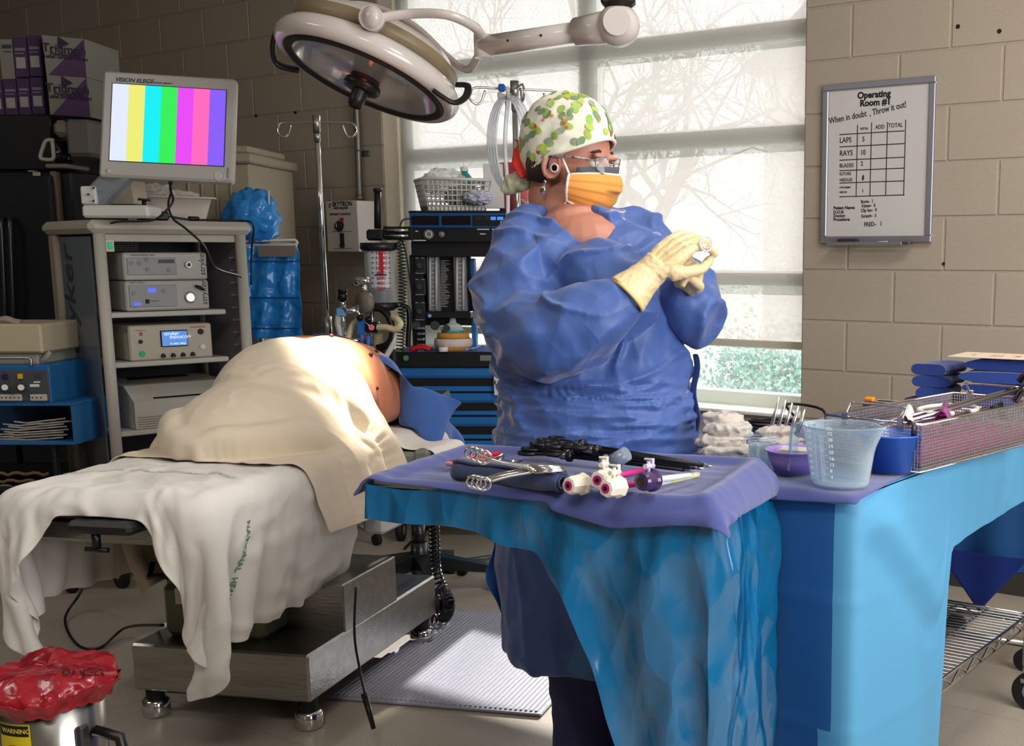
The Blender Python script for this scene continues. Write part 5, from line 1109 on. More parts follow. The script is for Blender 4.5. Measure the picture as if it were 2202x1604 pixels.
MB().m(mat('dark_bracket', (52, 46, 44), .5, .6)).cyl(E_+Vector((0, 0, .045)), E_+Vector((0, 0, .2)), .04, n=18).box(E_+Vector((0, 0, .09)), (.1, .06, .07), .008, None, VR).m(LW).cyl(E_+Vector((0, 0, .16)), (E_.x, E_.y, 3.24), .035, n=20).lathe([(.0, 0), (.14, 0), (.14, .03), (0, .03)], 30, Matrix.Translation((E_.x, E_.y, 3.2))).build('drop_tube', None, lp, True)
for t in (.2, .45): MB().cyl(J.lerp(E_, t)-HF*.033, J.lerp(E_, t)-HF*.036, .004, n=8).build('screw', BLACK, lp, True)
# warm spot from the lamp onto the drape
ld = bpy.data.lights.new('lamp_beam', 'SPOT'); lo = bpy.data.objects.new('lamp_beam', ld); COL.objects.link(lo); tgt = px(712, 862, 3.66); src_ = LC+LN_*.06-HF*.13+RT*.05
lo.location = src_; lo.rotation_euler = (tgt-src_).to_track_quat('-Z', 'Y').to_euler(); ld.energy = 560; ld.spot_size = R(21); ld.spot_blend = .9; ld.shadow_soft_size = .05; ld.color = (1, .88, .68)
# chrome pole, left
def ivpole(x, y, h, lab, hooks, slv):
    o = thing('iv_pole', lab, 'iv pole', (x, y, 0)); MB().cyl((0, 0, .06), (0, 0, slv), .0165, n=18).build('lower_tube', CHROME, o); MB().cyl((0, 0, slv), (0, 0, h), .0115, n=16).build('upper_tube', CHROME, o)
    MB().cyl((0, 0, slv-.08), (0, 0, slv+.01), .0215, n=18).build('collar', mat('nickel', (170, 168, 164), .3, .9), o); MB().cyl((0, 0, h-.07), (0, 0, h), .0165, n=16).cyl((0, 0, h-.11), (0, 0, h-.07), .014, n=16).build('head', STEEL, o)
    for k in range(hooks):
        a = YAW+2*math.pi*k/hooks+(.0 if hooks == 2 else .35); d = Vector((math.cos(a), math.sin(a), 0)); P_ = [d*.012, d*.09, d*.14, d*.163+Vector((0, 0, -.01)), d*.172+Vector((0, 0, -.035)), d*.155+Vector((0, 0, -.058)), d*.13+Vector((0, 0, -.055)), d*.112+Vector((0, 0, -.01))]
        MB().tube(smooth_path([p+Vector((0, 0, h-.03)) for p in P_], 5), .0045, 8).build('hook', CHROME, o)
    for k in range(5):
        a = 2*math.pi*k/5; d = Vector((math.cos(a), math.sin(a), 0)); MB().tube([d*.02+Vector((0, 0, .085)), d*.26+Vector((0, 0, .06))], [.016, .01], 8).build('leg', STEEL, o); MB().cyl(d*.26+Vector((0, -.01, .025)), d*.26+Vector((0, .01, .025)), .025, n=16).cyl(d*.26+Vector((0, 0, .03)), d*.26+Vector((0, 0, .06)), .006).build('caster', RUBBER, o)
    return o
ivpole(-2.37, -.80, 1.875, 'chrome two-hook iv pole behind the training torso', 2, 1.0)
ip = ph(1110, 330, 4.75); ivpole(ip.x, ip.y, 1.289+340/2594*4.75+.02, 'chrome four-hook iv pole behind the person, hung with clear tubing', 4, .9)
tb = thing('iv_tubing', 'coiled clear tubing hanging from the four-hook pole behind the cap', 'tubing', (ip.x, ip.y, 1.8)); TUBE = glassy('clear_tubing', (240, 245, 250), .45, .08)
for k in range(4):
    q = ip-HF*.04+RT*(-.02); pts = [q+RT*(.05+.012*k)*math.sin(a)+Vector((0, 0, 1.70-q.z+(.16+.008*k)*math.cos(a)))+HF*(.01*k) for a in np.linspace(0, 6.1, 26)]; MB().tube(pts, .0045, 6).build('tube_coil', TUBE, tb, True)
q = ip-HF*.04; MB().tube(smooth_path([Vector((q.x, q.y, 1.86))-RT*.02, Vector((q.x, q.y, 1.7))-RT*.035, Vector((q.x, q.y, 1.5))-RT*.03, Vector((q.x, q.y, 1.3))-RT*.04, Vector((q.x, q.y, 1.05))-RT*.06], 5), .0075, 8).build('tube_drop', TUBE, tb, True)
mb = MB().m(mat('blue_clamp', (40, 80, 190), .4)); c = ph(1079, 189, 4.7); mb.box(c, (.024, .02, .028), .004, None, VR).m(mat('grey_clamp', (180, 180, 176), .4)).box(ph(1076, 205, 4.7), (.02, .02, .024), .004, None, VR).m(WHITEP).tube([ph(1090, 186, 4.7), ph(1094, 212, 4.7)], .007, 8); mb.build('clamp_fittings', None, tb, True)
# ================================================================ endoscopy tower
CM = Matrix.Translation((-2.38, -1.83, 0)) @ Matrix.Rotation(R(78), 4, 'Z')
ec = thing('endoscopy_cart', 'tall grey endoscopy cart with curved top shelf and open front', 'cart', M=CM)
CG = mat('cart_grey', (178, 174, 164), .45); CGD = mat('cart_panel_smoke', (96, 106, 118), .25, coat=.3); INN = mat('cart_inside', (58, 60, 68), .7); SHF = mat('shelf_enamel', (188, 186, 180), .4)
Wc, Dc = .56, .5
MB().box((Wc/2, Dc/2, 1.385), (Wc+.06, Dc+.06, .05), .018).build('top_shelf', CG, ec)
for x in (.012, Wc-.012): MB().cyl((x, 0, .14), (x, 0, 1.36), .021, n=18).build('corner_post', CG, ec)
for x in (.0, Wc): MB().box((x, Dc-.03, .75), (.03, .07, 1.22), .008).build('rear_post', mat('cart_beige', (150, 140, 124), .5), ec)
MB().box((.0, Dc*.45, .76), (.008, .33, 1.18), .002).build('side_panel', CGD, ec); MB().box((Wc, Dc*.45, .76), (.008, .38, 1.18), .002).build('side_panel', CGD, ec)
MB().box((Wc/2, Dc-.02, .76), (Wc-.03, .012, 1.2)).build('back_panel', INN, ec)
MB().box((Wc-.01, .22, .76), (.004, .36, 1.18)).build('inner_liner', mat('liner', (150, 148, 156), .5), ec)
for z in (1.345,): MB().box((Wc/2, .015, z), (Wc-.05, .02, .03), .003).build('front_rail', CG, ec)
for z in (1.055, .865, .60, .3): MB().box((Wc/2-.03, .23, z), (Wc-.1, .42, .02), .004).build('shelf', SHF, ec)
MB().box((Wc/2, Dc/2, .16), (Wc+.02, Dc, .05), .012).build('base', CG, ec)
for x in (.0, Wc):
    for y in (.03, Dc-.03): MB().m(RUBBER).cyl((x-.014, y, .062), (x+.014, y, .062), .062, n=26).m(CHROME).cyl((x-.016, y, .062), (x+.016, y, .062), .028, n=18).box((x, y, .125), (.04, .03, .03), .006).build('caster', None, ec)
mb = MB()
for i in range(5):
    for j in range(18): mb.box((.17+.0085*j, Dc-.03, 1.3+.009*i), (.005, .004, .005))
mb.build('vent_dots', mat('vent_light', (170, 168, 160), .5), ec, kind='stuff')
for k in range(14): MB().box((Wc-.03, .05, 1.27-.05*k), (.03, .02, .005), .001).build('cable_clip', mat('clip_grey', (120, 116, 124), .5), ec)
MB().m(mat('switch_frame', (200, 198, 190), .4)).box((.045, -.004, 1.315), (.032, .012, .045), .003).m(mat('green_switch', (20, 130, 70), .3, emit=(20, 160, 90), es=.5)).box((.045, -.011, 1.315), (.018, .008, .026), .002).build('power_switch', None, ec)
DIM = mat('dim_print', (52, 56, 64), .6)
Ms = frame((-.0055, .27, .82), (0, 0, 1), (0, 1, 0)); MB().text('stryker', .17, Ms, .001, 'LEFT', shear=.15).build('side_lettering', DIM, ec, kind='stuff')
GF = mat('device_grey', (176, 176, 172), .4); GP = mat('device_panel', (150, 152, 156), .4); BTN = mat('button_grey', (128, 130, 134), .4)
FMx = lambda z: frame((0, 0, z), (1, 0, 0), (0, 0, 1))
def device(name, x0, x1, z0, z1, d, lab, cat, m_=GF, y0=.03):
    o = thing(name, lab, cat, M=CM @ Matrix.Translation((x0, y0, z0))); MB().box(((x1-x0)/2, d/2, (z1-z0)/2), (x1-x0, d, z1-z0), .006).build('case', m_, o); return o, x1-x0, z1-z0
def FT(mb, s, size, x, z, y=-.001, bold=0, rot=0, al='LEFT', **k): return mb.text(s, size, frame((x, y, z), (1, 0, 0), (0, 0, 1)) @ Matrix.Rotation(R(rot), 4, 'Z'), bold, al, .0003, **k)
def knobf(mb, x, z, r, dep, n=18): return mb.cyl((x, 0, z), (x, -dep, z), r, r*.88, n)
o, w_, h_ = device('camera_control_unit', .1, .42, 1.185, 1.29, .36, 'upper grey camera control unit with five round buttons in the cart', 'medical device')
MB().box((w_*.33, -.002, h_*.5), (w_*.58, .006, h_*.62), .002).build('front_panel', GP, o)
for x, z in ((.09, .62), (.18, .62), (.27, .74), (.27, .4), (.52, .36)): knobf(MB(), w_*x, h_*z, .0085, .009).build('button', BTN, o)
MB().box((w_*.5, -.005, h_*.68), (.06, .004, .014)).build('display', mat('grey_lcd', (70, 84, 84), .2), o)
MB().m(STEEL).cyl((w_*.76, 0, h_*.55), (w_*.76, -.012, h_*.55), .013).m(BLACK).cyl((w_*.76, -.012, h_*.55), (w_*.76, -.013, h_*.55), .007).build('socket', None, o)
FT(FT(MB(), 'stryker', .034, w_*.97, h_*.14, rot=90, shear=.15), 'CAMERA CONTROL UNIT', .008, w_*.08, h_*.88).build('lettering', DIM, o, kind='stuff')
o, w_, h_ = device('light_source', .1, .42, 1.068, 1.182, .38, 'lower grey light source with glowing round port and black lever', 'medical device')
MB().box((w_*.32, -.002, h_*.5), (w_*.56, .006, h_*.74), .002).build('front_panel', GP, o)
MB().m(mat('blue_lcd', (70, 90, 190), .3, emit=(90, 110, 230), es=.7)).box((w_*.3, -.006, h_*.68), (.03, .004, .018)).build('display', None, o); MB().m(MATS['blue_lcd']).box((w_*.12, -.006, h_*.24), (.028, .006, .014), .002).build('blue_button', None, o)
for x, z in ((.09, .6), (.44, .66)): knobf(MB(), w_*x, h_*z, .0085, .008).build('button', BTN, o)
MB().box((w_*.24, -.008, h_*.32), (.012, .014, .016), .002).box((w_*.33, -.006, h_*.33), (.03, .003, .002)).build('slider', BLACK, o)
MB().m(STEEL).lathe([(.022, 0), (.022, .008), (.016, .012), (.015, 0)], 26, frame((w_*.76, 0, h_*.42), (1, 0, 0), (0, 0, 1))).m(mat('port_glow', (255, 220, 210), .3, emit=(255, 215, 200), es=5)).lathe([(.015, .004), (0, .006)], 26, frame((w_*.76, 0, h_*.42), (1, 0, 0), (0, 0, 1))).build('light_port', None, o)
MB().tube([(w_*.82, -.012, h_*.82), (w_*.88, -.018, h_*.74), (w_*.92, -.014, h_*.68)], [.005, .009, .004], 8, flat=.6).build('lever', BLACK, o)
FT(FT(MB(), 'stryker', .034, w_*.97, h_*.14, rot=90, shear=.15), 'LIGHT SOURCE', .008, w_*.06, h_*.92).build('lettering', DIM, o, kind='stuff')
o, w_, h_ = device('insufflator', .1, .42, .876, 1.012, .38, 'beige pump unit with blue screen on the middle cart shelf', 'medical device', mat('device_beige', (184, 178, 164), .4))
MB().m(BLACK).box((w_*.53, -.002, h_*.6), (.105, .006, .064), .002).m(mat('blue_screen', (90, 130, 200), .2, emit=(100, 150, 225), es=.55)).box((w_*.53, -.006, h_*.6), (.096, .004, .056)).build('screen', None, o)
mb = MB(); FT(mb, 'stryker', .02, w_*.4, h_*.7, -.0095, shear=.15); FT(mb, 'ENDOSCOPY', .014, w_*.47, h_*.6, -.0095); FT(mb, 'is very easy', .013, w_*.47, h_*.43, -.0095); mb.build('screen_lettering', mat('pale_blue_glow', (210, 225, 250), .4, emit=(210, 225, 250), es=.8), o, kind='stuff')
for x, z, m_ in ((.13, .55, BLACK), (.14, .2, mat('green_button', (30, 140, 80), .3, emit=(30, 150, 80), es=.3)), (.86, .76, BLACK), (.87, .32, WHITEP)): knobf(MB(), w_*x, h_*z, .0115 if x > .13 else .008, .008).build('button', m_, o)
for x in (.38, .5, .62, .74): MB().cyl((w_*x, 0, h_*.14), (w_*x, -.012, h_*.14), .006, n=12).box((w_*x, -.008, h_*.1), (.018, .01, .008), .002).build('jack', BLACK, o)
mb = MB(); FT(mb, 'III', .018, w_*.12, h_*.72, bold=.0006); mb.box((w_*.14, -.001, h_*.87), (.04, .0006, .002)).box((w_*.83, -.001, h_*.9), (.06, .0006, .003)); mb.build('red_print', mat('red_print3', (170, 50, 50), .6), o, kind='stuff')
o = thing('video_printer', 'pale grey video printer with dark lid window on the lowest cart shelf in view', 'printer', M=CM @ Matrix.Translation((.1, .03, .612)))
w_, h_ = .4, .17; mb = MB(); prof = [(0, 0), (0, h_*.62), (.10, h_*.95), (.34, h_), (.38, h_*.8), (.38, 0)]
mb.prism(prof, 0, w_, Matrix(((0, 0, 1, 0), (1, 0, 0, 0), (0, 1, 0, 0), (0, 0, 0, 1)))); mb.build('case', mat('printer_grey', (182, 180, 172), .45), o)
mb = MB().m(mat('dark_window', (26, 28, 36), .12)); mb.add([(w_*.2, .012, h_*.67), (w_*.86, .012, h_*.67), (w_*.8, .3, h_*1.015), (w_*.2, .3, h_*1.015)], [(0, 1, 2, 3)]); mb.build('lid_window', None, o, solid=.004)
for k in range(5): MB().box((w_*.5, -.002, .012+.009*k), (w_*.94, .006, .004), .001).build('front_groove', MATS['printer_grey'], o)
# monitor on its arm
a, b_, c = px(226, 152, 4.42), px(512, 170, 4.5), px(212, 378, 4.38); XM = (b_-a); HMn = (c-a); MM = frame(c, XM, -HMn); mw, mh = XM.length, HMn.length
mo = thing('monitor', 'grey flat monitor showing colour bars on the cart arm', 'monitor', M=MM)
MFR = mat('monitor_grey', (172, 172, 168), .4)
MB().m(MFR).box((mw/2, mh/2, -.022), (mw, mh, .045), .008).m(mat('monitor_back', (150, 140, 130), .5)).box((mw/2, mh/2, -.06), (mw*.9, mh*.9, .05), .015).box((mw*.5, mh*.995, -.035), (mw*.96, .02, .03), .006).build('housing', None, mo)
sx0, sx1, sy0, sy1 = mw*.075, mw*.925, mh*.15, mh*.88; MB().box(((sx0+sx1)/2, (sy0+sy1)/2, .0005), (sx1-sx0+.006, sy1-sy0+.006, .002)).build('bezel_gap', BLACK, mo)
BARS = ((214, 222, 246), (224, 224, 112), (20, 226, 232), (52, 226, 84), (220, 70, 232), (250, 100, 180), (130, 90, 236))
for k, c in enumerate(BARS):
    xa = sx0+(sx1-sx0)*k/7.; xb = sx0+(sx1-sx0)*(k+1)/7.
    MB().box(((xa+xb)/2, (sy0+sy1)/2, .0022), (xb-xa, sy1-sy0, .001)).build('colour_bar', mat('bar_glow_%s' % ('white', 'yellow', 'cyan', 'green', 'magenta', 'pink', 'violet')[k], (10, 10, 10), .2, emit=c, es=1.0, spec=.3), mo)
MB().text('VISION ELECT', .021, Matrix.Translation((mw*.09, mh*.905, .001)), .0005, 'LEFT', shear=.25).text('HD SURGICAL VIEWING', .008, Matrix.Translation((mw*.33, mh*.908, .001)), .0002, 'LEFT', shear=.2).text('stryker', .014, Matrix.Translation((mw*.965, mh*.04, .001)) @ Matrix.Rotation(R(90), 4, 'Z'), 0, 'LEFT').build('lettering', DIM, mo, kind='stuff')
MB().lathe([(.021, 0), (.021, .002), (.016, .004), (.016, .002), (.009, .005), (0, .006)], 26, Matrix.Translation((mw*.9, mh*.055, 0))).build('menu_dial', mat('dial_grey', (186, 186, 182), .35), mo)
MB().lathe([(.009, 0), (.009, .003), (0, .004)], 18, Matrix.Translation((mw*.07, mh*.05, 0))).build('power_button', MATS['dial_grey'], mo)
ar = thing('display_mount', 'white jointed monitor arm clamped to the cart top', 'monitor arm', px(250, 460, 4.45))
MB().m(WHITEP)
mb = MB(); fb(mb, 175, 441, 318, 468, 4.42*1.02, .12, .008).build('base_arm', mat('arm_white', (206, 208, 202), .4), ar, True)
fb(MB(), 172, 400, 206, 440, 4.45*1.02, .06, .006).build('hinge_block', MATS['arm_white'], ar, True)
mb = MB().m(BLACK); 
for (x, y) in ((201, 404), (201, 432), (178, 447), (178, 457), (190, 418)): mb.cyl(ph(x, y, 4.535), ph(x, y, 4.52), .0045, n=8)
mb.build('bolts', None, ar, True, kind='stuff')
p0, p1 = ph(205, 430, 4.6), ph(262, 372, 4.55); MB().box((p0+p1)/2, ((p1-p0).length*1.3, .07, .08), .01, None, frame((0, 0, 0), p1-p0, HF).to_3x3()).build('link', mat('arm_blue_grey', (140, 146, 156), .4), ar, True)
mb = MB(); q = [ph(210, 438, 4.66), ph(288, 438, 4.66), ph(280, 388, 4.66), ph(240, 388, 4.66)]; mb.add([*q, *[v+HF*.12 for v in q]], [(0, 1, 2, 3), (7, 6, 5, 4), (0, 4, 5, 1), (1, 5, 6, 2), (2, 6, 7, 3), (3, 7, 4, 0)]); mb.build('rear_cover', mat('arm_beige', (178, 164, 146), .5), ar, True)
mb = MB().cyl(ph(310, 441, 4.55), ph(310, 432, 4.55), .008).cyl(ph(310, 432, 4.55), ph(310, 427, 4.55), .022, n=14); mb.build('lock_knob', BLACK, ar, True)
# tub, bag, brick and cables on the cart top
CT = 1.411
def ct(x, y, z=CT): return CM @ Vector((x, y, z))
tm_ = CM @ Matrix.Translation((.37, .25, CT)); o = thing('plastic_tub', 'white plastic tub with crumpled clear bags on the cart top', 'tub', M=tm_); TUBM = mat('tub_white', (200, 190, 182), .4); G = []
for z, sx, sy in ((.0, .125, .095), (.095, .15, .125), (.098, .165, .14), (.092, .168, .143)):
    G.append([(sx*abs(math.cos(a))**.5*(1 if math.cos(a) > 0 else -1), sy*abs(math.sin(a))**.5*(1 if math.sin(a) > 0 else -1), z) for a in np.linspace(0, 2*math.pi, 41)[:-1]])
mb = MB().grid(G, closed=True); mb.f.append(tuple(range(40))); mb.mi.append(0); mb.sm.append(False); mb.build('tub_wall', TUBM, o, solid=.003)
def crumple(c, r, seed, m_, name, lab, cat, fn=.35, M=None):
    me0 = bmesh.new(); bmesh.ops.create_icosphere(me0, subdivisions=4, radius=1); 
    for v in me0.verts:
        n = v.co.normalized(); k = 1+fn*(cell(n, 2.6, (1, 1, 1), seed)-.45)+fn*.35*(cell(n, 6, (1, 1, 1), seed+3)-.4); v.co = Vector((n.x*r[0]*k, n.y*r[1]*k, n.z*r[2]*k))
    me = bpy.data.meshes.new(name); me0.to_mesh(me); me0.free(); me.materials.append(m_); me.polygons.foreach_set('use_smooth', [m_.name.startswith('blue')]*len(me.polygons)); o = link(name, me); o.matrix_world = (M or Matrix()) @ Matrix.Translation(c); return tag(o, lab, cat)
CLB = glassy('clear_bag', (245, 245, 245), .6, .06, (235, 235, 230))
crumple((-.05, 0, .1), (.07, .06, .045), 3, CLB, 'clear_bag', 'crumpled clear bag heaped at the left in the white tub', 'bag', .6, tm_); crumple((.06, .01, .095), (.07, .06, .03), 5, CLB, 'clear_bag', 'flatter clear bag at the right in the white tub', 'bag', .6, tm_)
tag(MB().box((0, 0, .018), (.11, .05, .034), .006, CM @ Matrix.Translation((.23, .05, CT))).build('power_brick', BLACK), 'black power brick in front of the white tub', 'power supply')
cab = thing('monitor_cables', 'pair of black cables hanging twisted from the monitor', 'cable', px(365, 385, 4.45))
MB().tube(smooth_path([px(362, 384, 4.46), px(368, 410, 4.44), px(362, 440, 4.42), px(372, 470, 4.4), px(400, 492, 4.38), px(440, 530, 4.4), px(462, 575, 4.45), px(510, 592, 4.62), px(518, 596, 4.7)], 6), .0042, 8).build('cable', BLACK, cab, True)
MB().tube(smooth_path([px(372, 384, 4.46), px(366, 405, 4.44), px(372, 432, 4.42), px(352, 458, 4.41), px(325, 474, 4.41), px(260, 476, 4.42), px(238, 480, 4.42)], 6), .0042, 8).build('cable', BLACK, cab, True)
tag(MB().tube(smooth_path([ct(.28, .05, CT+.02), ct(.36, .03, CT+.006), ct(.44, .04, CT+.006), ct(.55, .03, CT+.006), ct(.6, -.01, CT-.01), ct(.605, .03, CT-.12), ct(.60, .04, CT-.25)], 6), .004, 8).tube([ct(.36, .03, CT+.01), ct(.4, .035, CT+.01)], .009, 8).build('power_cable', BLACK), 'black cable with inline block running off the right of the cart top', 'cable')
# blue bag and hanging blue pouches beside the cart
BLB = mat('blue_poly_bag', (42, 136, 214), .25, bump=.3, bs=20, bd=.006, coat=.3, crump=(18, .5))
rk = thing('wire_rack', 'white wire rack holding a blue bag beside the endoscopy cart', 'rack', ph(570, 520, 5.5)); WW = mat('white_wire', (205, 200, 192), .4)
mb = MB().tube([ph(480, 520, 5.5), ph(636, 516, 5.5), ph(640, 522, 5.5), ph(636, 526, 5.5), ph(480, 528, 5.5)], .006, 8); mb.build('hanging_rail', WW, rk, True)
MB().tube([ph(638, 516, 5.5), ph(636, 545, 5.5), ph(640, 550, 5.5)], .005, 8).build('rail_hook', WW, rk, True)
MB().tube([ph(481, 430, 5.6), ph(590, 445, 5.6)], .004, 8).tube([ph(578, 410, 5.5), ph(580, 515, 5.5)], .004, 8).build('bag_support', WW, rk, True)
MB().cyl(ph(548, 500, 5.62), Vector((ph(548, 500, 5.62).x, ph(548, 500, 5.62).y, .03)), .012).build('rack_post', CHROME, rk, True); q = ph(548, 500, 5.62); MB().lathe([(0, 0), (.2, 0), (.2, .02), (0, .04)], 26, Matrix.Translation((q.x, q.y, 0))).build('rack_base', STEEL, rk, True)
crumple(ph(543, 470, 5.56), (.14, .1, .125), 21, BLB, 'blue_bag', 'crumpled blue plastic bag bulging in the wire rack', 'bag', .4)
G = []
for i in range(40):
    y = 528+(728-528)*i/39; xr = float(np.interp(y, (528, 545, 560, 730), (640, 646, 643, 652))); G.append([ph(498+(xr-498)*k/23+1.5*math.sin(i*.4+k), y, 5.46+.012*math.sin(k*.9+i*.08)+.012*ridge((k*.12, i*.06, 0), 2, 7)) for k in range(24)])
hp_ = MB().grid(G).build('hanging_pouches', BLB, solid=.002, sub=1); tag(hp_, 'flat blue plastic pouches hanging in a sheet from the wire rail', 'pouches')
for y in (562, 640, 706): MB().box((ph(590, y, 5.44)), (.22, .002, .006), 0, None, VR).build('pouch_seam', mat('navy_seam', (16, 60, 120), .6), hp_, True)
mb = MB(); fb(mb, 555, 528, 636, 552, 5.43, .004, 0).build('clear_header', mat('grey_header', (120, 108, 98), .6), hp_, True)
# ================================================================ anaesthesia machine
AH = 5.29; am = thing('anaesthesia_machine', 'black and blue anaesthesia machine with drawers, flowmeters and bellows behind the table', 'anaesthesia machine', (ph(960, 900, AH).x, ph(960, 900, AH).y, 0))
AB = mat('machine_black', (22, 24, 28), .4); BLU = mat('machine_blue', (34, 108, 176), .4); BLD = mat('machine_blue_dark', (24, 82, 140), .4); AMG = mat('machine_grey', (130, 132, 136), .4, .3)
def F(name, x0, y0, x1, y1, h, dep, m_, bev=.003, par=None, **k): return fb(MB(), x0, y0, x1, y1, h, dep, bev).build(name, m_, par or am, True, **k)
F('drawer_cabinet', 846, 790, 1128, 1095, AH+.01, .42, AB, .005); F('work_top', 838, 757, 1134, 791, AH-.02, .46, AB, .006)
MB().cyl(ph(873, 770, AH-.02), ph(873, 770, AH-.035), .012, n=18).build('power_light', mat('dim_green', (50, 120, 70), .4), am, True)
mb = MB(); fb(mb, 1032, 764, 1056, 776, AH-.022, .004, .001); mb.build('badge', AMG, am, True)
ds = ((790, 842), (846, 893), (897, 944), (948, 1010), (1014, 1086))
for y0, y1 in ds:
    d = F('drawer', 852, y0, 1124, y1, AH-.005, .02, BLU, .003); s_ = MB(); 
    ym = y0+(y1-y0)*.62; fb(s_, 866, ym-8, 1110, ym+8, AH-.008, .012, .001); s_.build('recess_handle', AB, d, True)
    s_ = MB(); fb(s_, 866, ym-14, 1110, ym-9, AH-.014, .012, .001); s_.build('handle_lip', BLD, d, True)
for x in (862, 1118):
    c = ph(x, 1130, AH+.05); c.z = .05
    for dd in (0, .33): q = c+HF*dd; MB().m(RUBBER).cyl(q-RT*.014, q+RT*.014, .05, n=22).m(AMG).cyl(q-RT*.016, q+RT*.016, .022, n=14).box(q+Vector((0, 0, .06)), (.05, .05, .05), .008, None, VR).build('caster', None, am, True)
# frame, flow meter panel, monitor shelf
F('side_column', 884, 548, 912, 757, AH+.04, .3, AB); F('side_column', 1098, 520, 1128, 757, AH+.04, .3, AB); F('panel_back', 912, 548, 1012, 700, AH+.1, .04, AB); F('blue_upright', 1012, 556, 1022, 757, AH+.12, .05, BLU)
F('header', 884, 520, 1128, 552, AH+.02, .34, AB); F('shelf_slab', 878, 453, 1130, 459, AH-.0, .4, AB)
vu = F('monitor_unit', 880, 458, 1130, 490, AH-.02, .36, BLD, .004); F('control_unit', 884, 489, 1130, 521, AH-.015, .34, AB, .004)
for x0, x1 in ((885, 944), (950, 1012)): F('display_window', x0, 464, x1, 484, AH-.024, .006, mat('dark_display', (12, 13, 20), .15), .001)
F('display_panel', 1016, 463, 1126, 486, AH-.023, .006, AB, .001)
for x0, x1, g in ((1021, 1037, 0), (1042, 1054, 0), (1055, 1066, 1), (1069, 1082, 1)): F('digit_window', x0, 466, x1, 473, AH-.026, .004, mat('blue_led', (40, 90, 180), .3, emit=(70, 140, 230), es=.8) if g else mat('dark_led', (40, 44, 50), .3), .0005)
MB().m(AMG).lathe([(.022, 0), (.02, .014), (.012, .016), (0, .014)], 24, frame(ph(922, 504, AH-.015), RT, Vector((0, 0, 1)))).build('dial', None, am, True)
MB().m(WHITEP).lathe([(.014, .0), (.014, .004), (.011, .004), (.011, 0)], 24, frame(ph(922, 504, AH-.03), RT, Vector((0, 0, 1)))).build('dial_ring', None, am, True)
MB().m(AMG).lathe([(.013, 0), (.012, .012), (0, .012)], 20, frame(ph(950, 504, AH-.015), RT, Vector((0, 0, 1)))).build('dial', None, am, True)
mb = MB()
for x0, x1, y in ((1026, 1052, 492), (1058, 1076, 492), (888, 916, 516), (1032, 1044, 502), (893, 899, 496)): fb(mb, x0, y, x1, y+2, AH-.017, .003, 0)
mb.text('o', .022, frame(ph(1079, 481, AH-.027), RT, Vector((0, 0, 1))), .001); mb.build('white_marks', WHITEP, am, True, kind='stuff')
for x0, x1 in ((918, 945), (976, 1003)):
    t = F('flow_tube_block', x0, 550, x1, 670, AH+.06, .03, mat('smoky_clear', (120, 124, 128), .15, coat=.5), .004)
    for x in ((x0*3+x1)/4, (x0+x1*3)/4): MB().cyl(ph(x, 667, AH+.055), ph(x, 553, AH+.055), .0055, n=12).build('flow_tube', mat('pale_tube', (190, 192, 190), .15), t, True)
    mb = MB(); 
    for k in range(11): fb(mb, (x0+x1)/2-3, 556+10*k, (x0+x1)/2+3, 557.2+10*k, AH+.057, .002, 0)
    mb.build('scale_marks', WHITEP, t, True, kind='stuff')
mb = MB()
for k in range(30): xx = random.Random(k).uniform(8, 20); fb(mb, 948, 560+3.4*k, 948+xx, 561.3+3.4*k, AH+.097, .002, 0)
mb.build('text_lines', mat('panel_text', (170, 170, 172), .6), am, True, kind='stuff')
for y0, y1 in ((552, 590), (598, 636), (648, 690)):
    p_ = F('valve_panel', 891, y0, 914, y1, AH+.03, .02, mat('panel_edge', (40, 42, 48), .4), .004); mb = MB().cyl(ph(902, (y0+y1)/2, AH+.03), ph(902, (y0+y1)/2, AH+.0), .012, n=16); mb.build('valve_knob', AB, p_, True)
    mb = MB(); fb(mb, 893, y0+2, 899, y0+3.5, AH+.028, .002, 0); fb(mb, 906, y0+2, 912, y0+3.5, AH+.028, .002, 0); fb(mb, 893, y1-3, 911, y1-1.6, AH+.028, .002, 0); mb.build('panel_marks', MATS['panel_text'], p_, True, kind='stuff')
F('vaporiser_bar', 912, 670, 1012, 684, AH+.03, .08, AB); MB().cyl(ph(924, 679, AH+.03), ph(924, 679, AH+.01), .008).build('blue_knob', mat('pale_blue_knob', (120, 160, 210), .4), am, True)
for k, (x, y, r) in enumerate(((935, 700, .02), (960, 706, .016), (895, 700, .018))): MB().cyl(ph(x, y, AH+.05), ph(x, y, AH+.01), r, n=18).build('control_knob', AB, am, True)
for k in range(5): F('hose_rung', 897, 704+12*k, 911, 708+12*k, AH+.01, .02, AMG, .001)
F('suction_head', 1022, 588, 1052, 614, AH-.0, .08, AB, .006); F('suction_body', 1026, 614, 1050, 680, AH+.01, .06, AB, .008); F('red_band', 1026, 622, 1040, 632, AH-.0, .03, mat('red_band', (180, 40, 40), .4), .002)
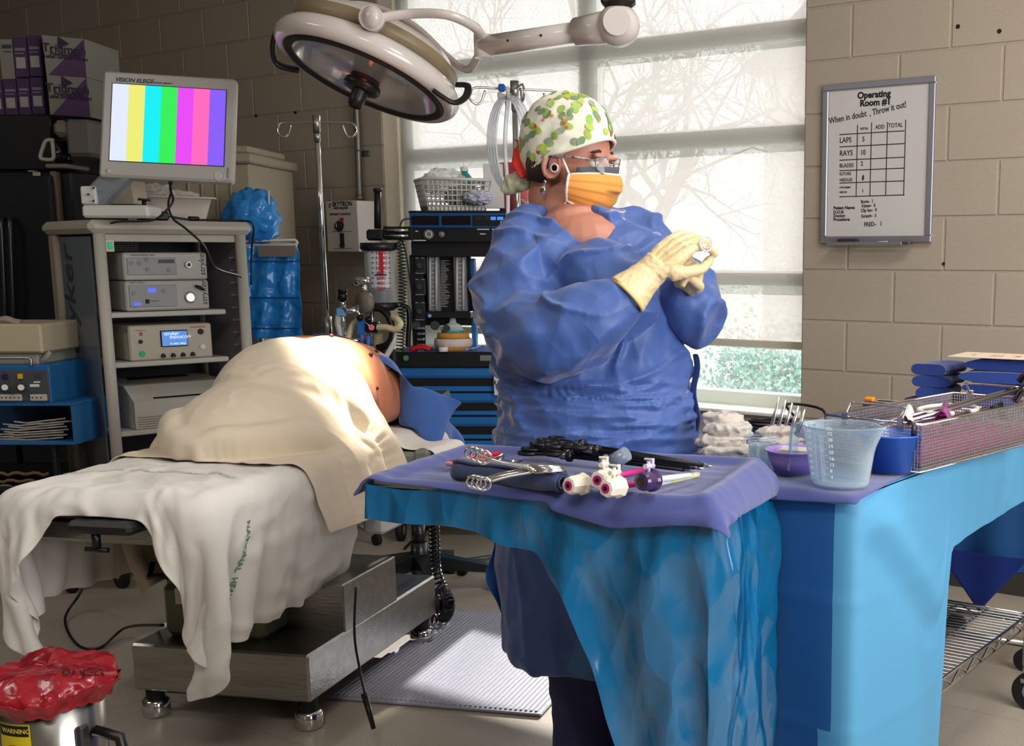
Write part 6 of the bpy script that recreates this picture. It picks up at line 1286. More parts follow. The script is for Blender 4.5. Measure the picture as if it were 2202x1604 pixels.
# bellows arm
F('bellows_arm', 824, 487, 886, 516, AH-.02, .06, AB, .004); F('arm_joint_block', 787, 493, 822, 517, AH-.06, .1, AB, .008)
MB().cyl(ph(812, 492, AH-.02), ph(812, 408, AH-.02), .0145, n=18).cyl(ph(812, 412, AH-.02), ph(812, 405, AH-.02), .018, n=18).build('black_post', AB, am, True)
for y in (495, 507): MB().cyl(ph(828, y, AH-.055), ph(878, y, AH-.055), .006, n=12).build('chrome_rod', CHROME, am, True)
bc = ph(818, 600, AH-.05); bz = lambda y: ph(818, y, AH-.05).z
bo2 = thing('bellows', 'clear ventilator bellows canister with red numbers hanging left of the machine', 'bellows', (bc.x, bc.y, bz(655))); BT = Matrix.Translation((bc.x, bc.y, 0))
MB().lathe([(0, bz(522)), (.078, bz(522)), (.08, bz(534)), (.07, bz(540)), (0, bz(540))], 36, BT).build('top_cap', AB, bo2, True)
MB().lathe([(.062, bz(538)), (.062, bz(652))], 40, BT).build('canister', glassy('canister_clear', (238, 244, 248), .8, .04), bo2, True)
mb = MB(); pr_ = [(.0, bz(622))]
for k in range(7): pr_ += [(.054, bz(623+4*k)), (.046, bz(625+4*k))]
mb.lathe(pr_, 32, BT); mb.build('black_bellows', AB, bo2, True)
MB().lathe([(0, bz(650)), (.07, bz(650)), (.072, bz(662)), (.05, bz(668)), (0, bz(668))], 36, BT).build('base_cap', AB, bo2, True)
LBL = mat('label_white', (226, 226, 228), .5); mb = MB(); G = [[(bc.x+.0605*math.cos(a), bc.y+.0605*math.sin(a), bz(540)+(bz(618)-bz(540))*i/2) for a in np.linspace(YAW-R(142), YAW-R(38), 19)] for i in range(3)]; mb.grid(G); mb.build('scale_label', LBL, bo2, True)
mb = MB().m(mat('scale_red', (190, 30, 44), .5))
for k, s in enumerate(('1600', '1400', '1200', '1000', '800', '600', '400', '200')):
    y = 543+10.9*k; mb.m(MATS['scale_red']).text(s, .02, frame(ph(820, y+4, AH-.115), RT, Vector((0, 0, 1))), .0003, sx=1.3); mb.m(INK); fb(mb, 799, y-.5, 804, y+1, AH-.112, .001, 0); fb(mb, 835, y-.5, 840, y+1, AH-.112, .001, 0)
mb.m(MATS['scale_red']); fb(mb, 817, 541, 824, 590, AH-.117, .001, 0); mb.m(INK); fb(mb, 806, 590, 832, 592.5, AH-.118, .001, 0); mb.build('scale_numbers', None, bo2, True, kind='stuff')
# absorber block with valves, gauges and hoses
ab = thing('breathing_circuit', 'cluster of chrome valves, gauges and corrugated hoses beside the bellows', 'breathing circuit', (ph(800, 700, AH-.12).x, ph(800, 700, AH-.12).y, .7)); CR = mat('cream_hose', (206, 196, 160), .5); A1 = AH-.14
def P_(x, y, h=A1): return ph(x, y, h)
MB().cyl(P_(775, 612), P_(775, 596), .024, n=20).ball(P_(783, 604), (.03, .03, .02), 18).ball(P_(790, 598), (.014, .014, .012), 12).cyl(P_(757, 611), P_(775, 611), .009).cyl(P_(783, 632), P_(783, 610), .015).build('chrome_valve', CHROME, ab, True)
g_ = MB().m(mat('taupe', (120, 112, 100), .5)).lathe([(.0, .03), (.044, .03), (.046, .0), (.042, -.002), (.041, .003), (0, .003)], 30, frame(P_(790, 650), RT*.8-HF*.6, Vector((0, 0, 1)))); g_.build('pressure_gauge', None, ab, True)
MB().m(WHITEP).lathe([(0, .0035), (.037, .0035)], 26, frame(P_(790, 650, A1-.002), RT*.8-HF*.6, Vector((0, 0, 1)))).m(INK).tube([P_(788, 652, A1-.01), P_(794, 642, A1-.01)], .0015, 5).build('gauge_face', None, ab, True)
MB().m(BLACK).cyl(P_(737, 645), P_(737, 628), .022, .016, n=16).cyl(P_(737, 628), P_(737, 622), .02, n=16).m(CHROME).cyl(P_(737, 662), P_(737, 645), .012).build('black_valve_knob', None, ab, True)
MB().m(CHROME).cyl(P_(735, 668), P_(770, 668), .014).cyl(P_(772, 655), P_(772, 700), .012).cyl(P_(760, 668), P_(790, 664), .01).cyl(P_(800, 660), P_(800, 740), .009).cyl(P_(735, 660), P_(742, 720), .008).cyl(P_(712, 728), P_(780, 733), .007).cyl(P_(720, 738), P_(780, 743), .006).build('pipe_work', None, ab, True)
MB().m(mat('pale_blue_fitting', (110, 160, 210), .4)).box(P_(733, 672), (.04, .03, .04), .008, None, VR).build('blue_fitting', None, ab, True)
mb = MB().m(BLU); fb(mb, 766, 692, 784, 720, A1-.02, .04, .004); mb.build('blue_block', mat('royal_fitting', (70, 110, 200), .4), ab, True); MB().cyl(P_(778, 738, A1-.01), P_(778, 718, A1-.01), .009).cyl(P_(792, 750, A1-.01), P_(792, 722, A1-.01), .009).build('blue_tips', MATS['royal_fitting'], ab, True)
mb = MB(); fb(mb, 784, 692, 812, 716, A1-.02, .05, .006); mb.build('selector_block', AB, ab, True)
MB().cyl(P_(799, 704, A1-.02), P_(799, 704, A1-.045), .0125, n=18).build('red_knob', mat('salmon_knob', (220, 110, 110), .4), ab, True); MB().tube([P_(783, 690, A1-.04), P_(797, 703, A1-.045)], .0025, 6).build('pointer_rod', CHROME, ab, True)
for x, y in ((774, 683), (793, 687)): MB().ball(P_(x, y, A1-.01), (.016, .014, .014), 14).build('knob', BLACK, ab, True)
def corr(path, r, m_, name, pitch=.006):
    pp = smooth_path(path, 8); L_ = sum((pp[i+1]-pp[i]).length for i in range(len(pp)-1)); n = int(L_/pitch*2); q = []; acc = 0; k = 0; rs = []
    for i in range(n+1):
        s_ = L_*i/n
        while k < len(pp)-2 and acc+(pp[k+1]-pp[k]).length < s_: acc += (pp[k+1]-pp[k]).length; k += 1
        t = (s_-acc)/max(1e-9, (pp[k+1]-pp[k]).length); q.append(pp[k].lerp(pp[k+1], min(1, t))); rs.append(r*(1 if i % 2 else .82))
    return MB().tube(q, rs, 12).build(name, m_, ab, True)
corr([P_(800, 662), P_(818, 664), P_(834, 678, A1-.02), P_(843, 702, A1-.03), P_(842, 728, A1-.03), P_(830, 743, A1-.02), P_(812, 748)], .0155, BLACK, 'black_hose')
corr([P_(812, 704, A1-.04), P_(830, 704, A1-.05), P_(850, 708, A1-.06), P_(861, 697, A1-.06), P_(852, 685, A1-.04), P_(836, 682, A1)], .015, CR, 'cream_hose')
corr([P_(770, 690, A1+.03), P_(758, 700, A1+.03), P_(750, 720, A1+.02), P_(740, 745, A1), P_(738, 760, A1)], .016, CR, 'cream_hose'); corr([P_(728, 676), P_(726, 695), P_(730, 712), P_(733, 728)], .014, mat('clear_hose', (190, 192, 188), .3), 'clear_hose')
corr([P_(846, 712, A1-.03), P_(846, 735, A1-.03), P_(834, 760, A1-.04), P_(815, 785, A1-.06), P_(800, 800, A1-.06)], .013, MATS['clear_hose'], 'clear_hose')
corr([P_(862, 655, AH), P_(877, 664, AH), P_(880, 690, AH), P_(878, 720, AH), P_(877, 745, AH)], .012, BLACK, 'black_hose')
mb = MB()
for k in range(5): mb.cyl(P_(800+0, 722+6*k, A1+.01), P_(822, 722+6*k, A1+.01), .01, n=10)
mb.build('brass_stack', mat('tan_fitting', (166, 150, 120), .5), ab, True, kind='stuff'); mb = MB(); fb(mb, 765, 730, 800, 760, A1+.03, .08, .006); mb.build('absorber_base', mat('amber_canister', (120, 96, 66), .4), ab, True)
mb = MB(); fb(mb, 800, 755, 850, 800, A1+.02, .12, .01); mb.build('mount_arm', AB, ab, True)
tag(MB().tube(helix([ph(862, 515, AH-.06), ph(866, 600, AH-.07), ph(864, 690, AH-.07), ph(860, 757, AH-.06)], .016, 34, 10), .003, 5).build('coiled_cable', mat('dark_green_cable', (18, 40, 38), .4)), 'dark coiled cable hanging between the bellows and the flow meters', 'cable')
tag(MB().tube(smooth_path([ph(886, 470, AH-.03), ph(866, 474, AH-.05), ph(860, 500, AH-.05), ph(872, 540, AH-.03), ph(880, 590, AH-.03), ph(888, 650, AH)], 6), .0035, 6).build('thin_cable', BLACK), 'thin black cable looping off the side of the display unit', 'cable')
# things on the work top
WT = AH-.02; wz = ph(950, 757, WT).z+.001
mb = MB(); fb(mb, 862, 755.5, 1100, 757.5, WT+.02, .3, .001); tag(mb.build('blue_cloth', mat('work_cloth', (60, 90, 160), .9)), 'thin blue cloth covering the machine work top', 'cloth')
tag(MB().tube(smooth_path([ph(884, 752, WT+.02), ph(896, 747, WT+.02), ph(914, 747, WT+.02), ph(926, 751, WT+.02)], 4), [.012]*13, 8, flat=.8).build('red_clip', REDP), 'flat red plastic airway lying at the left of the work top', 'airway')
c = ph(953, 748, WT-.0); tag(MB().lathe([(.01, 0), (.021, 0), (.021, .02), (.01, .02)], 22, Matrix.Translation((c.x, c.y, wz+.001))).build('tape_roll', WHITEP), 'small white tape roll beside the red airway', 'tape')
c = ph(975, 730, WT+.08); o = thing('mask_roll', 'yellow and white rolled mask pack on the machine work top', 'pack', (c.x, c.y, wz)); q = Matrix.Translation((c.x, c.y, wz))
MB().lathe([(0, 0), (.07, 0), (.078, .02), (.074, .045), (.0, .05)], 28, q).build('pack_base', mat('ochre_foam', (196, 140, 60), .7, bump=.3, bs=60), o, True)
MB().lathe([(.079, .018), (.084, .022), (.084, .05), (.078, .054)], 28, q).build('white_band', mat('blush_band', (206, 190, 184), .8, bump=.3, bs=50), o, True); MB().lathe([(.05, .05), (.072, .052), (.07, .078), (.048, .08)], 28, q).build('upper_foam', MATS['ochre_foam'], o, True)
tag(MB().m(mat('teal_mask', (50, 150, 170), .35)).lathe([(.03, .078), (.05, .08), (.052, .088), (.03, .094)], 28, q).m(glassy('mask_dome', (220, 240, 245), .6, .05)).lathe([(.045, .09), (.036, .112), (.016, .122), (.012, .14), (.014, .145)], 24, q).build('breathing_mask', None), 'blue rimmed clear breathing mask on top of the yellow roll', 'mask')
for k, (x, y) in enumerate(((1012, 752), (1026, 749))): tag(MB().tube([ph(x-12, y+1, WT+.03), ph(x+14, y-5, WT+.1)], .006, 6, flat=.5).build('blue_tool', mat('pale_blue_tool', (140, 170, 210), .4)), ('pale blue airway tool right of the mask pack, lower one', 'pale blue airway tool right of the mask pack, upper one')[k], 'tool')
mb = MB(); fb(mb, 1062, 800, 1092, 850, AH-.03, .004, .001); tag(mb.build('hanging_card', mat('card_white', (200, 202, 204), .6)), 'small white card hanging on the machine edge behind the gown', 'card'); o = bpy.data.objects['hanging_card']; mb = MB(); mb.text('RATE', .03, frame(ph(1077, 828, AH-.033), RT, Vector((0, 0, 1))), .0006); mb.build('printed_words', DIM, o, True, kind='stuff')
# basket with bags on the machine top
BZ = ph(950, 453, AH).z+.002; bcn = ph(975, 448, AH+.18); KM = Matrix.Translation((bcn.x, bcn.y, BZ)) @ Matrix.Rotation(YAW+R(22), 4, 'Z')
pb = thing('plastic_basket', 'white perforated plastic basket of supplies on top of the machine', 'basket', M=KM); PWB = mat('basket_plastic', (214, 212, 208), .45)
def bwall(p0, p1, p2, p3, nx_, nz_, nm):   # slatted wall with holes: frame bars and grid
    mb = MB(); P0, P1, P2, P3 = map(Vector, (p0, p1, p2, p3)); f = lambda u, v: P0.lerp(P1, u).lerp(P3.lerp(P2, u), v)
    for i in range(nx_+1): mb.tube([f(i/nx_, 0), f(i/nx_, 1)], .0042, 4, flat=.5)
    for j in range(nz_+1): mb.tube([f(0, j/nz_), f(1, j/nz_)], .0046, 4, flat=.5)
    mb.build(nm, PWB, pb, kind='stuff')
a_, b2_, c2_, d_ = (-.125, -.085, 0), (.125, -.085, 0), (.125, .085, 0), (-.125, .085, 0); A_, B_, C_, D_ = (-.15, -.105, .135), (.15, -.105, .135), (.15, .105, .135), (-.15, .105, .135)
bwall(a_, b2_, B_, A_, 14, 6, 'basket_wall'); bwall(b2_, c2_, C_, B_, 10, 6, 'basket_wall'); bwall(c2_, d_, D_, C_, 14, 6, 'basket_wall'); bwall(d_, a_, A_, D_, 10, 6, 'basket_wall')
MB().tube([A_, B_, C_, D_], .007, 8, closed=True).build('basket_rim', PWB, pb); MB().box((0, 0, .002), (.25, .17, .004)).build('basket_floor', PWB, pb); MB().box((0, 0, .012), (.252, .172, .018), .003).build('basket_base_band', PWB, pb)
crumple((-.03, .02, .13), (.09, .06, .055), 31, CLB, 'clear_bag', 'crumpled clear bag rising over the white perforated basket', 'bag', .5, KM); crumple((-.1, -.02, .12), (.04, .05, .04), 33, CLB, 'clear_bag', 'small clear bag at the left corner of the white perforated basket', 'bag', .5, KM); crumple((.05, -.04, .06), (.08, .05, .05), 35, mat('grey_bag', (150, 152, 150), .3), 'grey_bag', 'grey glossy bag low inside the white perforated basket', 'bag', .5, KM)
o = thing('teal_bottle', 'teal plastic bottle standing in the white perforated basket', 'bottle', M=KM @ Matrix.Translation((.06, .03, .006))); MB().lathe([(0, 0), (.034, 0), (.036, .02), (.036, .12), (.03, .15), (.018, .165), (.014, .175)], 24).build('bottle_body', mat('teal_plastic', (30, 140, 136), .35), o); MB().lathe([(.018, .172), (.018, .19), (0, .192)], 18).build('bottle_cap', WHITEP, o)
mb = MB(); fb(mb, 1040, 352, 1082, 448, AH+.14, .03, .002); tag(mb.build('white_sheet', mat('panel_white', (216, 214, 212), .6)), 'plain white panel standing behind the perforated basket', 'panel')
crumple(ph(1028, 425, AH+.08), (.06, .05, .03), 41, mat('lilac_bag', (196, 200, 222), .25), 'lilac_bag', 'pale lilac plastic bag slumped right of the perforated basket', 'bag', .5)
c = ph(1104, 449, AH+.2); o = thing('sharps_bin', 'translucent red sharps bin behind the four-hook pole', 'bin', (c.x, c.y, BZ)); RBN = glassy('red_translucent', (240, 120, 130), .35, .2, (222, 96, 108)); G = [[(sx*abs(math.cos(a))**.5*(1 if math.cos(a) > 0 else -1), sx*.8*abs(math.sin(a))**.5*(1 if math.sin(a) > 0 else -1), z) for a in np.linspace(0, 2*math.pi, 33)[:-1]] for z, sx in ((0, .055), (.2, .075), (.202, .082), (.21, .082))]
MB().grid(G, closed=True).build('bin_wall', RBN, o, solid=.002)
# five-leg rolling stand with coiled cord
sc_ = pz(903, 1225, .09); st = thing('rolling_stand', 'black five-leg rolling stand between the table and the gown', 'stand', (sc_.x, sc_.y, 0)); DB = mat('satin_black', (26, 27, 30), .35, coat=.2)
MB().m(DB).cyl((0, 0, .06), (0, 0, .2), .032, n=20).cyl((0, 0, .18), (0, 0, .27), .026, n=20).cyl((0, 0, .2), (0, 0, .74), .014, n=16).build('post', None, st); MB().box((0, 0, .755), (.24, .2, .03), .006, None, VR).build('top_plate', DB, st)
MB().cyl((0, 0, .285), (0, 0, .335), .0165, n=16).build('white_label', WHITEP, st)
MB().tube([(.0, -.0, .64), tuple(RT*.05-HF*.06+Vector((0, 0, .63))), tuple(RT*.055-HF*.07+Vector((0, 0, .5)))], .012, 8).build('cup_bracket', STEEL, st)
for k in range(5):
    a = YAW+R(8)+2*math.pi*k/5; d = Vector((math.cos(a), math.sin(a), 0)); e = Vector((-math.sin(a), math.cos(a), 0)); L_ = .30
    mb = MB(); mb.add([d*.02+e*.03+Vector((0, 0, .16)), d*.02-e*.03+Vector((0, 0, .16)), d*L_-e*.02+Vector((0, 0, .095)), d*L_+e*.02+Vector((0, 0, .095)), d*.02+e*.03+Vector((0, 0, .1)), d*.02-e*.03+Vector((0, 0, .1)), d*L_-e*.02+Vector((0, 0, .07)), d*L_+e*.02+Vector((0, 0, .07))], [(0, 1, 2, 3), (7, 6, 5, 4), (0, 4, 5, 1), (2, 6, 7, 3), (1, 5, 6, 2), (0, 3, 7, 4)]); mb.build('leg', DB, st)
    c = d*(L_-.01); MB().m(CHROME).cyl(c+Vector((0, 0, .055)), c+Vector((0, 0, .075)), .01).box(c+Vector((0, 0, .045)), (.035, .03, .035), .01, None, Matrix.Rotation(a+1, 3, 'Z')).m(RUBBER).cyl(c-e*.022+Vector((0, 0, .034)), c-e*.006+Vector((0, 0, .034)), .034, n=20).cyl(c+e*.006+Vector((0, 0, .034)), c+e*.022+Vector((0, 0, .034)), .034, n=20).build('caster', None, st)
q = [px(932, 1085, 4.1), px(934, 1150, 4.15), px(938, 1230, 4.2), px(955, 1270, 4.2), px(966, 1300, 4.1), pz(955, 1328, .025), pz(920, 1332, .02), pz(885, 1335, .02)]
tag(MB().tube(helix(smooth_path(q, 5), .0165, 44, 10), .0042, 6).build('coiled_cable', mat('glossy_black_cord', (16, 18, 24), .25)), 'thick black coiled cord drooping from the rolling stand to the floor', 'cord')
for k, pts in enumerate((((968, 1060), (975, 1100), (1010, 1130), (1075, 1138)), ((950, 1110), (1000, 1120), (1040, 1118), (1080, 1112)), ((870, 1180), (900, 1150), (930, 1128), (975, 1105), (1010, 1090)))):
    tag(MB().tube(smooth_path([pz(x, y, .006) for x, y in pts], 6), .006, 6).build('floor_cable', BLACK), ('black cable curving down behind the gown on the sunlit floor', 'thin black cable running straight across the floor under the machine', 'black cable running from the gantry wheel along the machine')[k], 'cable')
# ribbed mat
mo_ = Matrix.Translation((-.775, -2.185, 0)) @ Matrix.Rotation(R(21.5), 4, 'Z'); fmt = thing('floor_mat', 'grey ribbed anti-fatigue mat on the floor beside the table base', 'mat', M=mo_); MTM = mat('grey_vinyl_mat', (150, 152, 164), .4, bump=.1, bs=100)
mw_, ml_ = .665, .9; MB().box((mw_/2, ml_/2, .005), (mw_, ml_, .009), .003).build('mat_body', MTM, fmt)
mb = MB(); n = 42
for k in range(n): x = .02+(mw_-.04)*k/(n-1); mb.box((x, ml_/2, .0105), (.009, ml_-.03, .004), .0015)
mb.build('ribs', MTM, fmt, kind='stuff')
# ================================================================ left side: fridge, boxes, shelves, bin
H1 = 5.25
fr = thing('refrigerator', 'dark steel refrigerator with long vertical handles at the left edge', 'refrigerator', (ph(70, 900, H1).x, ph(70, 900, H1).y, 0)); FRG = mat('dark_fridge_steel', (44, 46, 54), .35, .6, bump=.05, bs=30)
zt_ = ph(70, 368, H1).z; a = ph(-150, 368, H1); b_ = ph(146, 368, H1); fc = (a+b_)/2+HF*.36; fc.z = zt_/2+.02; MB().box(fc, ((b_-a).dot(RT), .68, zt_-.04), .008, None, VR).build('body', FRG, fr, True)
F_ = lambda n, x0, y0, x1, y1, h, dep, m_, par, bev=.003: fb(MB(), x0, y0, x1, y1, h, dep, bev).build(n, m_, par, True)
F_('door', 17, 374, 134, 1000, H1-.05, .045, FRG, fr, .01); F_('door', -150, 374, 13, 1000, H1-.05, .045, FRG, fr, .01); F_('side_trim', 134, 368, 146, 1000, H1-.02, .05, mat('beige_trim', (120, 106, 88), .5), fr)
for x in (6, 24): MB().tube(smooth_path([ph(x, 470, H1-.05), ph(x-3, 480, H1-.1), ph(x+1, 580, H1-.11), ph(x+6, 680, H1-.1), ph(x+10, 692, H1-.05)], 5), .011, 8).build('handle', mat('handle_steel', (70, 72, 78), .3, .8), fr, True)
F_('logo_plate', 70, 370, 86, 378, H1-.056, .005, mat('cream_badge', (170, 160, 140), .5), fr, .001)
b1 = F_('wall_oven', -60, 246, 112, 366, H1+.02, .45, mat('black_appliance', (16, 18, 24), .35), None, .006); tag(b1, 'black appliance on the refrigerator under the stacked boxes', 'appliance')
PUR = mat('box_purple', (60, 44, 76), .7); BGY = mat('box_grey', (122, 120, 112), .7); BP2 = mat('box_plum', (70, 48, 92), .7)
def gbox(x0, y0, x1, y1, lab, kind, h):
    o = thing('glove_box', lab, 'box', ph((x0+x1)/2, y1, h), group='glove boxes on the refrigerator'); fb(MB(), x0, y0, x1, y1, h, .22, .002).build('carton', PUR if kind else BGY, o, True)
    if kind:
        mb = MB(); fb(mb, x0+(x1-x0)*.2, y0+(y1-y0)*.5, x1-(x1-x0)*.12, y1-(y1-y0)*.22, h-.002, .003, 0); mb.build('label_patch', mat('patch_white', (150, 148, 146), .7), o, True); mb = MB(); fb(mb, x0+3, y0+(y1-y0)*.27, x1-4, y0+(y1-y0)*.34, h-.002, .003, 0); fb(mb, x0+3, y0+(y1-y0)*.39, x1-6, y0+(y1-y0)*.42, h-.002, .003, 0); mb.build('print_bands', mat('lilac_print', (120, 106, 130), .7), o, True, kind='stuff')
    else:
        mb = MB(); fb(mb, x0+3, y0+12, x1-4, y0+20, h-.002, .003, 0); fb(mb, x0+6, y0+26, x1-4, y0+28, h-.002, .003, 0); mb.build('print_bands', DIM, o, True, kind='stuff')
for a in ((0, 84, 28, 170, 'pale grey glove carton at the left end of the upper row', 0), (29, 80, 58, 166, 'plum glove carton, left of the two in the upper row', 1), (60, 76, 88, 164, 'plum glove carton touching the big cartons in the upper row', 1), (-22, 172, 6, 252, 'plum glove carton cut by the picture edge in the lower row', 1), (8, 170, 36, 250, 'plum glove carton, first whole one of the lower row', 1), (38, 168, 64, 248, 'plum glove carton in the middle of the lower row', 1), (66, 166, 94, 246, 'plum glove carton next to the big cartons in the lower row', 1)): gbox(*a, H1+.05)
def bigbox(pts, lab):
    o = thing('supply_carton', lab, 'box', ph(*pts[3], H1-.02), group='large white and purple cartons'); q = [ph(x, y, H1-.02+.02*(x > 150)) for x, y in pts]; mb = MB().m(BGY); mb.add([*q, *[v+HF*.3 for v in q]], [(3, 2, 1, 0), (4, 5, 6, 7), (0, 1, 5, 4), (1, 2, 6, 5), (2, 3, 7, 6), (3, 0, 4, 7)]); mb.build('carton', None, o, True)
    mb = MB(); f = -HF*.002; tl, tr, br, bl_ = q; mb.add([tr+f, br+f, bl_.lerp(br, .06)+f], [(0, 2, 1)]); mb.build('purple_corner', mat('corner_purple', (74, 48, 84), .7), o, True)
    X = (tr-tl).normalized(); Z = (tl-bl_).normalized(); c = bl_.lerp(tr, .5); mb = MB(); Mf = lambda u, v: frame(bl_.lerp(br, u).lerp(tl.lerp(tr, u), v)-HF*.004, X, Z)
    mb.text('Triumph', .05, Mf(.5, .58), .0006).text('Powder-Free', .022, Mf(.52, .5), .0004).text('Latex Surgical Gloves', .02, Mf(.54, .43), .0004); mb.lathe([(0, 0), (.03, 0)], 3, Mf(.46, .84)).box((0, -.02, 0), (.005, .02, .0006), 0, Mf(.46, .84)); mb.build('printed_words', mat('deep_purple_ink', (40, 28, 54), .7), o, True, kind='stuff')
bigbox(((90, 75), (181, 84), (186, 166), (100, 161)), 'upper of two large white and purple cartons'); bigbox(((100, 161), (186, 167), (195, 252), (108, 246)), 'lower of two large white and purple cartons')
# coffee maker
ko = thing('coffee_maker', 'grey drip coffee maker with glass carafe on the refrigerator', 'coffee maker', ph(150, 352, H1-.02)); KG = mat('coffee_grey', (104, 102, 98), .5)
F_('body', 140, 256, 196, 336, H1-.02, .2, KG, ko, .015); F_('brew_head', 110, 257, 142, 294, H1-.02, .2, mat('coffee_light', (122, 120, 112), .5), ko, .02); F_('warming_base', 97, 352, 142, 361, H1-.03, .2, MATS['coffee_light'], ko, .004)
MB().lathe([(0, 0), (.055, 0), (.06, .03), (.05, .08), (.044, .09)], 24, Matrix.Translation(ph(126, 350, H1+.08))).build('carafe', mat('dark_carafe', (26, 28, 38), .1), ko, True)
MB().tube(smooth_path([ph(116, 302, H1-.03), ph(100, 302, H1-.03), ph(92, 318, H1-.03), ph(87, 338, H1-.03), ph(97, 343, H1-.03), ph(114, 341, H1-.03), ph(114, 320, H1-.03), ph(112, 303, H1-.03)], 5), .008, 8).build('carafe_handle', mat('pale_handle', (168, 166, 158), .5), ko, True)
c = ph(70, 366, H1+.05); tag(MB().ball(c, (.022, .022, .02), 16).build('white_ball', WHITEP), 'small white ball lying on top of the refrigerator edge', 'ball')
# beige moulded cabinet behind the tower, paper stacks
H2 = 5.75; bc_ = thing('storage_cabinet', 'beige moulded plastic storage cabinet behind the endoscopy cart', 'cabinet', (ph(340, 700, H2).x, ph(340, 700, H2).y, 0)); BGE = mat('beige_plastic', (160, 148, 130), .5)
a, b_ = ph(146, 348, H2), ph(537, 348, H2); m_ = (a+b_)/2+HF*.3; m_.z = a.z/2; MB().box(m_, ((b_-a).dot(RT), .6, a.z), .012, None, VR).build('body', BGE, bc_, True)
F_('lid', 140, 331, 345, 350, H2-.03, .66, BGE, bc_, .008); F_('lid', 350, 329, 540, 350, H2-.03, .66, BGE, bc_, .008); F_('lid_step', 162, 318, 345, 331, H2+.0, .5, BGE, bc_, .006); F_('lid_step', 352, 313, 534, 329, H2+.0, .5, BGE, bc_, .006)
for x in (180, 212, 244, 276, 408, 437, 468, 499): F_('door_rib', x, 365, x+6, 640, H2-.012, .02, BGE, bc_, .004)
for k, (x0, y0, x1, y1) in enumerate(((194, 191, 236, 258), (193, 259, 236, 318))): tag(F_('white_carton', x0, y0, x1, y1, H2+.02, .2, mat('off_white_card', (150, 144, 136), .7), None), ('upper plain white carton beside the big purple cartons', 'lower plain white carton beside the coffee maker')[k], 'box')
# blue shelf trolley at the left
H3 = 4.45; bs_ = thing('shelf_trolley', 'blue metal shelf trolley at the left edge holding generator and papers', 'trolley', (ph(40, 1100, H3).x, ph(40, 1100, H3).y, 0)); BT2 = mat('trolley_blue', (34, 100, 156), .4)
for y, x1 in ((866, 160), (950, 162), (1196, 170)):
    F_('shelf', -120, y, x1, y+7, H3, .42, BT2, bs_, .002)
F_('side_panel', 154, 868, 162, 956, H3, .42, BT2, bs_, .002); F_('rear_panel', -120, 868, 160, 956, H3+.4, .01, mat('trolley_dark', (24, 60, 100), .5), bs_, .001)
for x in (-118, 120): F_('post', x, 950, x+8, 1200, H3+.02, .03, mat('trolley_black', (24, 26, 32), .5), bs_); F_('post', x, 950, x+8, 1200, H3+.36, .03, MATS['trolley_black'], bs_)
for z in (1052, 1100): F_('lower_shelf', -120, z, 128, z+6, H3+.02, .38, MATS['trolley_black'], bs_)
for x in (-110, 150):
    for dd in (.04, .36): c = ph(x, 1200, H3+dd); c.z = .03; MB().cyl(c-RT*.012, c+RT*.012, .03, n=18).cyl(c, c+Vector((0, 0, .05)), .008).build('caster', RUBBER, bs_, True)
F_('bottom_tray', -120, 1188, 100, 1204, H3-.02, .4, BT2, bs_)
eg = thing('electrosurgical_generator', 'blue and grey generator with two white knobs on the trolley', 'medical device', ph(50, 866, H3-.02)); F_('case', -100, 785, 108, 868, H3, .36, BT2, eg, .005); GPN = mat('generator_panel', (72, 76, 84), .5); F_('front_panel', -96, 797, 104, 862, H3-.006, .01, GPN, eg, .002)
for x in (9, 44): 
    MB().m(BLACK).cyl(ph(x, 832, H3-.006), ph(x, 832, H3-.02), .018, n=20).m(WHITEP).cyl(ph(x+1, 833, H3-.02), ph(x+1, 833, H3-.036), .011, n=18).build('knob', None, eg, True)
F_('yellow_button', 37, 804, 47, 815, H3-.014, .01, mat('yellow_button', (220, 180, 40), .4), eg, .001); F_('blue_button', 4, 805, 14, 816, H3-.014, .01, mat('navy_button', (24, 34, 90), .4), eg, .001); MB().cyl(ph(80, 808, H3-.006), ph(80, 808, H3-.016), .007, n=14).build('indicator', BLACK, eg, True)
for x0, x1 in ((-20, 46), (64, 100)):
    s_ = F_('socket_strip', x0, 848, x1, 862, H3-.012, .01, mat('socket_ivory', (190, 186, 174), .5), eg, .002)
    for x in range(x0+6, x1-4, 9): MB().cyl(ph(x, 855, H3-.012), ph(x, 855, H3-.014), .003, n=8).build('socket_hole', BLACK, s_, True)
mb = MB(); fb(mb, 64, 826, 84, 832, H3-.008, .003, 0); fb(mb, 72, 820, 86, 823, H3-.008, .003, 0); mb.build('print_marks', WHITEP, eg, True, kind='stuff')
MB().tube(smooth_path([ph(-40, 785, H3-.0), ph(-38, 772, H3-.0), ph(0, 770, H3), ph(58, 770, H3), ph(66, 774, H3), ph(67, 787, H3)], 4), .006, 8).build('carry_handle', STEEL, eg, True)
dv = thing('beige_monitor_unit', 'beige boxy device on top of the blue generator', 'medical device', ph(20, 783, H3)); F_('case', -100, 697, 89, 760, H3+.02, .32, mat('device_cream', (184, 172, 146), .5), dv, .008); F_('foot_plate', -90, 760, 82, 784, H3+.04, .28, mat('device_tan', (160, 156, 144), .5), dv, .004)
tag(MB().tube(smooth_path([ph(-10, 690, H3+.1), ph(10, 684, H3+.1), ph(30, 690, H3+.1), ph(44, 692, H3+.1)], 5), .014, 8, flat=.4).build('paper_bundle', mat('taupe_bundle', (150, 140, 132), .8)), 'taupe bundle lying on top of the beige device', 'bundle')
tag(MB().tube([ph(86, 784, H3+.05), ph(108, 756, H3+.05)], [.014, .008], 8, flat=.4).build('grey_clip', mat('clip_warm_grey', (150, 148, 138), .5)), 'grey plastic clip sticking up beside the beige device', 'clip')
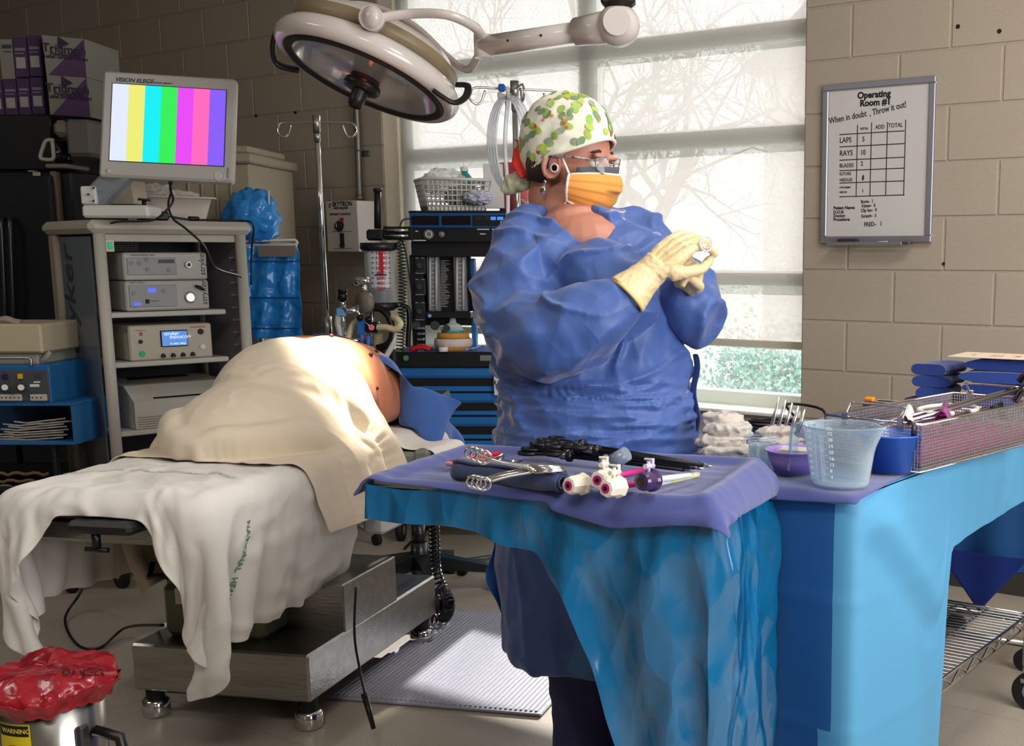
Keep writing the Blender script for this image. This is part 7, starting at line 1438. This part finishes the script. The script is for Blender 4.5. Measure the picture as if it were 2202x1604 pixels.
PAP = mat('newsprint', (176, 170, 160), .85, bump=.2, bs=80, var=.25, vs=40)
rn = random.Random(5)
for k in range(11):
    x0, x1 = (-90, 30) if k < 3 else (10+rn.uniform(-14, 20), 150+rn.uniform(-14, 4)); y = 946-(k if k < 3 else k-3)*5.2; G = []
    for i in range(3): G.append([ph(x0+(x1-x0)*j/8, y-(.5 if k < 3 else .9)*abs(j-2)*(1+.12*(k-3)) + rn.uniform(-.5, .5), H3+.04+.12*i) for j in range(9)])
    tag(MB().grid(G).build('newspaper', PAP, solid=.006), ('bottom', 'middle', 'top')[k]+' newspaper of the small pile at the picture edge' if k < 3 else ('bottom', 'second', 'third', 'fourth', 'fifth', 'sixth', 'seventh', 'top')[k-3]+' newspaper of the leaning pile in the blue trolley', 'newspaper', 'newspapers in the trolley')
EGG = mat('foam_brown', (120, 92, 60), .9)
for k, (y, c) in enumerate(((1022, 'upper'), (1038, 'middle'), (1050, 'lower'))):
    G = [[ph(-60+j*11, y-6*abs(math.sin(j*.9+k)), H3+.08+.1*i) for j in range(16)] for i in range(3)]; tag(MB().grid(G).build('foam_pad', EGG if k < 2 else mat('grey_foam_pad', (110, 110, 108), .9), solid=.012), c+' egg-crate foam pad on the dark lower trolley shelf', 'foam pad')
tag(F_('cardboard_box', -20, 1106, 36, 1134, H3+.02, .2, mat('kraft_card', (140, 122, 98), .8), None), 'small kraft cardboard box low in the trolley', 'box'); tag(F_('black_crate', -60, 1136, 46, 1186, H3+.02, .26, mat('crate_black', (24, 24, 28), .5), None, .008), 'black plastic crate on the bottom of the trolley', 'crate')
# white linen bundle on wheels behind the table foot
tag(MB().tube(smooth_path([px(140, 1185, 4.0), px(180, 1172, 4.0), px(228, 1158, 4.0), px(285, 1150, 4.0)], 5), [.05]*10+[.045]*6, 14, flat=.8).build('linen_roll', mat('linen_white', (206, 200, 194), .85, bump=.3, bs=60)), 'rolled white linen on the low frame behind the table foot', 'linen')
# waste bin with red bag
bcx = pz(112, 1528, .36); bn = thing('waste_bin', 'steel step-on waste bin lined with a red bag', 'waste bin', (bcx.x, bcx.y, 0)); BR_ = .1
BST = mat('bin_steel', (190, 188, 184), .25, 1, bump=.05, bs=30, stretch=(1, 1, .1))
MB().lathe([(0, .012), (BR_-.004, .012), (BR_, .02), (BR_, .40), (BR_-.004, .402), (BR_-.006, .02)], 48).build('bin_wall', BST, bn); MB().lathe([(BR_+.004, 0), (BR_+.005, .03), (BR_-.002, .032), (0, .01)], 40).build('base_ring', BLACK, bn)
Mb = Matrix.Rotation(YAW, 4, 'Z'); MB().tube([Mb @ Vector(p) for p in ((BR_+.0, -.03, .33), (BR_+.05, -.03, .315), (BR_+.058, -.03, .26), (BR_+.045, -.03, .2), (BR_+.0, -.03, .22))], .012, 8, closed=False).build('side_ring', BLACK, bn)
MB().box(Mb @ Vector((BR_*.86, -BR_*.52, .24)), (.016, .03, .22), .004, None, Mb.to_3x3()).build('hinge_strip', mat('bin_trim', (60, 60, 64), .4, .5), bn)
def onbin(mb, a0, R0): mb.v = [((R0+z)*math.cos(a0+x/R0), (R0+z)*math.sin(a0+x/R0), y+.035) for x, y, z in mb.v]; return mb
YB_ = mat('warning_yellow', (216, 196, 30), .5); a0 = YAW-R(106); wx = .038
mb = MB(); mb.add([(-wx+wx*2*i/8, z, 0) for z in (.19, .335) for i in range(9)], [(i, i+1, 10+i, 9+i) for i in range(8)]); onbin(mb, a0, BR_+.001); mb.build('warning_sticker', YB_, bn)
mb = MB().m(INK); mb.add([(-wx+.003+(wx*2-.006)*i/8, z, .0004) for z in (.31, .332) for i in range(9)], [(i, i+1, 10+i, 9+i) for i in range(8)]); mb.m(YB_).text('WARNING', .0135, Matrix.Translation((.006, .3165, .0008)), .0002, depth=.0002); mb.m(mat('warn_red', (190, 40, 30), .5))
for r0, r1, n in ((.026, .029, 28),): mb.add([(r*math.cos(t), .262+r*math.sin(t), .0006) for r in (r0, r1) for t in np.linspace(0, 2*math.pi, n+1)[:-1]], [(i, (i+1) % n, n+(i+1) % n, n+i) for i in range(n)])
mb.m(INK).add([(-.014, .27, .0007), (-.004, .278, .0007), (.008, .27, .0007), (.012, .26, .0007), (.004, .254, .0007), (-.01, .262, .0007), (-.012, .254, .0007), (-.014, .246, .0007), (.004, .246, .0007), (.004, .24, .0007), (-.014, .24, .0007)], [(0, 1, 2, 3, 4, 5), (6, 7, 8, 9, 10)]); mb.m(MATS['warn_red']).add([(-.02, .278, .001), (-.017, .281, .001), (.02, .246, .001), (.017, .243, .001)], [(0, 1, 2, 3)])
onbin(mb, a0, BR_+.0015); mb.build('sticker_print', None, bn, kind='stuff')
RBG = mat('red_bag_film', (146, 20, 36), .28, bump=.4, bs=20, bd=.006, coat=.4, crump=(22, .6)); G = []; NB_ = 90
prof = [(.0, .455), (.05, .455), (.09, .45), (.112, .44), (.122, .425), (.128, .41), (.129, .418), (.126, .41), (.12, .404), (.115, .398), (.112, .392), (.111, .386)]
prof = [p for i in range(len(prof)-1) for p in ((prof[i][0], prof[i][1]), ((prof[i][0]+prof[i+1][0])/2, (prof[i][1]+prof[i+1][1])/2))]+[prof[-1]]
for i, (r, z) in enumerate(prof):
    t = i/(len(prof)-1); row = []
    for k in range(NB_):
        a = 2*math.pi*k/NB_; c_ = Vector((math.cos(a), math.sin(a), 0)); w_ = min(1, r/.05)*(1 if t < .8 else .4); cq = (c_.x*r, c_.y*r, z+.08*(t > .4)*t); dr = (.016*(cell(cq, 24, (1, 1, .6), 3, .5)-.4)+.008*ridge(cq, 30, 4))*w_; dz = (.03*nz((c_.x*r*9, c_.y*r*9, 0), 1, 6)+.022*(cell(cq, 20, (1, 1, 1), 9, .5)-.4)+.012*ridge(cq, 26, 9))*min(1, .4+w_)
        row.append((c_.x*(r+dr), c_.y*(r+dr), z+dz))
    G.append(row)
rb_ = MB().grid(G, closed=True).build('red_bag', RBG, solid=.001, sub=1); rb_.location = (bcx.x, bcx.y, 0); WM[rb_.name] = Matrix.Translation((bcx.x, bcx.y, 0)); tag(rb_, 'crumpled red biohazard bag folded over the rim of the steel bin', 'bag')
BV2 = BVHTree.FromPolygons([(v[0]+bcx.x, v[1]+bcx.y, v[2]) for r in G for v in r], [(i*NB_+k, i*NB_+(k+1) % NB_, (i+1)*NB_+(k+1) % NB_, (i+1)*NB_+k) for i in range(len(G)-1) for k in range(NB_)])
mb = MB(); mb.text('DANGER', .019, frame(px(180, 1452, 2.2), RT, UP), .0006, depth=0); out = []
for v in mb.v:
    d_ = (Vector(v)-CAM).normalized(); h_ = BV2.ray_cast(CAM, d_)[0]; out.append(tuple((h_ or Vector(v))-d_*.002))
mb.v = out; mb.build('printed_words', mat('faded_black_print', (60, 14, 26), .6), rb_, True, kind='stuff')
